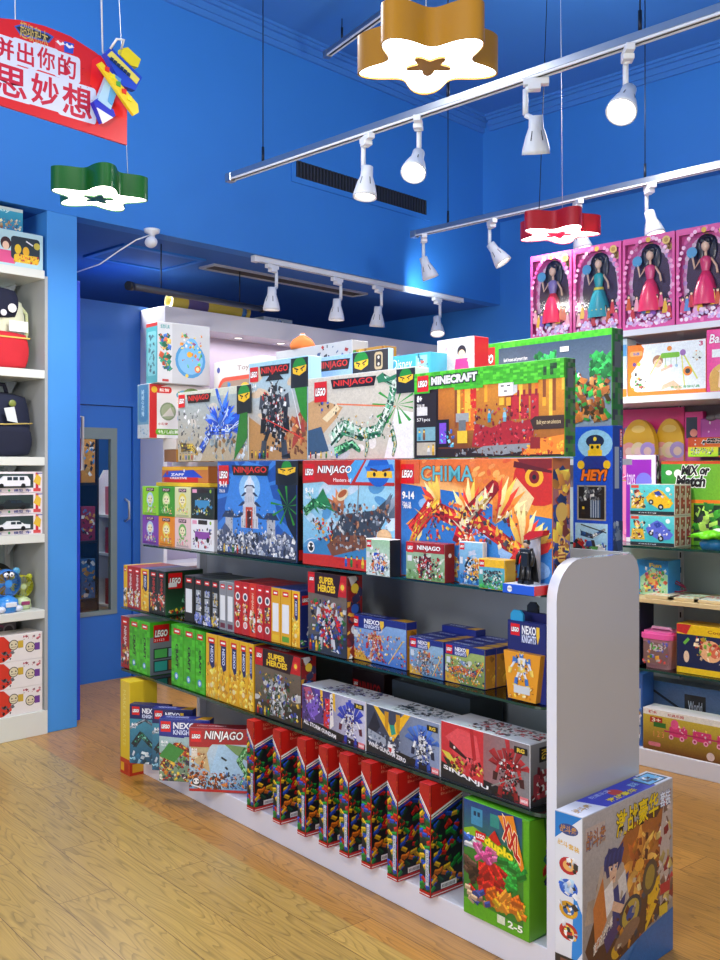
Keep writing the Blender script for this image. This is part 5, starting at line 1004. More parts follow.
# ================================================================ boxed goods
def box(kind, label, cat, group, loc, rz, w, d, h, arts={}, cols=None, col='e0e0e0', carton='carton'):
    r = empty(kind, loc, rz); tag(r, label, cat, group)
    b = MB(); b.box(-w / 2, w / 2, -d / 2, d / 2, 0, h, col, ch=.0015, cols=cols); b.obj(carton, PRINT, r)
    m = .0016
    fr = {'F': ((-w / 2 + m, -d / 2, m), (1, 0, 0), (0, 0, 1), w, h, 'front_panel'), 'R': ((w / 2, -d / 2 + m, m), (0, 1, 0), (0, 0, 1), d, h, 'side_panel'),
          'L': ((-w / 2, d / 2 - m, m), (0, -1, 0), (0, 0, 1), d, h, 'spine_panel'), 'T': ((-w / 2 + m, -d / 2 + m, h), (1, 0, 0), (0, 1, 0), w, d, 'lid_panel')}
    for k, fn in arts.items():
        o, ux, uy, a, c, nm = fr[k]; p = P(o, ux, uy, a - 2 * m, c - 2 * m); fn(p); p.mb.obj(nm, BUSY if nm == 'front_panel' and len(p.mb.f) > 140 else PRINT, r, merge=False)
    return r
def gb(kind, label, cat, group, pl, pr, n, z0, py, d, arts={}, cols=None, col='e0e0e0', h=None, rz=0, back=0):
    gl, t = gp(pl, n); gr = gp(pr, n)[0]; w = gl - gr
    if h is None: h = zt(py, t) - z0
    c = W((gl + gr) / 2, n + back + d / 2)
    return box(kind, label, cat, group, (c.x, c.y, z0), GR + rz, w, d, h, arts, cols, col)
# ---------------------------------------------------------------- the display gondola (local x runs to the viewer's end, y into the depth)
G0 = 4.32; N0 = 2.222; gon = empty('display_gondola', (*W(G0, N0), 0), GR)
tag(gon, 'white display gondola with glass shelves and a round-cornered end panel', 'shelf unit')
XE = G0 - 1.80; XL = -.24
Z1, Z2, Z3, ZP, ZCAP = 1.133, .80, .485, .10, 1.54
b = MB(); b.box(-.0, XE, 0, .40, 0, ZP - .001, ch=.002); b.obj('base', M_WHITE, gon)
b = MB(); b.box(-.1, XE, .40, .415, ZP, 1.236); b.obj('back_panel', M_GREYB, gon)
b = MB(); b.prism([(.02, .15), (2.12, .15), (2.12, .51), (2.36, .51), (2.36, .66), (.02, .66)], ZCAP - .022, ZCAP - .0015); b.obj('top_shelf', M_WHITE, gon)
def shelf(z, x0, x1, th, m, nm='glass_shelf'):
    r = .07; pts = [(x0, .395), (x0, 0)] + [(x1 - r + r * math.sin(a), r - r * math.cos(a)) for a in [i * PI / 12 for i in range(7)]] + [(x1, .395)]
    b = MB(); b.prism(pts, z - th, z - .0008); s = b.obj(nm, m, gon)
    b = MB(); q = pts[1:-1]; n = len(q)
    q2 = [(x, y - .0015) if x < x1 - .01 else (x + .001, y) for x, y in q]
    b.idx([(x, y, z - th) for x, y in q2] + [(x, y, z - .0008) for x, y in q2], [(i, i + 1, n + i + 1, n + i) for i in range(n - 1)]); b.obj('shelf_edge', M_EDGE, s)
    for x in (x0 + .35, (x0 + x1) / 2, x1 - .3) if z > .6 else ():
        b = MB(); b.prism([(.40, z - th - .001), (.40, z - th - .05), (.36, z - th - .04), (.06, z - th - .012), (.06, z - th - .001)], x - .004, x + .004, axis='x'); b.obj('bracket', M_DARK, s)
shelf(Z1, 0, XE + .005, .009, M_GLASS); shelf(Z2, XL, XE + .005, .009, M_GLASS); shelf(Z3, XL, XE + .005, .012, M_BLACKS, 'smoked_shelf')
def endp(x0, x1, y0, y1, ztop):
    r = .12; pts = [(y0, 0), (y1, 0)] + [(y1 - r * .45 + r * .45 * math.cos(a), ztop - r * .6 + r * .6 * math.sin(a)) for a in [i * PI / 16 for i in range(9)]] + [(y0 + r - r * math.sin(a), ztop - r + r * math.cos(a)) for a in [i * PI / 16 for i in range(9)]]
    b = MB(); b.prism(pts, x0, x1, axis='x'); o = b.obj('end_panel', M_ENDP, gon)
    q = pts[::-1][:10] + [(y0, .005)]; q = [(y, z) for y, z in pts[-9:]][::-1]; q = q[::-1] + [(y0, .002)]; n = len(q)
    b = MB(); b.idx([(x0 - .0005, y - .0012, z + .0008) for y, z in q] + [(x1 + .0005, y - .0012, z + .0008) for y, z in q], [(i, i + 1, n + i + 1, n + i) for i in range(n - 1)], smooth=True); b.obj('edge_band', M_WHITE, o)
endp(XE, XE + .035, 0, .412, 1.236)
b = MB(); b.box(-.10, -.07, .36, .399, 0, 1.50); b.obj('upright', M_WHITE, gon)
b = MB(); b.box(1.9, XE - .03, .435, .503, Z1 - .001, Z1 + .018, ch=.002); b.obj('rear_shelf', M_WHITE, gon)
BG = 'brick set boxes on the glass shelf'; BT = 'boxes along the top of the gondola'
K = 'building_set_box'
# ---------------------------------------------------------------- row B on the upper glass shelf
gb(K, 'large box picturing a grey pagoda temple on blue, upper glass shelf', 'box', BG, 217.5, 297, 2.236, Z1, 458, .075, {'F': art_temple, 'R': side_temple}, col='1c3a80', h=ZCAP - Z1 - .002)
gb(K, 'large red-bannered box picturing a grey flying ship against clouds', 'box', BG, 303, 395.2, 2.240, Z1, 460, .07, {'F': art_skyship}, col='a02018', h=ZCAP - Z1 - .002)
gb(K, 'widest box on the upper glass shelf, picturing a red and gold winged vehicle', 'box', BG, 398.5, 552.5, 2.268, Z1, 461, .085, {'F': art_phoenix, 'R': side_phoenix}, col='c87028', h=ZCAP - Z1 - .004)
gb('small_building_set_box', 'small pale box with a blue and white speeder, black side', 'box', 'small boxes in front on the upper glass shelf', 366, 390, 2.182, Z1, 538, .05, {'F': mini_set('', 'c8dce0', '9cc8a0', ['1c50c8', 'f0f0f0', 'e07830'], 31, kind='robot')}, cols={'R': '181c24'})
gb('small_building_set_box', 'small maroon box with a red robot, in front of the winged vehicle box', 'box', 'small boxes in front on the upper glass shelf', 406, 445, 2.205, Z1, 541, .045, {'F': mini_set('NINJAGO', '6a9858', 'a8c8b0', ['8a1c20', '40242a', 'c83030'], 33, band='a01c20', kind='robot'), 'R': lambda p: (p.rect(0, 0, 1, 1, '7a1418'), p.ell(.5, .7, .06, 'e8e8e8'))}, col='8a1a1e')
gb('small_building_set_box', 'small blue and orange box standing behind the yellow racer box', 'box', 'small boxes in front on the upper glass shelf', 459, 483, 2.235, Z1, 541, .02, {'F': mini_set('', '2870b8', '90c8e8', ['e0a030', 'f0d060', 'c86820'], 35)})
gb('small_building_set_box', 'small yellow box with a black racer, beside the figure stand', 'box', 'small boxes in front on the upper glass shelf', 478.5, 505, 2.20, Z1, 558, .05, {'F': mini_set('', '3aa040', '68b0e8', ['20242c', '383c44', '50545c'], 37, band='e8b81c')}, col='d8a818')
# figure stand with a cloaked toy figure
gl = gp(508, 2.20)[0]; gr = gp(540, 2.20)[0]; c = W((gl + gr) / 2, 2.22); fs = empty('figure_display_stand', (c.x, c.y, Z1), GR)
tag(fs, 'blue, white and red cardboard stand with a curved pale backdrop', 'display stand'); w = gl - gr
b = MB(); b.box(-w / 2, w / 2, -.045, .04, 0, .028, '2058d0', ch=.001, cols={'R': 'c82028', 'T': 'c8d0e0'}); b.obj('base', PRINT, fs)
p = P((-w / 2 + .01, -.045, .004), (1, 0, 0), (0, 0, 1), w * .5, .02); p.ell(.3, .5, .48, 'f0f0f0'); p.text('FIGURE', .12, .36, .5, .64, '203080', .02); p.mb.obj('base_label', PRINT, fs, merge=False)
b = MB()
for k in range(8):
    a0 = k / 8; a1 = (k + 1) / 8; f = lambda a: (w / 2 - .02 - w * .55 * (1 - a), .036 - .03 * a * a)
    (xa, ya), (xb, yb) = f(a0), f(a1); b.face([(xa, ya, .028), (xb, yb, .028), (xb, yb, .15 + .03 * a1), (xa, ya, .15 + .03 * a0)], 'c8ccd8'); b.face([(xa, ya + .002, .028), (xb, yb + .002, .028), (xb, yb + .002, .15 + .03 * a1), (xa, ya + .002, .15 + .03 * a0)], 'c8ccd8')
b.obj('backdrop', PRINT, fs)
b = MB(); b.prism([(-w * .05, .155), (w / 2, .175), (w / 2 + .004, .19), (w * .1, .185), (-w * .08, .17)], -.01, .02, 'c01820', 'y'); b.obj('header_card', PRINT, fs)
fg = empty('toy_figure', (c.x + .002, c.y, Z1 + .0285), GR); tag(fg, 'black cloaked toy figure standing on the blue and red cardboard stand', 'toy figure')
b = MB()
for s_ in (-1, 1): b.cyl((s_ * .012, -.01, 0), (s_ * .008, -.01, .055), .008, .009, 8, '14161a'); b.box(s_ * .012 - .008, s_ * .012 + .008, -.026, 0, 0, .01, '1a1c22'); b.tube([(s_ * .018, -.01, .1), (s_ * .03, -.014, .08), (s_ * .028, -.02, .055)], .006, 6, '14161a')
b.box(-.015, .015, -.02, 0, .05, .095, '1c2026', ch=.003); b.box(-.022, .022, -.018, -.002, .09, .106, '24282e', ch=.003); b.obj('body', PLAST, fg)
b = MB(); b.ell((0, -.01, .118), .0095, .0095, .012, 'c8a890'); b.ell((0, -.008, .122), .011, .011, .011, '1c1e24'); b.obj('head', PLAST, fg)
b = MB(); n = 9; vs = []
for j, (z_, r_) in enumerate(((.105, .018), (.07, .03), (.02, .036), (.004, .04))):
    for i in range(n): a = PI * i / (n - 1); vs.append((r_ * math.cos(a), -.002 + r_ * .5 * math.sin(a) * (1 + .15 * math.cos(6 * a)), z_))
b.idx(vs, [(j * n + i, j * n + i + 1, (j + 1) * n + i + 1, (j + 1) * n + i) for j in range(3) for i in range(n - 1)], '101216'); b.obj('cloak', CLOTH, fg)
gb(K, 'tall blue box with a printed police toy figure, standing behind the end panel', 'box', None, 573, 613, 2.665, Z1 + .019, 427, .055, {'F': art_city, 'R': side_city}, col='1c3a90')
# small cube toys at the left end
SG = 'small cube boxes at the left end of the upper glass shelf'
cu = [((142.5, 158), ('8cd420', 'b8d8e8'), 'lime', 'bottom'), ((158.5, 174.2), ('3a9a28', 'c8e890'), 'green', ''), ((174.8, 190.4), ('d8dca8', 'e8d850'), 'pale yellow', ''), ]
low = [('7838a8', 'b8d0e8'), ('e88a18', 'f0e060'), ('e8c8c8', '68b050')]; lown = ['purple', 'orange', 'pale pink']
hh = (1.42 - Z1) / 2 - .001
for k in range(2):
    for i in range(3):
        px = cu[i][0]; cc = cu[i][1] if k else low[i]; nm = cu[i][2] if k else lown[i]
        gb('small_toy_box', '%s cube box in the %s layer of the small cube stack' % (nm, 'upper' if k else 'lower'), 'box', SG, px[0], px[1], 2.255, Z1 + k * (hh + .001), 0, .10, {'F': art_cubie(cc[0], cc[1], i + k * 3)}, col=cc[0], h=hh)
    gb('small_toy_box', ('black box with a blue car, upper right of the small cube stack', 'silver box with a purple truck, lower right of the small cube stack')[1 - k], 'box', SG, 191, 214, 2.255, Z1 + k * (hh + .001), 0, .10, {'F': art_cars(['3a90c8', 'c0c040', '206030'] if k else ['9048a8', '3a60b0', 'd04050'], 3 if k else 2)}, col='283028' if k else 'd8d8dc', h=hh)
gb('toy_box', 'thin yellow box lying under the multicoloured box at the left', 'box', None, 156, 209, 2.28, 1.421, 0, .1, col='e0b820', h=.018)
gb('toy_box', 'multicoloured box with blue and red bands, above the small cube boxes', 'box', None, 162, 208, 2.285, 1.44, 0, .08, {'F': lambda p: (p.rect(0, 0, 1, 1, 'c87830'), p.rect(0, .8, 1, 1, 'e8b020'), p.poly([(0, .3), (.1, .7), (.7, .8), (.9, .3)], '1c48c8'), p.rect(.05, 0, .8, .32, 'c82018'), p.text('ZAPF', .2, .42, .5, .58, 'f0f0f8', .03), p.text('CREATIVE', .18, .2, .56, .34, 'f0f0f8', .03), p.ell(.5, .75, .1, 'e8e8f0'), p.ell(.12, .6, .15, 'a02848'))}, col='b86828', h=.077)
gb(K, 'green-topped box half hidden between the cube boxes and the temple box', 'box', None, 200, 236, 2.40, Z1, 0, .06, {'F': lambda p: (p.rect(0, 0, 1, 1, '2a3a28'), p.rect(0, .74, 1, 1, '3aa020'), p.text('CRAFT', .1, .82, .6, .94, 'd8d8d8', .05, out='181818', ow=.08), scatter(p, 0, 0, 1, .7, 60, .05, ['3a8a30', '8ab0c0', '202820', 'd0d8d0', 'c03028'], 6))}, col='3a9a20', h=.383)
# ---------------------------------------------------------------- row A on the top
ZA = ZCAP
gb(K, 'grey-green box picturing a blue dragon, left on top of the gondola', 'box', BT, 178, 248, 2.275, ZA, 393, .075, {'F': art_bluedragon}, col='b8bcb0')
gb(K, 'sky-blue box picturing a black robot, second brick set from the left on top', 'box', BT, 249, 307.5, 2.28, ZA, 364, .07, {'F': art_darkmech}, col='a0c8e0')
gb(K, 'pale box picturing a long green dragon, middle of the top row', 'box', BT, 308, 413.5, 2.275, ZA, 379, .075, {'F': art_greendragon}, col='c8ccd0')
gb(K, 'pale blue box behind the green dragon box, only its upper band showing', 'box', BT, 304.5, 388.5, 2.44, ZA, 360, .026, {'F': art_backninja}, col='a8c8ec')
gb(K, 'green-topped box picturing a red brick fortress and a white floating cube', 'box', BT, 414.5, 565, 2.27, ZA, 374, .05, {'F': art_fortress, 'R': side_grass}, col='3a9a20')
gb(K, 'large green-edged box with a tree house on dusk blue, behind the fortress box', 'box', BT, 474, 612, 2.765, ZA, 346, .065, {'F': art_treehouse, 'R': side_grass}, col='3a9a20')
gb('toy_box', 'turquoise box with thin white script, behind the fortress box', 'box', BT, 390, 430, 2.47, ZA, 357, .09, {'F': art_castle_cyan}, col='40a8c4')
gb('toy_box', 'white box with a girl in pink and a red edge, by the tree house box', 'box', BT, 437, 474, 2.60, ZA, 341, .08, {'F': art_girlbox}, cols={'R': 'c81c28', 'T': 'c81c28'}, col='e4e0e4')
gb('toy_box', 'white window box of round red toys, behind the blue dragon box', 'box', BT, 214, 262, 2.50, ZA, 363, .08, {'F': art_window_toy}, cols={'L': 'c02830'}, col='eeeae8')
gb('toy_box', 'long plain white box lying behind the robot and dragon boxes', 'box', BT, 276, 352, 2.60, ZA, 352, .09, {'F': lambda p: (p.rect(0, 0, 1, 1, 'b4b8bc'), scatter(p, .5, .86, .98, .98, 14, .02, ['202838', 'a02028', '304878'], 4))}, col='b8bcc0')
gb('toy_box', 'olive and brown box behind the green dragon box', 'box', BT, 353, 384, 2.60, ZA, 350, .07, {'F': lambda p: (p.rect(0, 0, 1, 1, 'b08430'), scatter(p, 0, .5, 1, 1, 20, .05, ['8a5a20', 'd0a040', '40802c'], 4))}, col='a87c30')
gl = gp(300, 2.63)[0]; c = W(gl, 2.645); t_ = gp(300, 2.63)[1]; hb = zt(352, gp(276, 2.6)[1])
bg = empty('net_bag', (c.x, c.y, hb + .001), GR); tag(bg, 'orange net bag of toys on the plain white box', 'bag')
b = MB(); b.lathe([(.0, 0), (.055, .0), (.06, .02), (.045, .045), (.012, .065), (.008, .075)], 12, 'e07838'); b.obj('netting', CLOTH, bg)
b = MB(); b.cyl((0, 0, .06), (0, 0, .07), .014, n=8, col='f0e8d8'); b.obj('tie', PLAST, bg)
# tall stack at the far left of the top
EN = lambda px, n: gp(px, n)[0]
def endon(kind, label, pl, pr, n, z0, z1, depth, arts, cols, col, group=BT):
    return gb(kind, label, 'box', group, pl, pr, n, z0, 0, depth, arts, cols, col, h=z1 - z0)
endon('toy_box', 'low ochre box at the bottom of the left-hand stack', 164, 176, 2.30, ZA, 1.60, .26, {}, {'R': 'c89030', 'F': '8a5a30'}, 'b88030')
endon('toy_box', 'low white box under the red-edged toy box stack', 163, 176, 2.30, 1.601, 1.654, .26, {'R': lambda p: (p.rect(0, 0, 1, 1, 'd8d0c8'), p.text('TOYS', .1, .4, .3, .7, '806050', .02))}, {}, 'dcd6d0')
endon('toy_box', 'white box with red and blue edges, second from the top of the tall left-hand stack', 137.5, 149, 2.20, 1.655, 1.920, .34, {'F': lambda p: (p.rect(0, 0, 1, 1, '5c88a4'), p.rrect(.1, .3, .9, 1.1, .1, '3c74a0'), p.vtext('宝宝小玩家', .35, .4, .6, .9, 'a8c8dc'), p.rect(0, 0, 1, .25, 'a8b4bc'), scatter(p, .1, .05, .9, .2, 10, .02, ['6080a0', '8898a8'], 3)), 'R': art_redwhite}, {}, 'c8ccd0')
endon('toy_box', 'white box with a round blue playmat picture and teal side, topmost of the left-hand stack', 146.2, 157.6, 2.215, 1.921, 2.215, .29, {'F': side_gym, 'R': art_gym}, {'T': 'c0c4c8'}, 'c0c4c8')
# ---------------------------------------------------------------- row C on the middle glass shelf
CG = 'brick set boxes standing end on along the middle shelf'
ord_ = ['first', 'second', 'third', 'fourth', 'fifth', 'sixth', 'seventh', 'eighth', 'ninth', 'tenth', 'eleventh', 'twelfth', 'thirteenth', 'fourteenth', 'fifteenth', 'sixteenth', 'seventeenth', 'eighteenth', 'nineteenth', 'twentieth', 'twenty-first', 'twenty-second', 'twenty-third']
C = [(123.6, 127, 'e0b41c', 'blocks', '', 'f0f0f0', 'thin yellow'), (127.2, 133.6, 'a81822', 'blocks', 'NINJA', 'e8e8e8', 'red'), (134, 140.4, 'a81822', 'blocks', 'NINJA', 'e8e8e8', 'red'), (140.8, 149, '1c2a70', 'gold', '', '', 'gold and navy'),
     (149.4, 157.4, '161a20', 'blocks', 'NINJA', 'd03028', 'black and red'), (157.8, 165, '161a20', 'blocks', 'NINJA', 'd03028', 'black and red'), (184.4, 193.4, '14161c', 'white', '', '14161c', 'white-labelled black'),
     (194.4, 202.6, '14161c', 'pics', '', '8090d8', 'black picture'), (203, 211, '14161c', 'pics', '', '8090d8', 'black picture'), (211.4, 218.8, '181a22', 'pics', '', 'd0b040', 'black picture'),
     (219.2, 226.2, '8a8e96', 'white', '', '6a2840', 'grey'), (226.6, 233.8, '8a8e96', 'white', '', '6a2840', 'grey'), (234.2, 241.4, 'c01820', 'circle', '', '8a7060', 'red'), (241.8, 248.8, 'c01820', 'circle', '', 'e8a0a0', 'red'),
     (249.2, 255.8, 'd8301c', 'blocks', 'NINJAGO', 'f0d0b0', 'orange-red'), (256.2, 263.6, 'c01820', 'circle', '', 'e8a0a0', 'red'), (264, 270.8, 'b01820', 'circle', '', '6a5a50', 'red'),
     (271.2, 280, 'e0a81c', 'white', '', 'e8c020', 'white-labelled yellow'), (280.6, 290.6, 'e0a81c', 'white', '', '60a030', 'white-labelled yellow'), (292, 299.6, 'e0a818', 'gold', '', '', 'gold and navy')]
topc = {'a81822': 'a81c24', '161a20': '20303c', '14161c': '283038', '8a8e96': 'a0a4a8', 'c01820': 'a81c28', 'd8301c': 'c82c24', 'e0a81c': '2c3c88', 'e0a818': '2c3c88', '1c2a70': '2c3c98', 'e0b41c': 'e0b41c', '181a22': '384038', 'b01820': 'a81c28'}
for i, (a, c_, bgc, kd, ti, ac, nm) in enumerate(C):
    hgt = 1.012 - .0 * i + (.012 if i > 11 else 0) - Z2
    side = {'R': side_robotbox} if i == 5 else ({'R': lambda p: (p.rect(0, 0, 1, 1, '1c2a70'), brick_logo(p, .05, .92, .2), scatter(p, .05, .05, 1, .6, 30, .06, ['3060c0', '50a050', 'e0c040', 'e8e8e8'], 3))} if i == 19 else {})
    fn = spine(bgc, kind=kd, title=ti, acc=ac or 'e8e8e8', seed=i) if kd != 'gold' else spine('f0bc20', kind='gold', seed=i)
    art = {'F': fn}; art.update(side)
    gb(K, '%s spine, %s box from the left on the middle shelf' % (nm, ord_[i]), 'box', CG, a, c_, 2.235, Z2, 0, .21 if i < 7 else .19, art, {'T': topc[bgc]}, bgc, h=hgt)
SH = 'boxes with comic hero banners'
gb(K, 'red-bannered box with a red and white vehicle, standing upright on the middle shelf', 'box', SH, 308, 347, 2.235, Z2, 571, .075, {'F': super_art(['d82028', 'c8ccd4', '2a4a90'], 41, '404858'), 'R': side_super}, col='301418')
NG = 'blue-topped knight set boxes on the middle shelf'
gb(K, 'wide blue-banded box with a brown monster, left of the two smaller stacked rows', 'box', NG, 350.5, 406.5, 2.27, Z2, 613, .05, {'F': nexo('3a6ab8', '90b8e8', ['a84830', 'd8a070', 'c02828'], 43), 'T': lid_nexo, 'R': side_nexo}, col='1c2a80')
for k in range(4):
    gb(K, ['blue-banded box with a grey and orange picture, front of the middle knight row', 'navy-topped box directly behind the grey and orange knight box', 'third box back in the middle knight row', 'rearmost, taller box of the middle knight row'][k], 'box', NG, 409.5, 443.5, 2.255, Z2, 0, .05, dict([('T', lid_nexo)] + ([('F', nexo('4a78a0', '9ac0e0', ['5a6a80', 'c86830', '8898a8'], 45))] if k == 0 else [])), col='1c2a80', h=.128 if k < 3 else .15, back=k * .052)
for k in range(4):
    gb(K, ['blue-banded box with a green and orange picture, front of the right knight row', 'navy-topped box directly behind the green and orange knight box', 'third box back in the right knight row', 'rearmost box of the right knight row'][k], 'box', NG, 445, 485, 2.262, Z2, 0, .05, dict([('T', lid_nexo), ('R', side_nexo)] + ([('F', nexo('607838', 'a8c070', ['c85020', 'e08030', '486078'], 47, 'beast'))] if k == 0 else [])), cols={'R': 'c8861c'}, col='1c2a80', h=.128, back=k * .052)
def blister(pl, pr, n, top, label, cut_, front):
    gl = gp(pl, n)[0]; gr = gp(pr, n)[0]; w = gl - gr; c = W((gl + gr) / 2, n + .02)
    r = empty('figure_pack', (c.x, c.y, Z2), GR); tag(r, label, 'box', 'knight figure packs on the middle shelf')
    h = top - Z2
    b = MB(); b.prism([(-w / 2, 0), (w / 2, 0), (w / 2, h), (-w / 2, h)], -.0, .02, '1c2a80' if front else '20246a', 'y')
    b.prism([(-w * .36, 0.004), (w * .36, .004), (w / 2 - .002, h * .62), (-w / 2 + .002, h * .62)], -.022, 0, 'e0981c', 'y'); b.obj('carton', PRINT, r)
    b = MB(); x0, x1 = cut_; b.prism([(x0 * w, h), (x1 * w, h), (x1 * w, h + .02), (x1 * w - .012, h + .032), (x0 * w + .012, h + .032), (x0 * w, h + .02)], .004, .012, '2a98d0' if front else '14161c', 'y'); b.obj('hang_tab', PRINT, r)
    if front:
        p = P((-w / 2, -.023, .004), (1, 0, 0), (0, 0, 1), w, h * .62); scatter(p, .2, .05, .8, .3, 20, .05, ['f0b830', 'c88018', 'e8d8a0'], 3); robot(p, .5, .66, .75, 'e0e4ec', '3a70c0', 'f0d060', 8, det=30); p.rect(.3, .14, .72, .3, 'c8d0d8'); p.mb.obj('front_panel', PRINT, r, merge=False)
        p = P((-w / 2, 0, h * .62), (1, 0, 0), (0, 0, 1), w, h * .38); p.rect(0, 0, 1, 1, '1c2468'); brick_logo(p, .08, .9, .24); nexo_title(p, .38, .3, .8, .88); p.mb.obj('banner', PRINT, r, merge=False)
blister(503.5, 541.5, 2.235, zt(620, gp(503.5, 2.235)[1]), 'yellow and navy knight figure pack with light blue tab, front of its pair', (-.45, -.12), True)
blister(512, 546, 2.29, zt(611, gp(512, 2.29)[1]), 'knight figure pack with black hanging tab, behind the one with the light blue tab', (-.2, .12), False)
# ---------------------------------------------------------------- row D on the smoked lower shelf
DG = 'brick set boxes standing end on along the smoked shelf'
Dd = [(121, 129, 'a01820', 'blocks', 'NINJA', 'e8e8e8', 'dark red'), (129.4, 139.6, '48b422', 'grass', 'CRAFT', '', 'grass-green'), (140, 149.6, '48b422', 'grass', 'CRAFT', '', 'grass-green'), (171.4, 182.8, '48b422', 'grass', 'CRAFT', '', 'grass-green'), (183.4, 195, '48b422', 'grass', 'CRAFT', '', 'grass-green'), (195.6, 204.8, '48b422', 'grass', 'CRAFT', '', 'grass-green'),
      (206, 217, 'e8b41c', 'gold', '', '', 'golden'), (217.6, 228.6, 'e8b41c', 'gold', '', '', 'golden'), (229.2, 238.6, 'e8b41c', 'gold', '', '', 'golden'), (239.2, 247.6, 'e8b41c', 'gold', '', '', 'golden'), (248.2, 253.4, 'e8b41c', 'gold', '', '', 'golden')]
for i, (a, c_, bgc, kd, ti, ac, nm) in enumerate(Dd):
    art = {'F': spine(bgc, kind=kd, title=ti, acc=ac or 'e8e8e8', seed=i + 50)}
    if i == 2: art['R'] = side_greybox
    gb(K, '%s spine, %s box from the left on the smoked shelf' % (nm, ord_[i]), 'box', DG, a, c_, 2.235, Z3, 0, .2, art, {'T': {'a': 'c8a0a0', '4': '50b82c', 'e': '2c3888'}[bgc[0]]}, bgc, h=(.748 if i < 3 else .77) - Z3)
gb(K, 'red-bannered box with white fighting vehicles, beside the golden spines', 'box', SH, 255, 301, 2.235, Z3, 646, .075, {'F': super_art(['d0d4d8', 'a0a8b0', '486050'], 51, '4a4438'), 'R': side_super, 'T': lambda p: (p.rect(0, 0, 1, 1, 'a01820'), p.text('HEROES', .2, .3, .6, .7, 'e8e8e8'))}, col='301418')
MG = 'white-lidded robot kit boxes'
gb('model_kit_box', 'robot kit box with purple helmet and violet winged robot, left of the three', 'box', MG, 302, 365.5, 2.235, Z3, 684, .14, {'F': kit('ALL STORM GUNDAM', 61, '3a2c58', 'c8c8e0', bust_purple, ['e8e8f0', '2c3aa8', '5a1c30'], '3848c0'), 'T': lid_kit(['2a2a48', '5048a0', 'c8c8dc', '803858', '181820'], 3)}, col='e4e4e8')
gb('model_kit_box', 'robot kit box with golden crest and blue-white robot, middle of the three', 'box', MG, 366.5, 440, 2.235, Z3, 703, .14, {'F': kit('WING GUNDAM ZERO', 62, '4a5264', '8898b8', bust_gold, ['e8ecf4', '2c50b0', '1c2440', '303848'], '4a78d0'), 'T': lid_kit(['202430', '4a5a68', 'e8ecec', '8aa0a8', '101418'], 4)}, col='e4e4e8')
gb('model_kit_box', 'robot kit box with red helmet and red robot, nearest of the three', 'box', MG, 441, 530, 2.235, Z3, 720, .14, {'F': kit('SINANJU', 63, 'a83038', '808084', bust_red, ['c02830', '8a1820', '40181c', '8a8a88'], 'a82830'), 'T': lid_kit(['201418', 'c03840', '701c24', 'e05860', '141014', 'e8d8d8'], 5), 'R': side_kit}, col='e4e4e8')
gb(K, 'dark red box lying at the back of the smoked shelf', 'box', None, 352, 384, 2.47, Z3, 0, .1, {'F': lambda p: (p.rect(0, 0, 1, 1, '201418'), brick_logo(p, .04, .8, .16), p.text('NINJAGO', .24, .5, .9, .8, 'a01c20'), scatter(p, .1, 0, 1, .45, 20, .06, ['701418', '303440', 'a8a8a8'], 3))}, col='2a1416', h=.215)
gb('clear_case', 'smoky clear plastic case lying behind the robot kit boxes', 'box', None, 392, 470, 2.42, Z3, 0, .17, {'T': lambda p: (p.rect(0, 0, 1, 1, '2c3638'), scatter(p, .05, .1, .95, .9, 30, .07, ['5a6a70', '1c2426', '90a0a4', '7a3038', '3a4a60'], 3))}, col='2a3234', h=.225)
# ---------------------------------------------------------------- row E on the white base
def corner(px, py, z): t = (EYE - z) * FPX / (py - HOR); q = ray(px) * t; return q, t
def angled(px, py, w, d, pytop, label, art, col, rzo=42, group='brick set boxes turned outwards on the white base', top=None):
    q, t = corner(px, py, ZP); a = GR + math.radians(rzo); X = Vector((math.cos(a), math.sin(a))); Y = Vector((-math.sin(a), math.cos(a)))
    c = q + X * w / 2 + Y * d / 2
    return box(K, label, 'box', group, (c.x, c.y, ZP), a, w, d, zt(pytop, t) - ZP, art, None, col)
def nexo_sea(p):
    p.grad(0, 0, 1, 1, '184868', '4aa0b8'); beast(p, [(.1, .3), (.3, .5), (.6, .3), (.9, .55)], .1, .05, ['20343c', '308060', '70b8a0', '101c20'], 4); beast(p, [(.0, .6), (.4, .75), (.8, .6)], .05, .03, ['404c58', '8898a0'], 5); scatter(p, 0, 0, 1, .2, 30, .05, ['90c8e0', '204858', 'd8e8f0', '286888'], 6)
    p.rect(0, .76, 1, 1, '141c58'); brick_logo(p, .06, .97, .2); nexo_title(p, .33, .78, .75, .95); ages(p, .05, .64, .05)
def nexo_fire(p):
    p.grad(0, 0, 1, 1, '6a8a50', 'b8d8e8'); beast(p, [(.1, .2), (.35, .55), (.6, .45), (.8, .2)], .16, .1, ['c84820', 'f0a030', 'e8d050', '702010'], 14); scatter(p, 0, 0, 1, .5, 120, .035, ['e88820', 'f4c840', 'a82818', '3a4a50', '58883a', 'e8e0d0', '482050'], 15); p.poly([(0, .4), (.3, .3), (.5, .5), (.2, .62)], '3a8a38')
    p.rect(0, .72, 1, 1, '1c2c88'); p.poly([(0, .72), (.5, .7), (.5, .76)], '1c2c88'); brick_logo(p, .03, .96, .2); nexo_title(p, .28, .75, .78, .95); ages(p, .04, .6, .05)
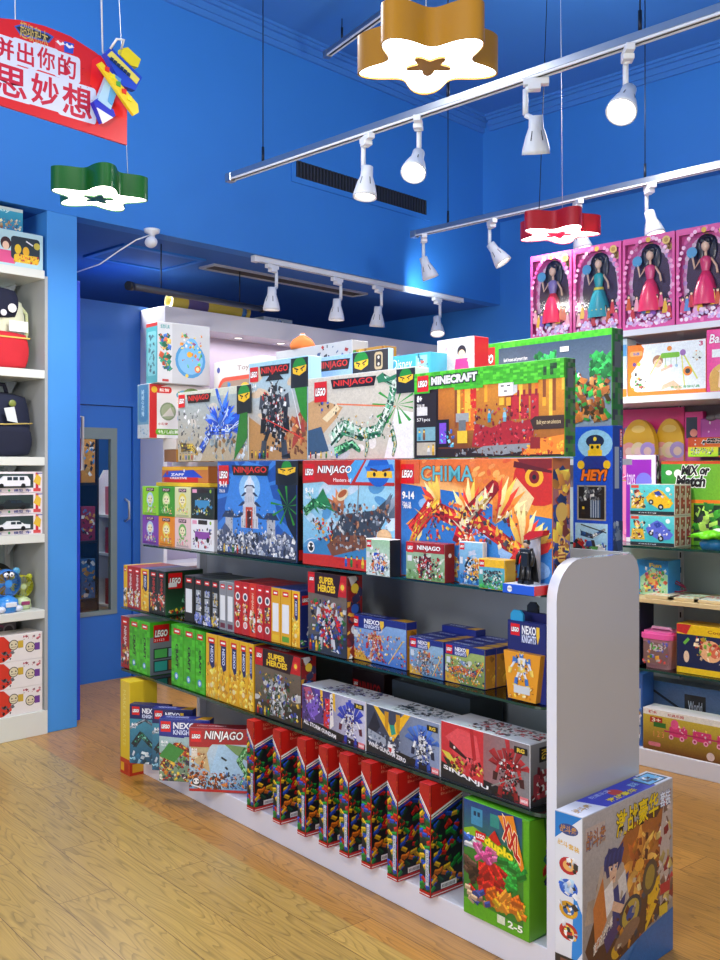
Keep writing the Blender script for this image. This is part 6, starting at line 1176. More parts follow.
def ninja_scorp(p):
    p.grad(0, 0, 1, 1, '6aa8d0', 'd8e8f0'); p.poly([(.3, .1), (.5, .74), (.9, .7), (.98, .3), (.7, .1)], 'a8d0ec'); p.poly([(.0, .76), (.1, .45), (.36, .3), (.3, .6), (.38, .76)], 'c8b080'); scatter(p, 0, .04, .6, .3, 110, .03, ['c86820', '8a3c10', 'e89040', '38302c', 'a0a8b0', '602408'], 16); scatter(p, 0, .3, .28, .6, 30, .03, ['c87030', '8a5020', 'e8d0a0'], 17)
    p.poly([(.6, .76), (1, .72), (1, .5), (.8, .6)], '78a060'); beast(p, [(.98, .7), (.85, .5), (.98, .3), (.9, .15)], .08, .05, ['3a9048', '205a2c', '90d098'], 18); scatter(p, .55, .05, 1, .3, 50, .03, ['5080c0', 'e08030', '303848', 'a8b8d0'], 19); p.line(.55, .55, .64, .5, .03, '202428'); p.line(.62, .4, .66, .36, .03, '202428')
    p.rect(0, 0, 1, .04, 'b81c18'); p.ell(.12, .15, .07, '181818'); p.ell(.12, .16, .05, 'f0f0f0'); p.ell(.09, .16, .014, '111'); p.ell(.15, .16, .014, '111'); p.line(.04, .1, .2, .06, .02, 'f0f0f0')
    p.poly([(0, .7), (.34, .7), (.4, .75), (1, .76), (1, 1), (0, 1)], 'a81820'); brick_logo(p, .03, .95, .18); ninja_title(p, .27, .79, .92, .96, 1); p.rect(.04, .54, .14, .64, 'e0d8c8'); ages(p, .04, .64, .04)
b = empty('tall_yellow_box', (*(corner(124.5, 771, 0)[0] - Gd * .046 + Nd * .03), 0), GR); tag(b, 'tall yellow box standing on the floor at the left end of the gondola', 'box')
m_ = MB(); m_.box(-.05, .05, -.05, .10, 0, .46, 'e4c428', ch=.002); m_.obj('carton', PRINT, b)
p = P((-.05, -.05, 0), (1, 0, 0), (0, 0, 1), .10, .46); p.rect(0, 0, 1, .17, 'c03018'); p.rect(.05, .03, .4, .12, 'e8b020'); p.rect(.5, .03, .8, .12, 'b02010'); p.rect(0, .17, .06, 1, 'b8a030'); p.vtext('MAKE & CREATE', .3, .3, .6, .9, 'f0e070', 0); p.mb.obj('front_panel', PRINT, b, merge=False)
p = P((.05, -.05, 0), (0, 1, 0), (0, 0, 1), .15, .46); p.rect(0, 0, 1, .15, 'c03018'); p.rect(.1, .03, .5, .12, 'e8b020'); p.mb.obj('side_panel', PRINT, b, merge=False)
angled(129.5, 763, .20, .05, 704, 'navy-banded box with a teal sea picture, first on the white base', {'F': nexo_sea}, '141c58', 36)
angled(152, 770, .20, .05, 708, 'narrow-showing blue box squeezed between the sea box and the fire box', {'F': nexo_sea, 'T': lid_nexo}, '1c2c88', 38)
angled(159, 780.5, .24, .055, 718, 'blue-banded box with an orange creature picture, left of the red-banded one', {'F': nexo_fire, 'T': lid_nexo}, '1c2c88', 40)
angled(189, 791, .265, .065, 727, 'red-banded box with a brown scorpion vehicle picture on the white base', {'F': ninja_scorp, 'T': lambda p: (p.rect(0, 0, 1, 1, '8a1820'), p.text('LEGO NINJAGO', .1, .3, .6, .6, 'e0d0d0', .02))}, '8a1820', 42)
KB = 'tall boxes of loose coloured bricks on the white base'
first = None; gs = [gp(x, 2.187)[0] for x in (430.5, 397.5, 371, 348.5, 327.5, 305.5, 280.5, 254)]
bl = ['nearest', 'second nearest', 'third nearest', 'fourth nearest', 'fifth nearest', 'third from the far end', 'second from the far end', 'farthest']
for k, g_ in enumerate(gs):
    w_ = .052; c = W(g_ + w_ / 2, 2.187 + .075)
    lab = 'tall red-topped box of loose bricks, %s of eight in a row' % bl[k]
    if k == 0: first = box('bulk_brick_box', lab, 'box', KB, (c.x, c.y, ZP), GR, w_, .15, .370, {'F': art_bulk_front, 'R': art_bulk}, None, 'c01810')
    else: o = copy_tree(first); o.location = (c.x, c.y, ZP); o['label'] = lab
gb('toddler_brick_box', 'large green box of chunky toddler bricks marked with age two to five', 'box', None, 463.5, 529.5, 2.205, ZP, 795, .13, {'F': art_chunky, 'R': side_chunky}, col='4a9a18', h=.362)
# ---------------------------------------------------------------- big box leaning by the end panel
a = GR + PI / 2 + math.radians(4); X = Vector((math.cos(a), math.sin(a))); Y = Vector((-math.sin(a), math.cos(a)))
q = W(1.638, 2.175); w_, d_ = .505, .092; c = q + X * w_ / 2 + Y * d_ / 2
bb = box('battle_toy_box', 'big grey and orange boys battle toy box standing on the floor by the end panel', 'box', None, (c.x, c.y, 0), a, w_, d_, .537, {'F': art_battle, 'L': side_battle, 'T': lid_battle}, None, 'b0b0b4')
# ================================================================ lit wall unit in the recess
hu = empty('header_shelf_unit', (3.93, 5.74, 0)); tag(hu, 'pale wall unit with a lit white header box in the recess behind the gondola', 'shelf unit'); LH = U2 - 3.93 - .005; DH = .315
b = MB(); b.box(0, LH, 0, DH, 2.53, 2.67, ch=.003); b.obj('header', M_WHITE, hu)
b = MB(); b.box(0, .03, 0.02, DH, 0, 2.53); b.obj('side_panel', M_WHITE, hu)
b = MB(); b.box(.03, LH, DH - .02, DH, 0, 2.53); b.obj('back_panel', M_PINKB, hu)
for z in (.3, .8, 1.3):
    b = MB(); b.box(.03, LH, .02, DH - .02, z, z + .025); b.obj('shelf', M_WHITE, hu)
for i in range(7):
    x = .34 + i * .44; b = MB(); b.lathe([(.0, 2.5285), (.03, 2.5285), (.042, 2.524), (.045, 2.5299)], 16, M=Matrix.Translation((x, .15, 0))); o = b.obj('downlight', M_ALU, hu)
    b = MB(); b.lathe([(0, 2.5275), (.028, 2.5275)], 12, M=Matrix.Translation((x, .15, 0))); b.obj('lamp_disc', M_BULBD, o)
area('header_strip_glow', (3.93 + LH / 2, 5.87, 2.50), LH * .9, 11, (1, .96, .98), sy=.12)
# things on top of the header
tb = empty('rolled_mat', (4.05, 5.84, 2.725)); tag(tb, 'yellow rolled mat with patterned end lying on the lit header', 'mat')
b = MB(); b.cyl((-.02, 0, 0), (.7, 0, 0), .055, n=18, col='c8b040', caps=False); b.cyl((.12, 0, 0), (.3, 0, 0), .0555, n=18, col='605080', caps=False); b.lathe([(.055, 0), (.03, 0), (.028, .02), (.0, .02)], 18, 'e8dc70', M=Matrix.Translation((-.02, 0, 0)) @ Matrix.Rotation(PI / 2, 4, 'Y')); b.obj('roll', PRINT, tb)
b = MB(); b.cyl((.62, 0, 0), (.66, 0, 0), .057, n=18, col='3a70b0'); b.obj('band', PRINT, tb)
box('flat_packet', 'flat blue and grey packet at the right of the rolled mat on the header', 'packet', None, (5.0, 5.85, 2.671), 0, .3, .2, .03, {'F': lambda p: p.rect(0, 0, 1, 1, '8090a0') or scatter(p, 0, 0, 1, 1, 12, .2, ['3a60a0', 'a0a8b0', '303848'], 3)}, None, '8090a0')
# ================================================================ right-hand shelving, front on plane u = 4.49
UR = 4.49; VL = 3.03; VRr = 1.50
ru = empty('side_shelf_unit', (UR, VL, 0), -PI / 2); tag(ru, 'pale shelf unit along the right with white and glass shelves', 'shelf unit'); LR = VL - VRr; DR = .42
b = MB(); b.box(0, LR, 0, DR, 0, .088, ch=.002); b.obj('base', M_WHITE, ru)
b = MB(); b.box(0, LR, DR - .02, DR, .088, 1.40); b.obj('back_panel', M_TEALB, ru)
b = MB(); b.box(0, LR, DR - .02, DR, 1.40, 2.218); b.obj('upper_back_panel', M_TAUPE, ru)
b = MB(); b.box(-.02, 0, 0, DR, 0, 2.218); b.obj('side_panel', M_WHITE, ru)
for z, th, nm in ((2.218, .032, 'top_shelf'), (1.876, .034, 'white_shelf')):
    b = MB(); b.box(0, LR, 0, DR - .02, z - th, z, ch=.002); b.obj(nm, M_WHITE, ru)
b = MB(); b.box(0, LR, 0.0, DR - .02, .828, .85, ch=.002); b.obj('wooden_shelf', mat('pale_beech', 'c8b080', .5, noise=.12, nscale=20), ru)
for z, th in ((1.114, .012), (.495, .012)):
    b = MB(); b.box(0, LR, .002, DR - .02, z - th, z - .0008); s = b.obj('glass_shelf', M_GLASS, ru); b = MB(); b.box(0, LR, -.0005, .002, z - th, z - .0008); b.obj('shelf_edge', M_EDGE, s)
for x in (LR * .45, LR * .9):
    b = MB(); b.box(x - .014, x + .014, DR - .032, DR - .02, .09, 2.18); s = b.obj('upright', M_ALU, ru)
    b = MB()
    for k in range(26): b.box(x - .004, x + .004, DR - .0335, DR - .032, .15 + k * .08, .18 + k * .08)
    b.obj('slot_pattern', M_DARK, s)
def rb(kind, label, group, pl, pr, u, z0, py, d, arts, col='e0e0e0', cols=None, h=None, back=0, cat='box'):
    vl, t = up(pl, u); vr = up(pr, u)[0]; w = vl - vr
    if h is None: h = zt(py, t) - z0
    return box(kind, label, cat, group, (u + back + d / 2, (vl + vr) / 2, z0), -PI / 2, w, d, h, arts, cols, col)
RG_ = 'boxes on the right-hand shelves'
ZS0 = 2.219
dolls = [(530.5, 572, 'd82850', 'leftmost', '9080c0'), (573, 621.5, '2a90a0', 'second from the left, in the teal striped dress', '30b0b8'), (622.5, 675, 'e03060', 'third from the left, in the rose gown', 'e85088'), (676, 733, 'd82c64', 'rightmost', 'e04878')]
for i, (pl, pr, dc, pos, tp) in enumerate(dolls):
    vl, t = up(pl, 4.50); vr = up(pr, 4.50)[0]; w = vl - vr - .003; h = zt(249.5, up(572, 4.5)[1]) - ZS0; d = .09
    lb = ['pink doll box at the left end of the top shelf, doll in a silver bodice', 'pink doll box second from the left, doll in a teal striped dress', 'pink doll box third from the left, doll in a rose gown', 'pink doll box at the right end of the top shelf, cut by the picture edge'][i]
    r = empty('doll_box', (4.50 + d / 2, (vl + vr) / 2, ZS0), -PI / 2); tag(r, lb, 'doll box', 'pink doll boxes on the top shelf')
    b = MB(); b.box(-w / 2, w / 2, -.012, d / 2, 0, h, 'c04088', ch=.0015)
    b.box(-w / 2, -w / 2 + .012, -d / 2, -.012, 0, h, 'd8509c'); b.box(w / 2 - .012, w / 2, -d / 2, -.012, 0, h, 'd8509c'); b.box(-w / 2 + .012, w / 2 - .012, -d / 2, -.012, h - .03, h, 'd8509c'); b.box(-w / 2 + .012, w / 2 - .012, -d / 2, -.012, 0, .03, 'd8509c'); b.obj('carton', PRINT, r)
    p = P((-w / 2 + .012, -.012, .03), (1, 0, 0), (0, 0, 1), w - .024, h - .06); art_doll(dc, i + 7)(p); p.mb.obj('backing_card', PRINT, r, merge=False)
    p = P((-w / 2, -d / 2 - .0005, 0), (1, 0, 0), (0, 0, 1), w, h); rr = random.Random(i)
    for q in ((0, 0, 1, .05), (0, .95, 1, 1), (0, .05, .05, .95), (.95, .05, 1, .95)): p.rect(*q, 'd8509c')
    for k in range(46):
        a_ = 2 * PI * k / 46; p.ell(min(.97, max(.03, .5 + .47 * math.cos(a_))), min(.97, max(.03, .5 + .475 * math.sin(a_))), .022, rpick(rr, ['f0a0cc', 'e878b4', 'f4c4e0', 'c84890']), n=9)
    fg_doll(i)(p); p.ell(.5, .955, .028, 'd8b040'); p.ell(.84, .92, .045, 'd8b868'); p.ell(.84, .92, .025, 'b08838'); p.mb.obj('front_print', PRINT, r, merge=False)
    D = empty('doll', (0, -.024, .085)); D.parent = r; D.scale = (1.22, .8, 1.22)
    b = MB(); b.lathe([(.055, 0), (.05, .05), (.03, .11), (.016, .135)], 16, dc); b.lathe([(.016, .135), (.022, .165), (.024, .185), (.01, .195)], 14, tp)
    if i == 1:
        for k in range(4): b.cyl((0, 0, .03 + .03 * k), (0, 0, .042 + .03 * k), .052 - .009 * k, .049 - .009 * k, 14, ['e0c848', '2868b0', '50c070', 'e8e048'][k], caps=False)
    b.obj('dress', PLAST, D)
    b = MB(); b.cyl((0, 0, .19), (0, 0, .215), .006, n=8, col='f0c8a8'); b.ell((0, -.004, .235), .017, .018, .022, 'f4d0b4')
    for s_ in (-1, 1): b.tube([(s_ * .022, 0, .185), (s_ * .045, -.005, .15), (s_ * .052, -.012, .2 if s_ < 0 else .12)], .005, 6, 'f0c8a8')
    b.obj('body', PLAST, D)
    b = MB(); b.ell((0, .003, .250), .027, .017, .024, '181014'); b.ell((-.012, -.012, .256), .012, .008, .010, '181014'); b.ell((.012, -.012, .256), .012, .008, .010, '181014'); b.ell((-.026, .012, .225), .02, .01, .05, '181014'); b.ell((.026, .012, .225), .02, .01, .05, '181014'); b.ell((0, .008, .262), .034, .014, .022, '181014'); b.obj('hair', PLAST, D)
    b = MB(); b.cyl((-.054, -.016, .215), (-.054, -.012, .215), .022, n=16, col='58a8d8'); b.obj('hand_mirror', PLAST, D)
    b = MB(); b.box(-w / 2 + .013, w / 2 - .013, -d / 2 + .001, -d / 2 + .0015, .031, h - .031); b.obj('window_film', M_FILM, r)
rb('toy_box', 'pale blue box edge beside the tree house box, on the second shelf down', RG_, 612, 627, 4.52, 1.877, 340, .1, {'F': lambda p: (p.rect(0, 0, 1, 1, 'c8e0f0'), p.rect(0, 0, 1, .14, 'f08020'), p.rect(0, .7, 1, .9, '60a8e0'))}, 'c8e0f0')
rb('toy_box', 'red box standing behind the baby gym box', RG_, 628, 637, 4.66, 1.877, 344, .06, {}, 'b01c24')
rb('baby_gym_box', 'white and orange box picturing a baby under a play arch', RG_, 627.5, 706, 4.50, 1.877, 346, .09, {'F': art_babygym}, 'f08020')
rb('fashion_doll_box', 'pink box with a smiling blonde doll face', RG_, 706.5, 745, 4.50, 1.877, 0, .09, {'F': art_blonde}, 'e83c94', h=.30)
# third level, glass shelf
Z = 1.114
CB = 'small racing car boxes stacked two high'
for r_ in range(2):
    for k in range(3):
        rb('toy_car_box', '%s racing car box, %s, %s layer' % (('yellow' if r_ else 'blue') if k == 0 else 'hidden-front', ['frontmost', 'behind the frontmost', 'rearmost'][k], 'upper' if r_ else 'lower'), CB, 630, 674.5, 4.51, Z + r_ * .158, 0, .06, dict(([('F', art_toycar('e8b820' if r_ else '5a6ad0', '50b8bc', 3 + r_))] if k == 0 else []) + [('R', side_hatch)]), 'd8d0c4', h=.156, back=k * .062)
rb('character_maker_box', 'green box with black mixing-game lettering and a dark window', RG_, 661, 728, 4.715, Z, 461, .10, {'F': art_mix('1c8a38', '78b828')}, '2a8a30')
rb('character_maker_box', 'orange box lying on top of the green one, same black lettering', RG_, 688, 750, 4.715, 1.5665, 0, .10, {'F': art_mix('d8501c', 'e88028')}, 'd8501c', h=.10)
rb('toy_box', 'purple window box with a white edge, left of the green box', RG_, 626, 656, 4.70, Z, 455, .035, {'F': lambda p: (p.rect(0, 0, 1, 1, 'e8e4e8'), p.rect(0, .05, .86, .95, '9020b0'), p.ell(.6, .7, .1, '7878e0'), p.ell(.4, .55, .1, 'c060d8'), p.text('toys', .02, .6, .3, .8, 'f0e0f8', 0)), 'R': lambda p: (p.rect(0, 0, 1, 1, 'd8d8d8'), scatter(p, .2, .05, .8, .95, 20, .05, ['406040', '303038', 'e8e8e8'], 3))}, '9020b0')
PG = 'pink toy packs behind the car boxes'
def arch_pack(label, pl, pr, py, z0, u, seed):
    vl, t = up(pl, u); vr = up(pr, u)[0]; w = vl - vr; h = zt(py, t) - z0
    r = empty('arched_toy_pack', (u + .02, (vl + vr) / 2, z0), -PI / 2); tag(r, label, 'toy pack', PG)
    pts = [(-w / 2, 0), (w / 2, 0)] + [(w / 2 * math.cos(a), h * .55 + h * .45 * math.sin(a)) for a in [i * PI / 14 for i in range(15)]]
    b = MB(); b.prism(pts, -.02, .02, 'e0b020', 'y'); b.obj('card', PRINT, r)
    p = P((-w / 2, -.0202, 0), (1, 0, 0), (0, 0, 1), w, h); p.rect(.02, .02, .98, .60, 'f090b8'); p.ell(.5, .84, .12, 'f0d070', .06); scatter(p, .05, .05, .95, .3, 24, .06, ['f4c8dc', 'e060a0', 'f8e8f0'], seed)
    for k in range(3): p.ell(.22 + .28 * k, .5, .13, ['f4a8a0', 'f0e0b0', 'b8a0e0'][k]); p.ell(.22 + .28 * k, .48, .07, 'f8d8c8')
    p.rect(.4, .05, .9, .14, 'a8a0a4'); p.mb.obj('front_print', PRINT, r, merge=False)
hp = 1.44
box('toy_box', 'pink carton holding up the arched toy packs at the back', 'box', PG, (4.80, (up(622, 4.74)[0] + up(657, 4.74)[0]) / 2, Z), -PI / 2, up(622, 4.74)[0] - up(657, 4.74)[0], .12, hp - Z - .002, {'F': lambda p: scatter(p, 0, 0, 1, 1, 40, .06, ['f4a8cc', 'f8c8dc', 'e87ab0'], 3)}, None, 'f088b8')
arch_pack('gold-topped arched pink pack at the left, partly behind the green-edged box', 622, 655, 420, hp, 4.76, 3)
arch_pack('gold-topped arched pink pack second from the left', 655, 684, 419, hp, 4.82, 4)
box('toy_box', 'thin pink carton behind the green mixing-game box', 'box', PG, (4.84, (up(655, 4.82)[0] + up(690, 4.82)[0]) / 2, Z), -PI / 2, up(655, 4.82)[0] - up(690, 4.82)[0], .03, hp - Z - .002, {'F': lambda p: p.rect(0, 0, 1, 1, 'f4a8cc')}, None, 'f088b8')
rb('toy_box', 'wide magenta-topped box behind the arched packs', PG, 619, 684, 4.862, Z, 410, .012, {'F': lambda p: (p.rect(0, 0, 1, 1, '68c8e8'), p.rect(0, .8, 1, 1, 'e83890'), p.rect(.6, 0, 1, .8, 'f4e8f0'), scatter(p, 0, .2, .6, .8, 30, .08, ['a860d0', 'f060a0', '50b8e8'], 5))}, 'e83890')
rb('toy_box', 'magenta window box with dark blue window, left of the glittery bag', PG, 684.5, 703, 4.835, Z, 412, .04, {'F': lambda p: (p.rect(0, 0, 1, 1, 'd82c90'), p.rect(.08, .8, .7, .96, '1c2c48'), p.ell(.5, .84, .03, 'e09080'), p.rect(0, .6, 1, .7, 'f068b8'))}, 'd82c90')
gbg = empty('glittery_gift_bag', (4.845, up(722, 4.86)[0], Z)); gbg.rotation_euler.z = -PI / 2; tag(gbg, 'glittery purple gift bag with a grey bow at the right edge', 'bag')
h0 = zt(418, up(706, 4.8)[1]) - Z
b = MB(); b.box(-.10, .10, -.025, .035, 0, h0, 'b048a8', ch=.01); b.obj('bag_body', PRINT, gbg)
p = P((-.09, -.0255, .01), (1, 0, 0), (0, 0, 1), .18, h0 - .02); scatter(p, .02, .02, .98, .98, 60, .012, ['e8c0f0', 'f4e8f8', 'd070c8'], 3); p.mb.obj('glitter_print', PRINT, gbg, merge=False)
b = MB(); b.ell((-.04, -.025, h0), .03, .015, .015, '707078'); b.ell((.01, -.025, h0 + .005), .03, .015, .015, '808088'); b.obj('bow', CLOTH, gbg)
bw = empty('toy_bowl', (4.55, up(712, 4.55)[0], Z), 0); tag(bw, 'lime green and blue toy with a leafy rim on the glass shelf', 'toy')
b = MB(); b.lathe([(0, 0), (.05, 0), (.06, .03), (.04, .05)], 18, '1c78b8'); b.obj('base', PLAST, bw)
b = MB(); n = 40; vs = [((.105 + .014 * math.cos(10 * 2 * PI * i / n)) * math.cos(2 * PI * i / n), (.105 + .014 * math.cos(10 * 2 * PI * i / n)) * math.sin(2 * PI * i / n), .065 + .008 * math.cos(5 * 2 * PI * i / n)) for i in range(n)]
b.idx(vs + [(0, 0, .095), (0, 0, .045)], [(i, (i + 1) % n, n) for i in range(n)] + [((i + 1) % n, i, n + 1) for i in range(n)], '6cd818', True); b.obj('leafy_rim', PLAST, bw)
b = MB(); b.ell((.03, -.03, .09), .03, .04, .012, 'd8e8d8'); b.obj('sticker_mound', PLAST, bw)
# fourth level, wooden shelf
Z = .85
rb('toy_box', 'sky-blue toy box with a round picture on the wooden shelf', RG_, 637, 668, 4.62, Z + .001, 559, .14, {'F': art_bluetoy, 'T': lambda p: p.rect(0, 0, 1, 1, '90c8e8')}, '2a90d8')
for k in range(3):
    vl = up((645, 668, 694)[k], 4.52)[0]; w = .158
    r = box('wooden_puzzle', ['cream wooden puzzle with orange pieces, leftmost on the wooden shelf', 'pale green wooden puzzle in the middle of the wooden shelf', 'pale wooden puzzle at the right of the wooden shelf'][k], 'puzzle', 'wooden puzzles lying on the wooden shelf', (4.51 + .10, vl - w / 2, Z + .001), -PI / 2, w, .19, .016, {'T': (lambda k: lambda p: (p.rect(0, 0, 1, 1, ['e8dcc0', 'd8e8c8', 'd8e4dc'][k]), scatter(p, .05, .05, .95, .95, 26, .07, ['e87840', 'a8d0b0', 'f0d890', 'b8d0a0', 'e8c8c0', 'd83828', 'f0f0e8'], k + 3)))(k)}, None, 'd0b888')
b = MB(); c_ = Vector((4.70, up(680, 4.7)[0], Z + .015)); b.tube([c_ + Vector(q) for q in ((0, .09, 0), (0, .05, .004), (-.01, .0, .008), (-.01, -.04, .02), (0, -.02, .04), (0, .02, .06), (0, .03, .05), (0, -.03, .03))], .004, 6, 'a03050'); o = b.obj('looped_cord', PLAST); tag(o, 'thin dark pink looped cord standing up behind the wooden puzzles', 'cord')
# fifth level
Z = .495
bk = empty('lidded_bucket', (4.60, up(659, 4.56)[0], Z), -PI / 2); tag(bk, 'clear bucket of bricks with a pink handled lid', 'bucket')
def rr(w_, d_, r_, n=5):
    out = []
    for cx, cy, a0 in ((w_ / 2 - r_, d_ / 2 - r_, 0), (-w_ / 2 + r_, d_ / 2 - r_, 90), (-w_ / 2 + r_, -d_ / 2 + r_, 180), (w_ / 2 - r_, -d_ / 2 + r_, 270)):
        for j in range(n): a = math.radians(a0 + 90 * j / (n - 1)); out.append((cx + r_ * math.cos(a), cy + r_ * math.sin(a)))
    return out
A_ = rr(.135, .13, .03); B_ = rr(.165, .16, .035); n = len(A_)
b = MB(); b.idx([(x, y, .0) for x, y in A_] + [(x, y, .155) for x, y in B_], [(i, (i + 1) % n, n + (i + 1) % n, n + i) for i in range(n)], 'd89aa8', True); b.idx([(x, y, 0) for x, y in A_], [tuple(range(n))], 'd89aa8'); b.obj('tub', PLAST, bk)
p = P((-.07, -.083, .02), (1, 0, 0), (0, 0, 1), .14, .12); p.rect(.05, .05, 1, .95, '7a5a58'); scatter(p, .05, .05, .98, .95, 40, .08, ['e0a030', '48a040', 'd84840', '6060c0', 'a8a0a0'], 3); p.text('123', .3, .6, .8, .85, 'c8c0c0', .02); p.mb.obj('label_card', PRINT, bk, merge=False)
b = MB(); b.prism(rr(.178, .172, .04), .150, .175, 'e858a0'); b.prism(rr(.16, .15, .04), .175, .186, 'e86aac'); b.obj('lid', PLAST, bk)
b = MB(); b.tube([(-.055, -.01, .185), (-.05, -.01, .198), (.05, -.01, .198), (.055, -.01, .185)], .008, 8, 'f4b0d0'); b.obj('lid_handle', PLAST, bk)
rb('play_food_box', 'yellow and navy box with a red corner next to the pink bucket', RG_, 676.5, 740, 4.53, Z, 623, .14, {'F': art_navyyellow}, 'd8ac18')
# bottom
Z = .0885
PB = 'boxes on the base of the right-hand unit'
rb('toy_box', 'wide box with a pink block train picture on the base of the right-hand unit', PB, 643, 735, 4.50, Z, 707, .12, {'F': art_pinktrain}, 'd8c8a0', cols={'T': 'e8e4e0'})
rb('toy_box', 'pale blue box with a dark city picture, standing behind the pink train box', PB, 642, 730, 4.66, Z, 678, .10, {'F': art_skybox}, '7890b0')
rb('toy_box', 'narrow blue and white box end at the left of the pink train box', PB, 628, 642.5, 4.52, Z, 672, .12, {'F': lambda p: (p.rect(0, 0, 1, 1, '2a5ca8'), p.rect(.5, .1, .9, .8, '98a8c0'), scatter(p, .1, .05, .9, .5, 20, .06, ['c8a060', '4870b0', 'd8d8e0'], 3))}, '2a5ca8')
rb('toy_box', 'dark navy box end stacked above, between bucket and end panel', PB, 627, 640, 4.55, .4955, 586, .15, {'F': lambda p: (p.rect(0, 0, 1, 1, '18203c'), scatter(p, .1, .05, .9, .95, 30, .04, ['384870', '7080a0', '101428'], 3))}, '18203c', h=.32)
# ================================================================ left-hand shelving in the alcove
lu = empty('alcove_shelf_unit', (1.30, 5.075, 0)); tag(lu, 'cream shelf unit in the alcove left of the blue pillar', 'shelf unit'); LL = 2.683 - 1.30 - .002; DL = .40
b = MB(); b.box(0, LL, 0, DL, 0, .135, ch=.002); b.obj('base', M_CREAM, lu)
b = MB(); b.box(0, LL, DL - .015, DL, .135, 2.632); b.obj('back_panel', M_TEALB, lu)
b = MB(); b.box(LL - .018, LL, .0, DL - .015, .135, 2.60); b.obj('side_panel', mat('pale_grey_board', 'a4a8a8', .5), lu)
for z in (2.632, 2.066, 1.573, 1.137, .707):
    b = MB(); b.box(0, LL - .018, 0, DL - .015, z - .048, z, ch=.002); s = b.obj('shelf', M_CREAM, lu)
    b = MB(); b.prism([(DL - .016, z - .05), (DL - .016, z - .14), (DL - .03, z - .14), (.27, z - .06), (.27, z - .05)], LL - .06, LL - .055, axis='x'); b.obj('bracket', M_ALU, s)
b = MB(); b.box(LL - .075, LL - .045, DL - .03, DL - .015, .14, 2.58); b.obj('upright', M_ALU, lu)
VF = 5.09
def lb_(kind, label, group, pl, pr, v, z0, py, d, arts, col='e0e0e0', cols=None, h=None, cat='box'):
    ul, t = vp(pl, v); ur = vp(pr, v)[0]; w = ur - ul
    if h is None: h = zt(py, vp(pr, v)[1]) - z0
    return box(kind, label, cat, group, ((ul + ur) / 2, v + d / 2, z0), 0, w, d, h, arts, cols, col)
lb_('toy_box', 'white box picturing a girl and yellow toys, lower of the two on the alcove top', 'boxes on top of the alcove shelf', -8, 43, VF, 2.633, 236, .16, {'F': art_girlset}, 'b8dce0')
lb_('toy_box', 'teal sea-picture box on top of the girl picture box', 'boxes on top of the alcove shelf', -20, 23, VF + .02, 2.633 + (zt(236, vp(43, VF)[1]) - 2.633) + .001, 210, .12, {'F': art_sea}, '2c90a8')
def bulge(b, x0, x1, y0, y1, z0, z1, col, r=.03):
    bm = bmesh.new(); bmesh.ops.create_cube(bm, size=1); bmesh.ops.subdivide_edges(bm, edges=bm.edges[:], cuts=4, use_grid_fill=True)
    for v in bm.verts:
        q = v.co * 2; k = [1 - .12 * (q[(i + 1) % 3] ** 2 + q[(i + 2) % 3] ** 2) for i in range(3)]
        v.co = ((x0 + x1) / 2 + q.x * k[0] * (x1 - x0) / 2, (y0 + y1) / 2 + q.y * k[1] * (y1 - y0) / 2, z0 + (z1 - z0) * (q.z * k[2] + 1) / 2)
    bm.verts.ensure_lookup_table(); b.idx([v.co.copy() for v in bm.verts], [tuple(v.index for v in f.verts) for f in bm.faces], col, True); bm.free()
# white and red backpack
x1 = vp(27, 5.2)[0]; x0 = x1 - .34; bp = empty('backpack', ((x0 + x1) / 2, 5.24, 2.067)); tag(bp, 'cream and red school backpack with a navy top flap', 'backpack'); w = .34
b = MB(); bulge(b, -w / 2, w / 2, -.07, .08, 0, .42, 'd8dcc0'); b.obj('bag_body', CLOTH, bp)
b = MB(); bulge(b, -w / 2 + .01, w / 2 - .012, -.115, -.05, .0, .21, 'c82430'); b.obj('front_pocket', CLOTH, bp)
b = MB(); b.box(-w / 2 + .02, w / 2 - .02, -.118, -.108, .172, .18, 'e0c060'); b.obj('zip', CLOTH, bp)
b = MB(); bulge(b, -w / 2 + .02, w / 2 - .06, -.10, .06, .28, .46, '141a34'); b.obj('top_flap', CLOTH, bp)
b = MB(); b.cyl((w / 2 - .12, -.107, .34), (w / 2 - .12, -.102, .34), .025, n=14, col='e8e8e8'); b.cyl((w / 2 - .17, -.107, .31), (w / 2 - .17, -.102, .31), .018, n=14, col='d8d8e0'); b.obj('badge', PLAST, bp)
b = MB(); b.box(w / 2 - .14, w / 2 - .03, -.112, -.108, .21, .27, 'f0f0f0'); b.obj('hang_tag', PLAST, bp)
b = MB(); b.tube([(w / 2 - .03, .0, .38), (w / 2 + .012, -.01, .33), (w / 2 + .015, -.01, .22), (w / 2 - .01, 0, .12)], .010, 8, 'c8d0a0'); b.obj('shoulder_strap', CLOTH, bp)
# navy backpack
x1 = 2.645; w = .40; bp = empty('backpack', (x1 - w / 2, 5.25, 1.574)); tag(bp, 'dark navy backpack with a yellow seam and white price tag', 'backpack')
b = MB(); bulge(b, -w / 2, w / 2, -.09, .09, 0, .37, '161e38'); b.obj('bag_body', CLOTH, bp)
b = MB(); bulge(b, -w / 2 + .02, w / 2 - .02, -.13, -.06, .0, .18, '121830'); b.obj('front_pocket', CLOTH, bp)
b = MB(); b.tube([(-w / 2 + .02, -.118, .185), (0, -.128, .18), (w / 2 - .03, -.118, .19)], .004, 6, 'c8b060'); b.obj('seam', CLOTH, bp)
b = MB(); b.tube([(-.06, -.02, .35), (-.05, -.02, .41), (.05, -.02, .41), (.07, -.02, .35)], .013, 8, '10162c'); b.obj('carry_handle', CLOTH, bp)
b = MB(); b.prism([(.02, .2), (.08, .19), (.06, .28), (.0, .27)], -.128, -.125, 'd8e0e0', 'y'); b.obj('price_tag', PLAST, bp)
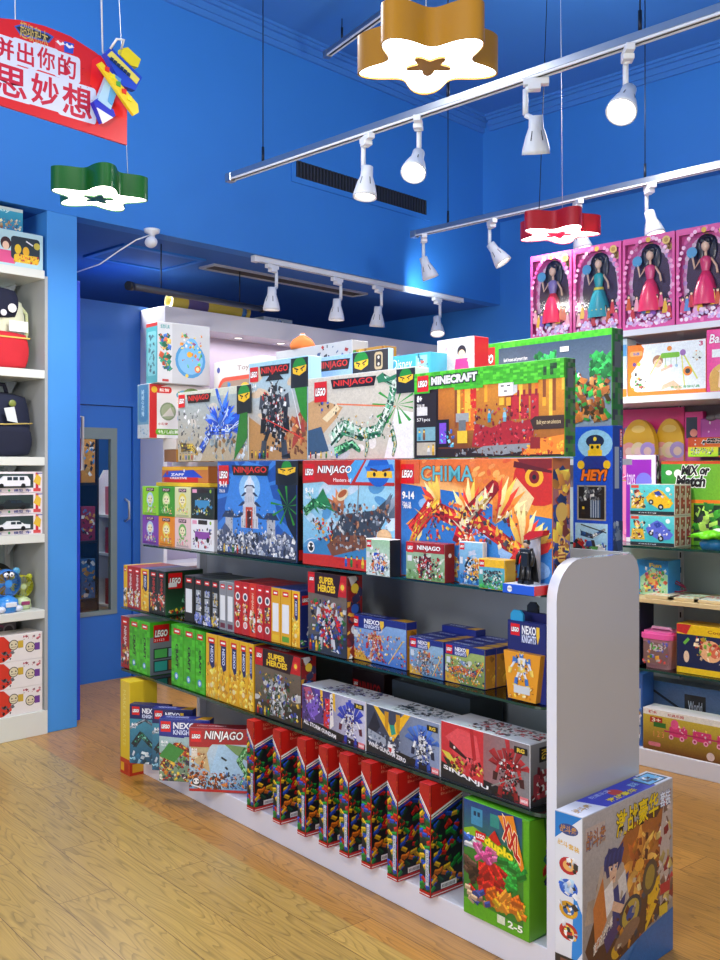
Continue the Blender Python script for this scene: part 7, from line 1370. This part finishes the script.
b = MB(); b.ell((.06, -.105, .30), .022, .006, .02, '7a8838'); b.obj('badge', PLAST, bp)
# boxed model cars
MC = 'boxed model cars stacked in the alcove'
lc = ['white van', 'dark car', 'white police-style car']
for k in range(3):
    zz = 1.1385 + (2 - k) * .118; v = VF + .01
    r = lb_('model_car_box', 'window box with a %s, %s of the three stacked' % (lc[k], ['top', 'middle', 'bottom'][k]), MC, -16, 42.3, v, zz, 0, .1, {}, 'dcd8dc', h=.116)
    ul = vp(-16, v)[0]; ur = vp(42.3, v)[0]; w = ur - ul
    p = P((-w / 2, -.05, 0), (1, 0, 0), (0, 0, 1), w, .116); art_minicar(k, k)(p); p.mb.obj('front_print', PRINT, r, merge=False)
    car = empty('toy_car', (.0, -.062, .030)); car.parent = r; c1 = ['e8eaf0', '20282c', 'e8ecf0'][k]; L_ = w * .62; hgt = .062 if k == 0 else .048
    b = MB(); pr = [(-.5, .1), (-.5, .5), (-.34, .62), (-.2, 1), (.42, 1), (.5, .62), (.5, .1)] if k == 0 else [(-.5, .12), (-.5, .5), (-.22, .62), (-.1, 1), (.2, 1), (.32, .64), (.5, .55), (.5, .12)]
    b.prism([(x * L_ - .02, z * hgt) for x, z in pr], -.012, .012, c1, 'y'); b.obj('bodywork', PLAST, car)
    b = MB()
    for x in ((-.14, 0.02, .2) if k == 0 else (-.04, .12)): b.box(x * L_ - .02, (x + .13) * L_ - .02, -.013, -.0125, hgt * .62, hgt * .92, '20303c')
    b.obj('windows', PLAST, car)
    b = MB()
    for x in (-.3, .3): b.cyl((x * L_ - .02, -.015, hgt * .14), (x * L_ - .02, .012, hgt * .14), .0125, n=12, col='141618')
    b.obj('wheels', PLAST, car)
# two desk fans
def fan(label, u, v, s, c1, c2, c3, ears):
    f = empty('desk_fan', (u, v, .708)); tag(f, label, 'fan', 'toy desk fans')
    b = MB(); b.lathe([(0, 0), (.055 * s, 0), (.065 * s, .02 * s), (.06 * s, .06 * s), (.03 * s, .085 * s), (0, .09 * s)], 20, c1); b.obj('base', PLAST, f)
    b = MB(); b.box(-.03 * s, .03 * s, -.066 * s, -.058 * s, .03 * s, .055 * s, c3, ch=.003); b.obj('base_badge', PLAST, f)
    z = .15 * s; b = MB(); R_ = .075 * s; M_ = Matrix.Translation((0, 0, z)) @ Matrix.Rotation(PI / 2, 4, 'X')
    b.lathe([(R_ * .9, -.03), (R_, -.02), (R_, .02), (R_ * .9, .03)], 26, c2, M=M_); b.obj('head', PLAST, f)
    b = MB(); b.lathe([(R_ * .28, .031), (0, .034)], 16, c1, M=M_)
    for i in range(18): a = 2 * PI * i / 18; b.cyl(M_ @ Vector((R_ * .2 * math.cos(a), R_ * .2 * math.sin(a), .031)), M_ @ Vector((R_ * .93 * math.cos(a), R_ * .93 * math.sin(a), .029)), .0013, n=4, col=c2)
    b.obj('grille', PLAST, f)
    b = MB()
    for i in range(4):
        a = PI / 2 * i; b.face([M_ @ Vector((R_ * r_ * math.cos(a + t), R_ * r_ * math.sin(a + t), zz_)) for r_, t, zz_ in ((.1, 0, .0), (.8, -.1, .0), (.85, .5, .018), (.12, .8, .01))], shade(c1, .8))
    b.obj('blades', PLAST, f)
    for s_ in (-1, 1): b = MB(); b.ell((s_ * R_ * .75, 0, z + R_ * .78), .022 * s, .012, .022 * s, ears); b.obj('ear', PLAST, f)
    if s > 1.0:
        for s_ in (-1, 1): b = MB(); b.ell((s_ * .016, -.036, z + R_ * .62), .014, .008, .014, 'f4f4f4'); b.ell((s_ * .013, -.043, z + R_ * .6), .005, .004, .005, '101010'); b.obj('eye', PLAST, f)
        for s_ in (-1, 1): b = MB(); b.ell((s_ * .05, -.05, .02), .024, .02, .018, 'd8e0f0'); b.obj('foot', PLAST, f)
fan('blue desk fan with googly eyes, left of the yellow one', 2.470, 5.15, 1.06, '3a90e0', '3878c8', 'e0e8f0', '50a0c8')
fan('yellow-green bear-eared desk fan with a pale base', 2.584, 5.20, .86, 'c8dca8', 'c8cc30', 'a04870', 'd0d838')
o = empty('spare_wheel_toy', (2.49, 5.36, .71)); tag(o, 'round black and yellow toy standing behind the fans', 'toy')
b = MB(); M_ = Matrix.Translation((0, 0, .13)) @ Matrix.Rotation(PI / 2, 4, 'X'); b.lathe([(.1, -.02), (.13, -.02), (.13, .02), (.1, .02), (.1, -.02)], 28, '181818', M=M_); b.obj('rim', PLAST, o)
b = MB(); b.lathe([(0, .01), (.1, .01)], 28, 'a88828', M=M_); b.lathe([(0, .014), (.03, .014)], 16, '302818', M=M_); b.obj('disc', PLAST, o)
# white and red boxes
HB = 'white and red cartoon-hero boxes stacked at the bottom of the alcove'
for k in range(3):
    lb_('toy_box', 'white box with a red left edge, %s of the stack of three' % ['bottom', 'middle', 'top'][k], HB, -2, 42.6, VF - .0, .1355 + k * .150, 0, .16, {'F': art_heroes}, 'e0dcda', h=.149)
lb_('toy_box', 'grey rounded case with circles, behind the cartoon-hero boxes', None, -12, 16, 5.33, .1355, 0, .1, {'F': lambda p: (p.rect(0, 0, 1, 1, '787078'), p.ell(.4, .86, .07, 'a85878'), p.ell(.4, .86, .05, '686068'), p.ell(.74, .86, .07, 'a8a0a8'), p.ell(.74, .86, .05, '585058'))}, '807880', h=.51)
# ================================================================ behind the glazed door
bs = empty('storeroom_shelf', (3.99, 6.75, 0)); tag(bs, 'white round-cornered shelf rack seen through the glazed door', 'shelf unit')
b = MB(); b.prism([(0, 0), (.3, 0), (.3, 1.35), (.2, 1.5), (.06, 1.5), (0, 1.4)], 0, .02, axis='y'); 
b.obj('back_panel', M_WHITE, bs)
for z in (.45, .85, 1.15):
    b = MB(); b.box(0, .3, -.25, 0, z - .02, z); b.obj('shelf', M_WHITE, bs)
BB = 'red boxes on the rack behind the glazed door'
for k, (z, c_, h_) in enumerate(((.451, 'a81c28', .2), (.851, 'b82030', .2), (1.151, 'e87890', .22))):
    for j in range(2): box('toy_box', '%s box on the %s shelf of the rack behind the door' % (['dark red', 'bright red', 'pink'][k] + (' left', ' right')[j], ['lower', 'middle', 'upper'][k]), 'box', BB, (3.99 + .08 + j * .14, 6.60, z), 0, .12, .15, h_, {'F': (lambda c_: lambda p: scatter(p, .1, .1, .9, .9, 14, .08, [c_, 'f0e0e0', 'c04050'], 3))(c_)}, None, c_)
pile = empty('storeroom_goods_rack', (3.69, 6.9, 0)); tag(pile, 'dark rack left of the white rack behind the door', 'rack')
b = MB()
for z in (.1, .5, .95, 1.4): b.box(-.28, .28, -.2, .2, z - .02, z)
b.obj('shelf', M_DARK, pile)
b = MB()
for x in (-.28, .265): b.box(x, x + .015, -.2, .2, 0, 1.95)
b.obj('frame', M_DARK, pile)
r_ = random.Random(5)
for z in (.101, .501, .951, 1.401):
    for j in range(4):
        c_ = rpick(r_, ['a82030', 'c8402c', 'd8d0d0', '3a70b0', '8a2048', 'c88830'])
        box('toy_box', '%s box on the %s shelf of the dark rack behind the door' % (ord_[j] + ' from the left', {.101: 'lowest', .501: 'second', .951: 'third', 1.401: 'top'}[z]), 'box', 'boxes on the dark rack behind the glazed door', (3.488 + .13 * j + .005, 6.80, z), 0, .12, .18, r_.uniform(.25, .35), {'F': (lambda s_, c_: lambda p: scatter(p, .05, .05, .95, .95, 20, .07, [c_, 'e8e8e8', '202428', 'd8a040', '3a80c0'], s_))(j + int(z * 10), c_)}, None, c_)
# ================================================================ light, camera, render settings
w = bpy.data.worlds.new('shop_air'); SC.world = w; w.use_nodes = True; w.node_tree.nodes['Background'].inputs[0].default_value = (1, .97, .93, 1); w.node_tree.nodes['Background'].inputs[1].default_value = .55
cam = bpy.data.cameras.new('camera'); cam.sensor_width = 36; cam.sensor_fit = 'AUTO'; cam.lens = 36 * FPX / 960; cam.shift_y = -10 / 960; cam.clip_start = .05
co = bpy.data.objects.new('camera', cam); COL.objects.link(co); co.location = (0, 0, EYE); co.rotation_euler = (PI / 2, 0, TH - PI / 2); SC.camera = co
SC.view_settings.view_transform = 'Standard'; SC.view_settings.look = 'None'; SC.view_settings.exposure = 0; SC.view_settings.gamma = 1; SC.view_settings.use_curve_mapping = False
SC.cycles.use_denoising = True; SC.cycles.max_bounces = 8; SC.cycles.transparent_max_bounces = 24; SC.cycles.sample_clamp_indirect = 6
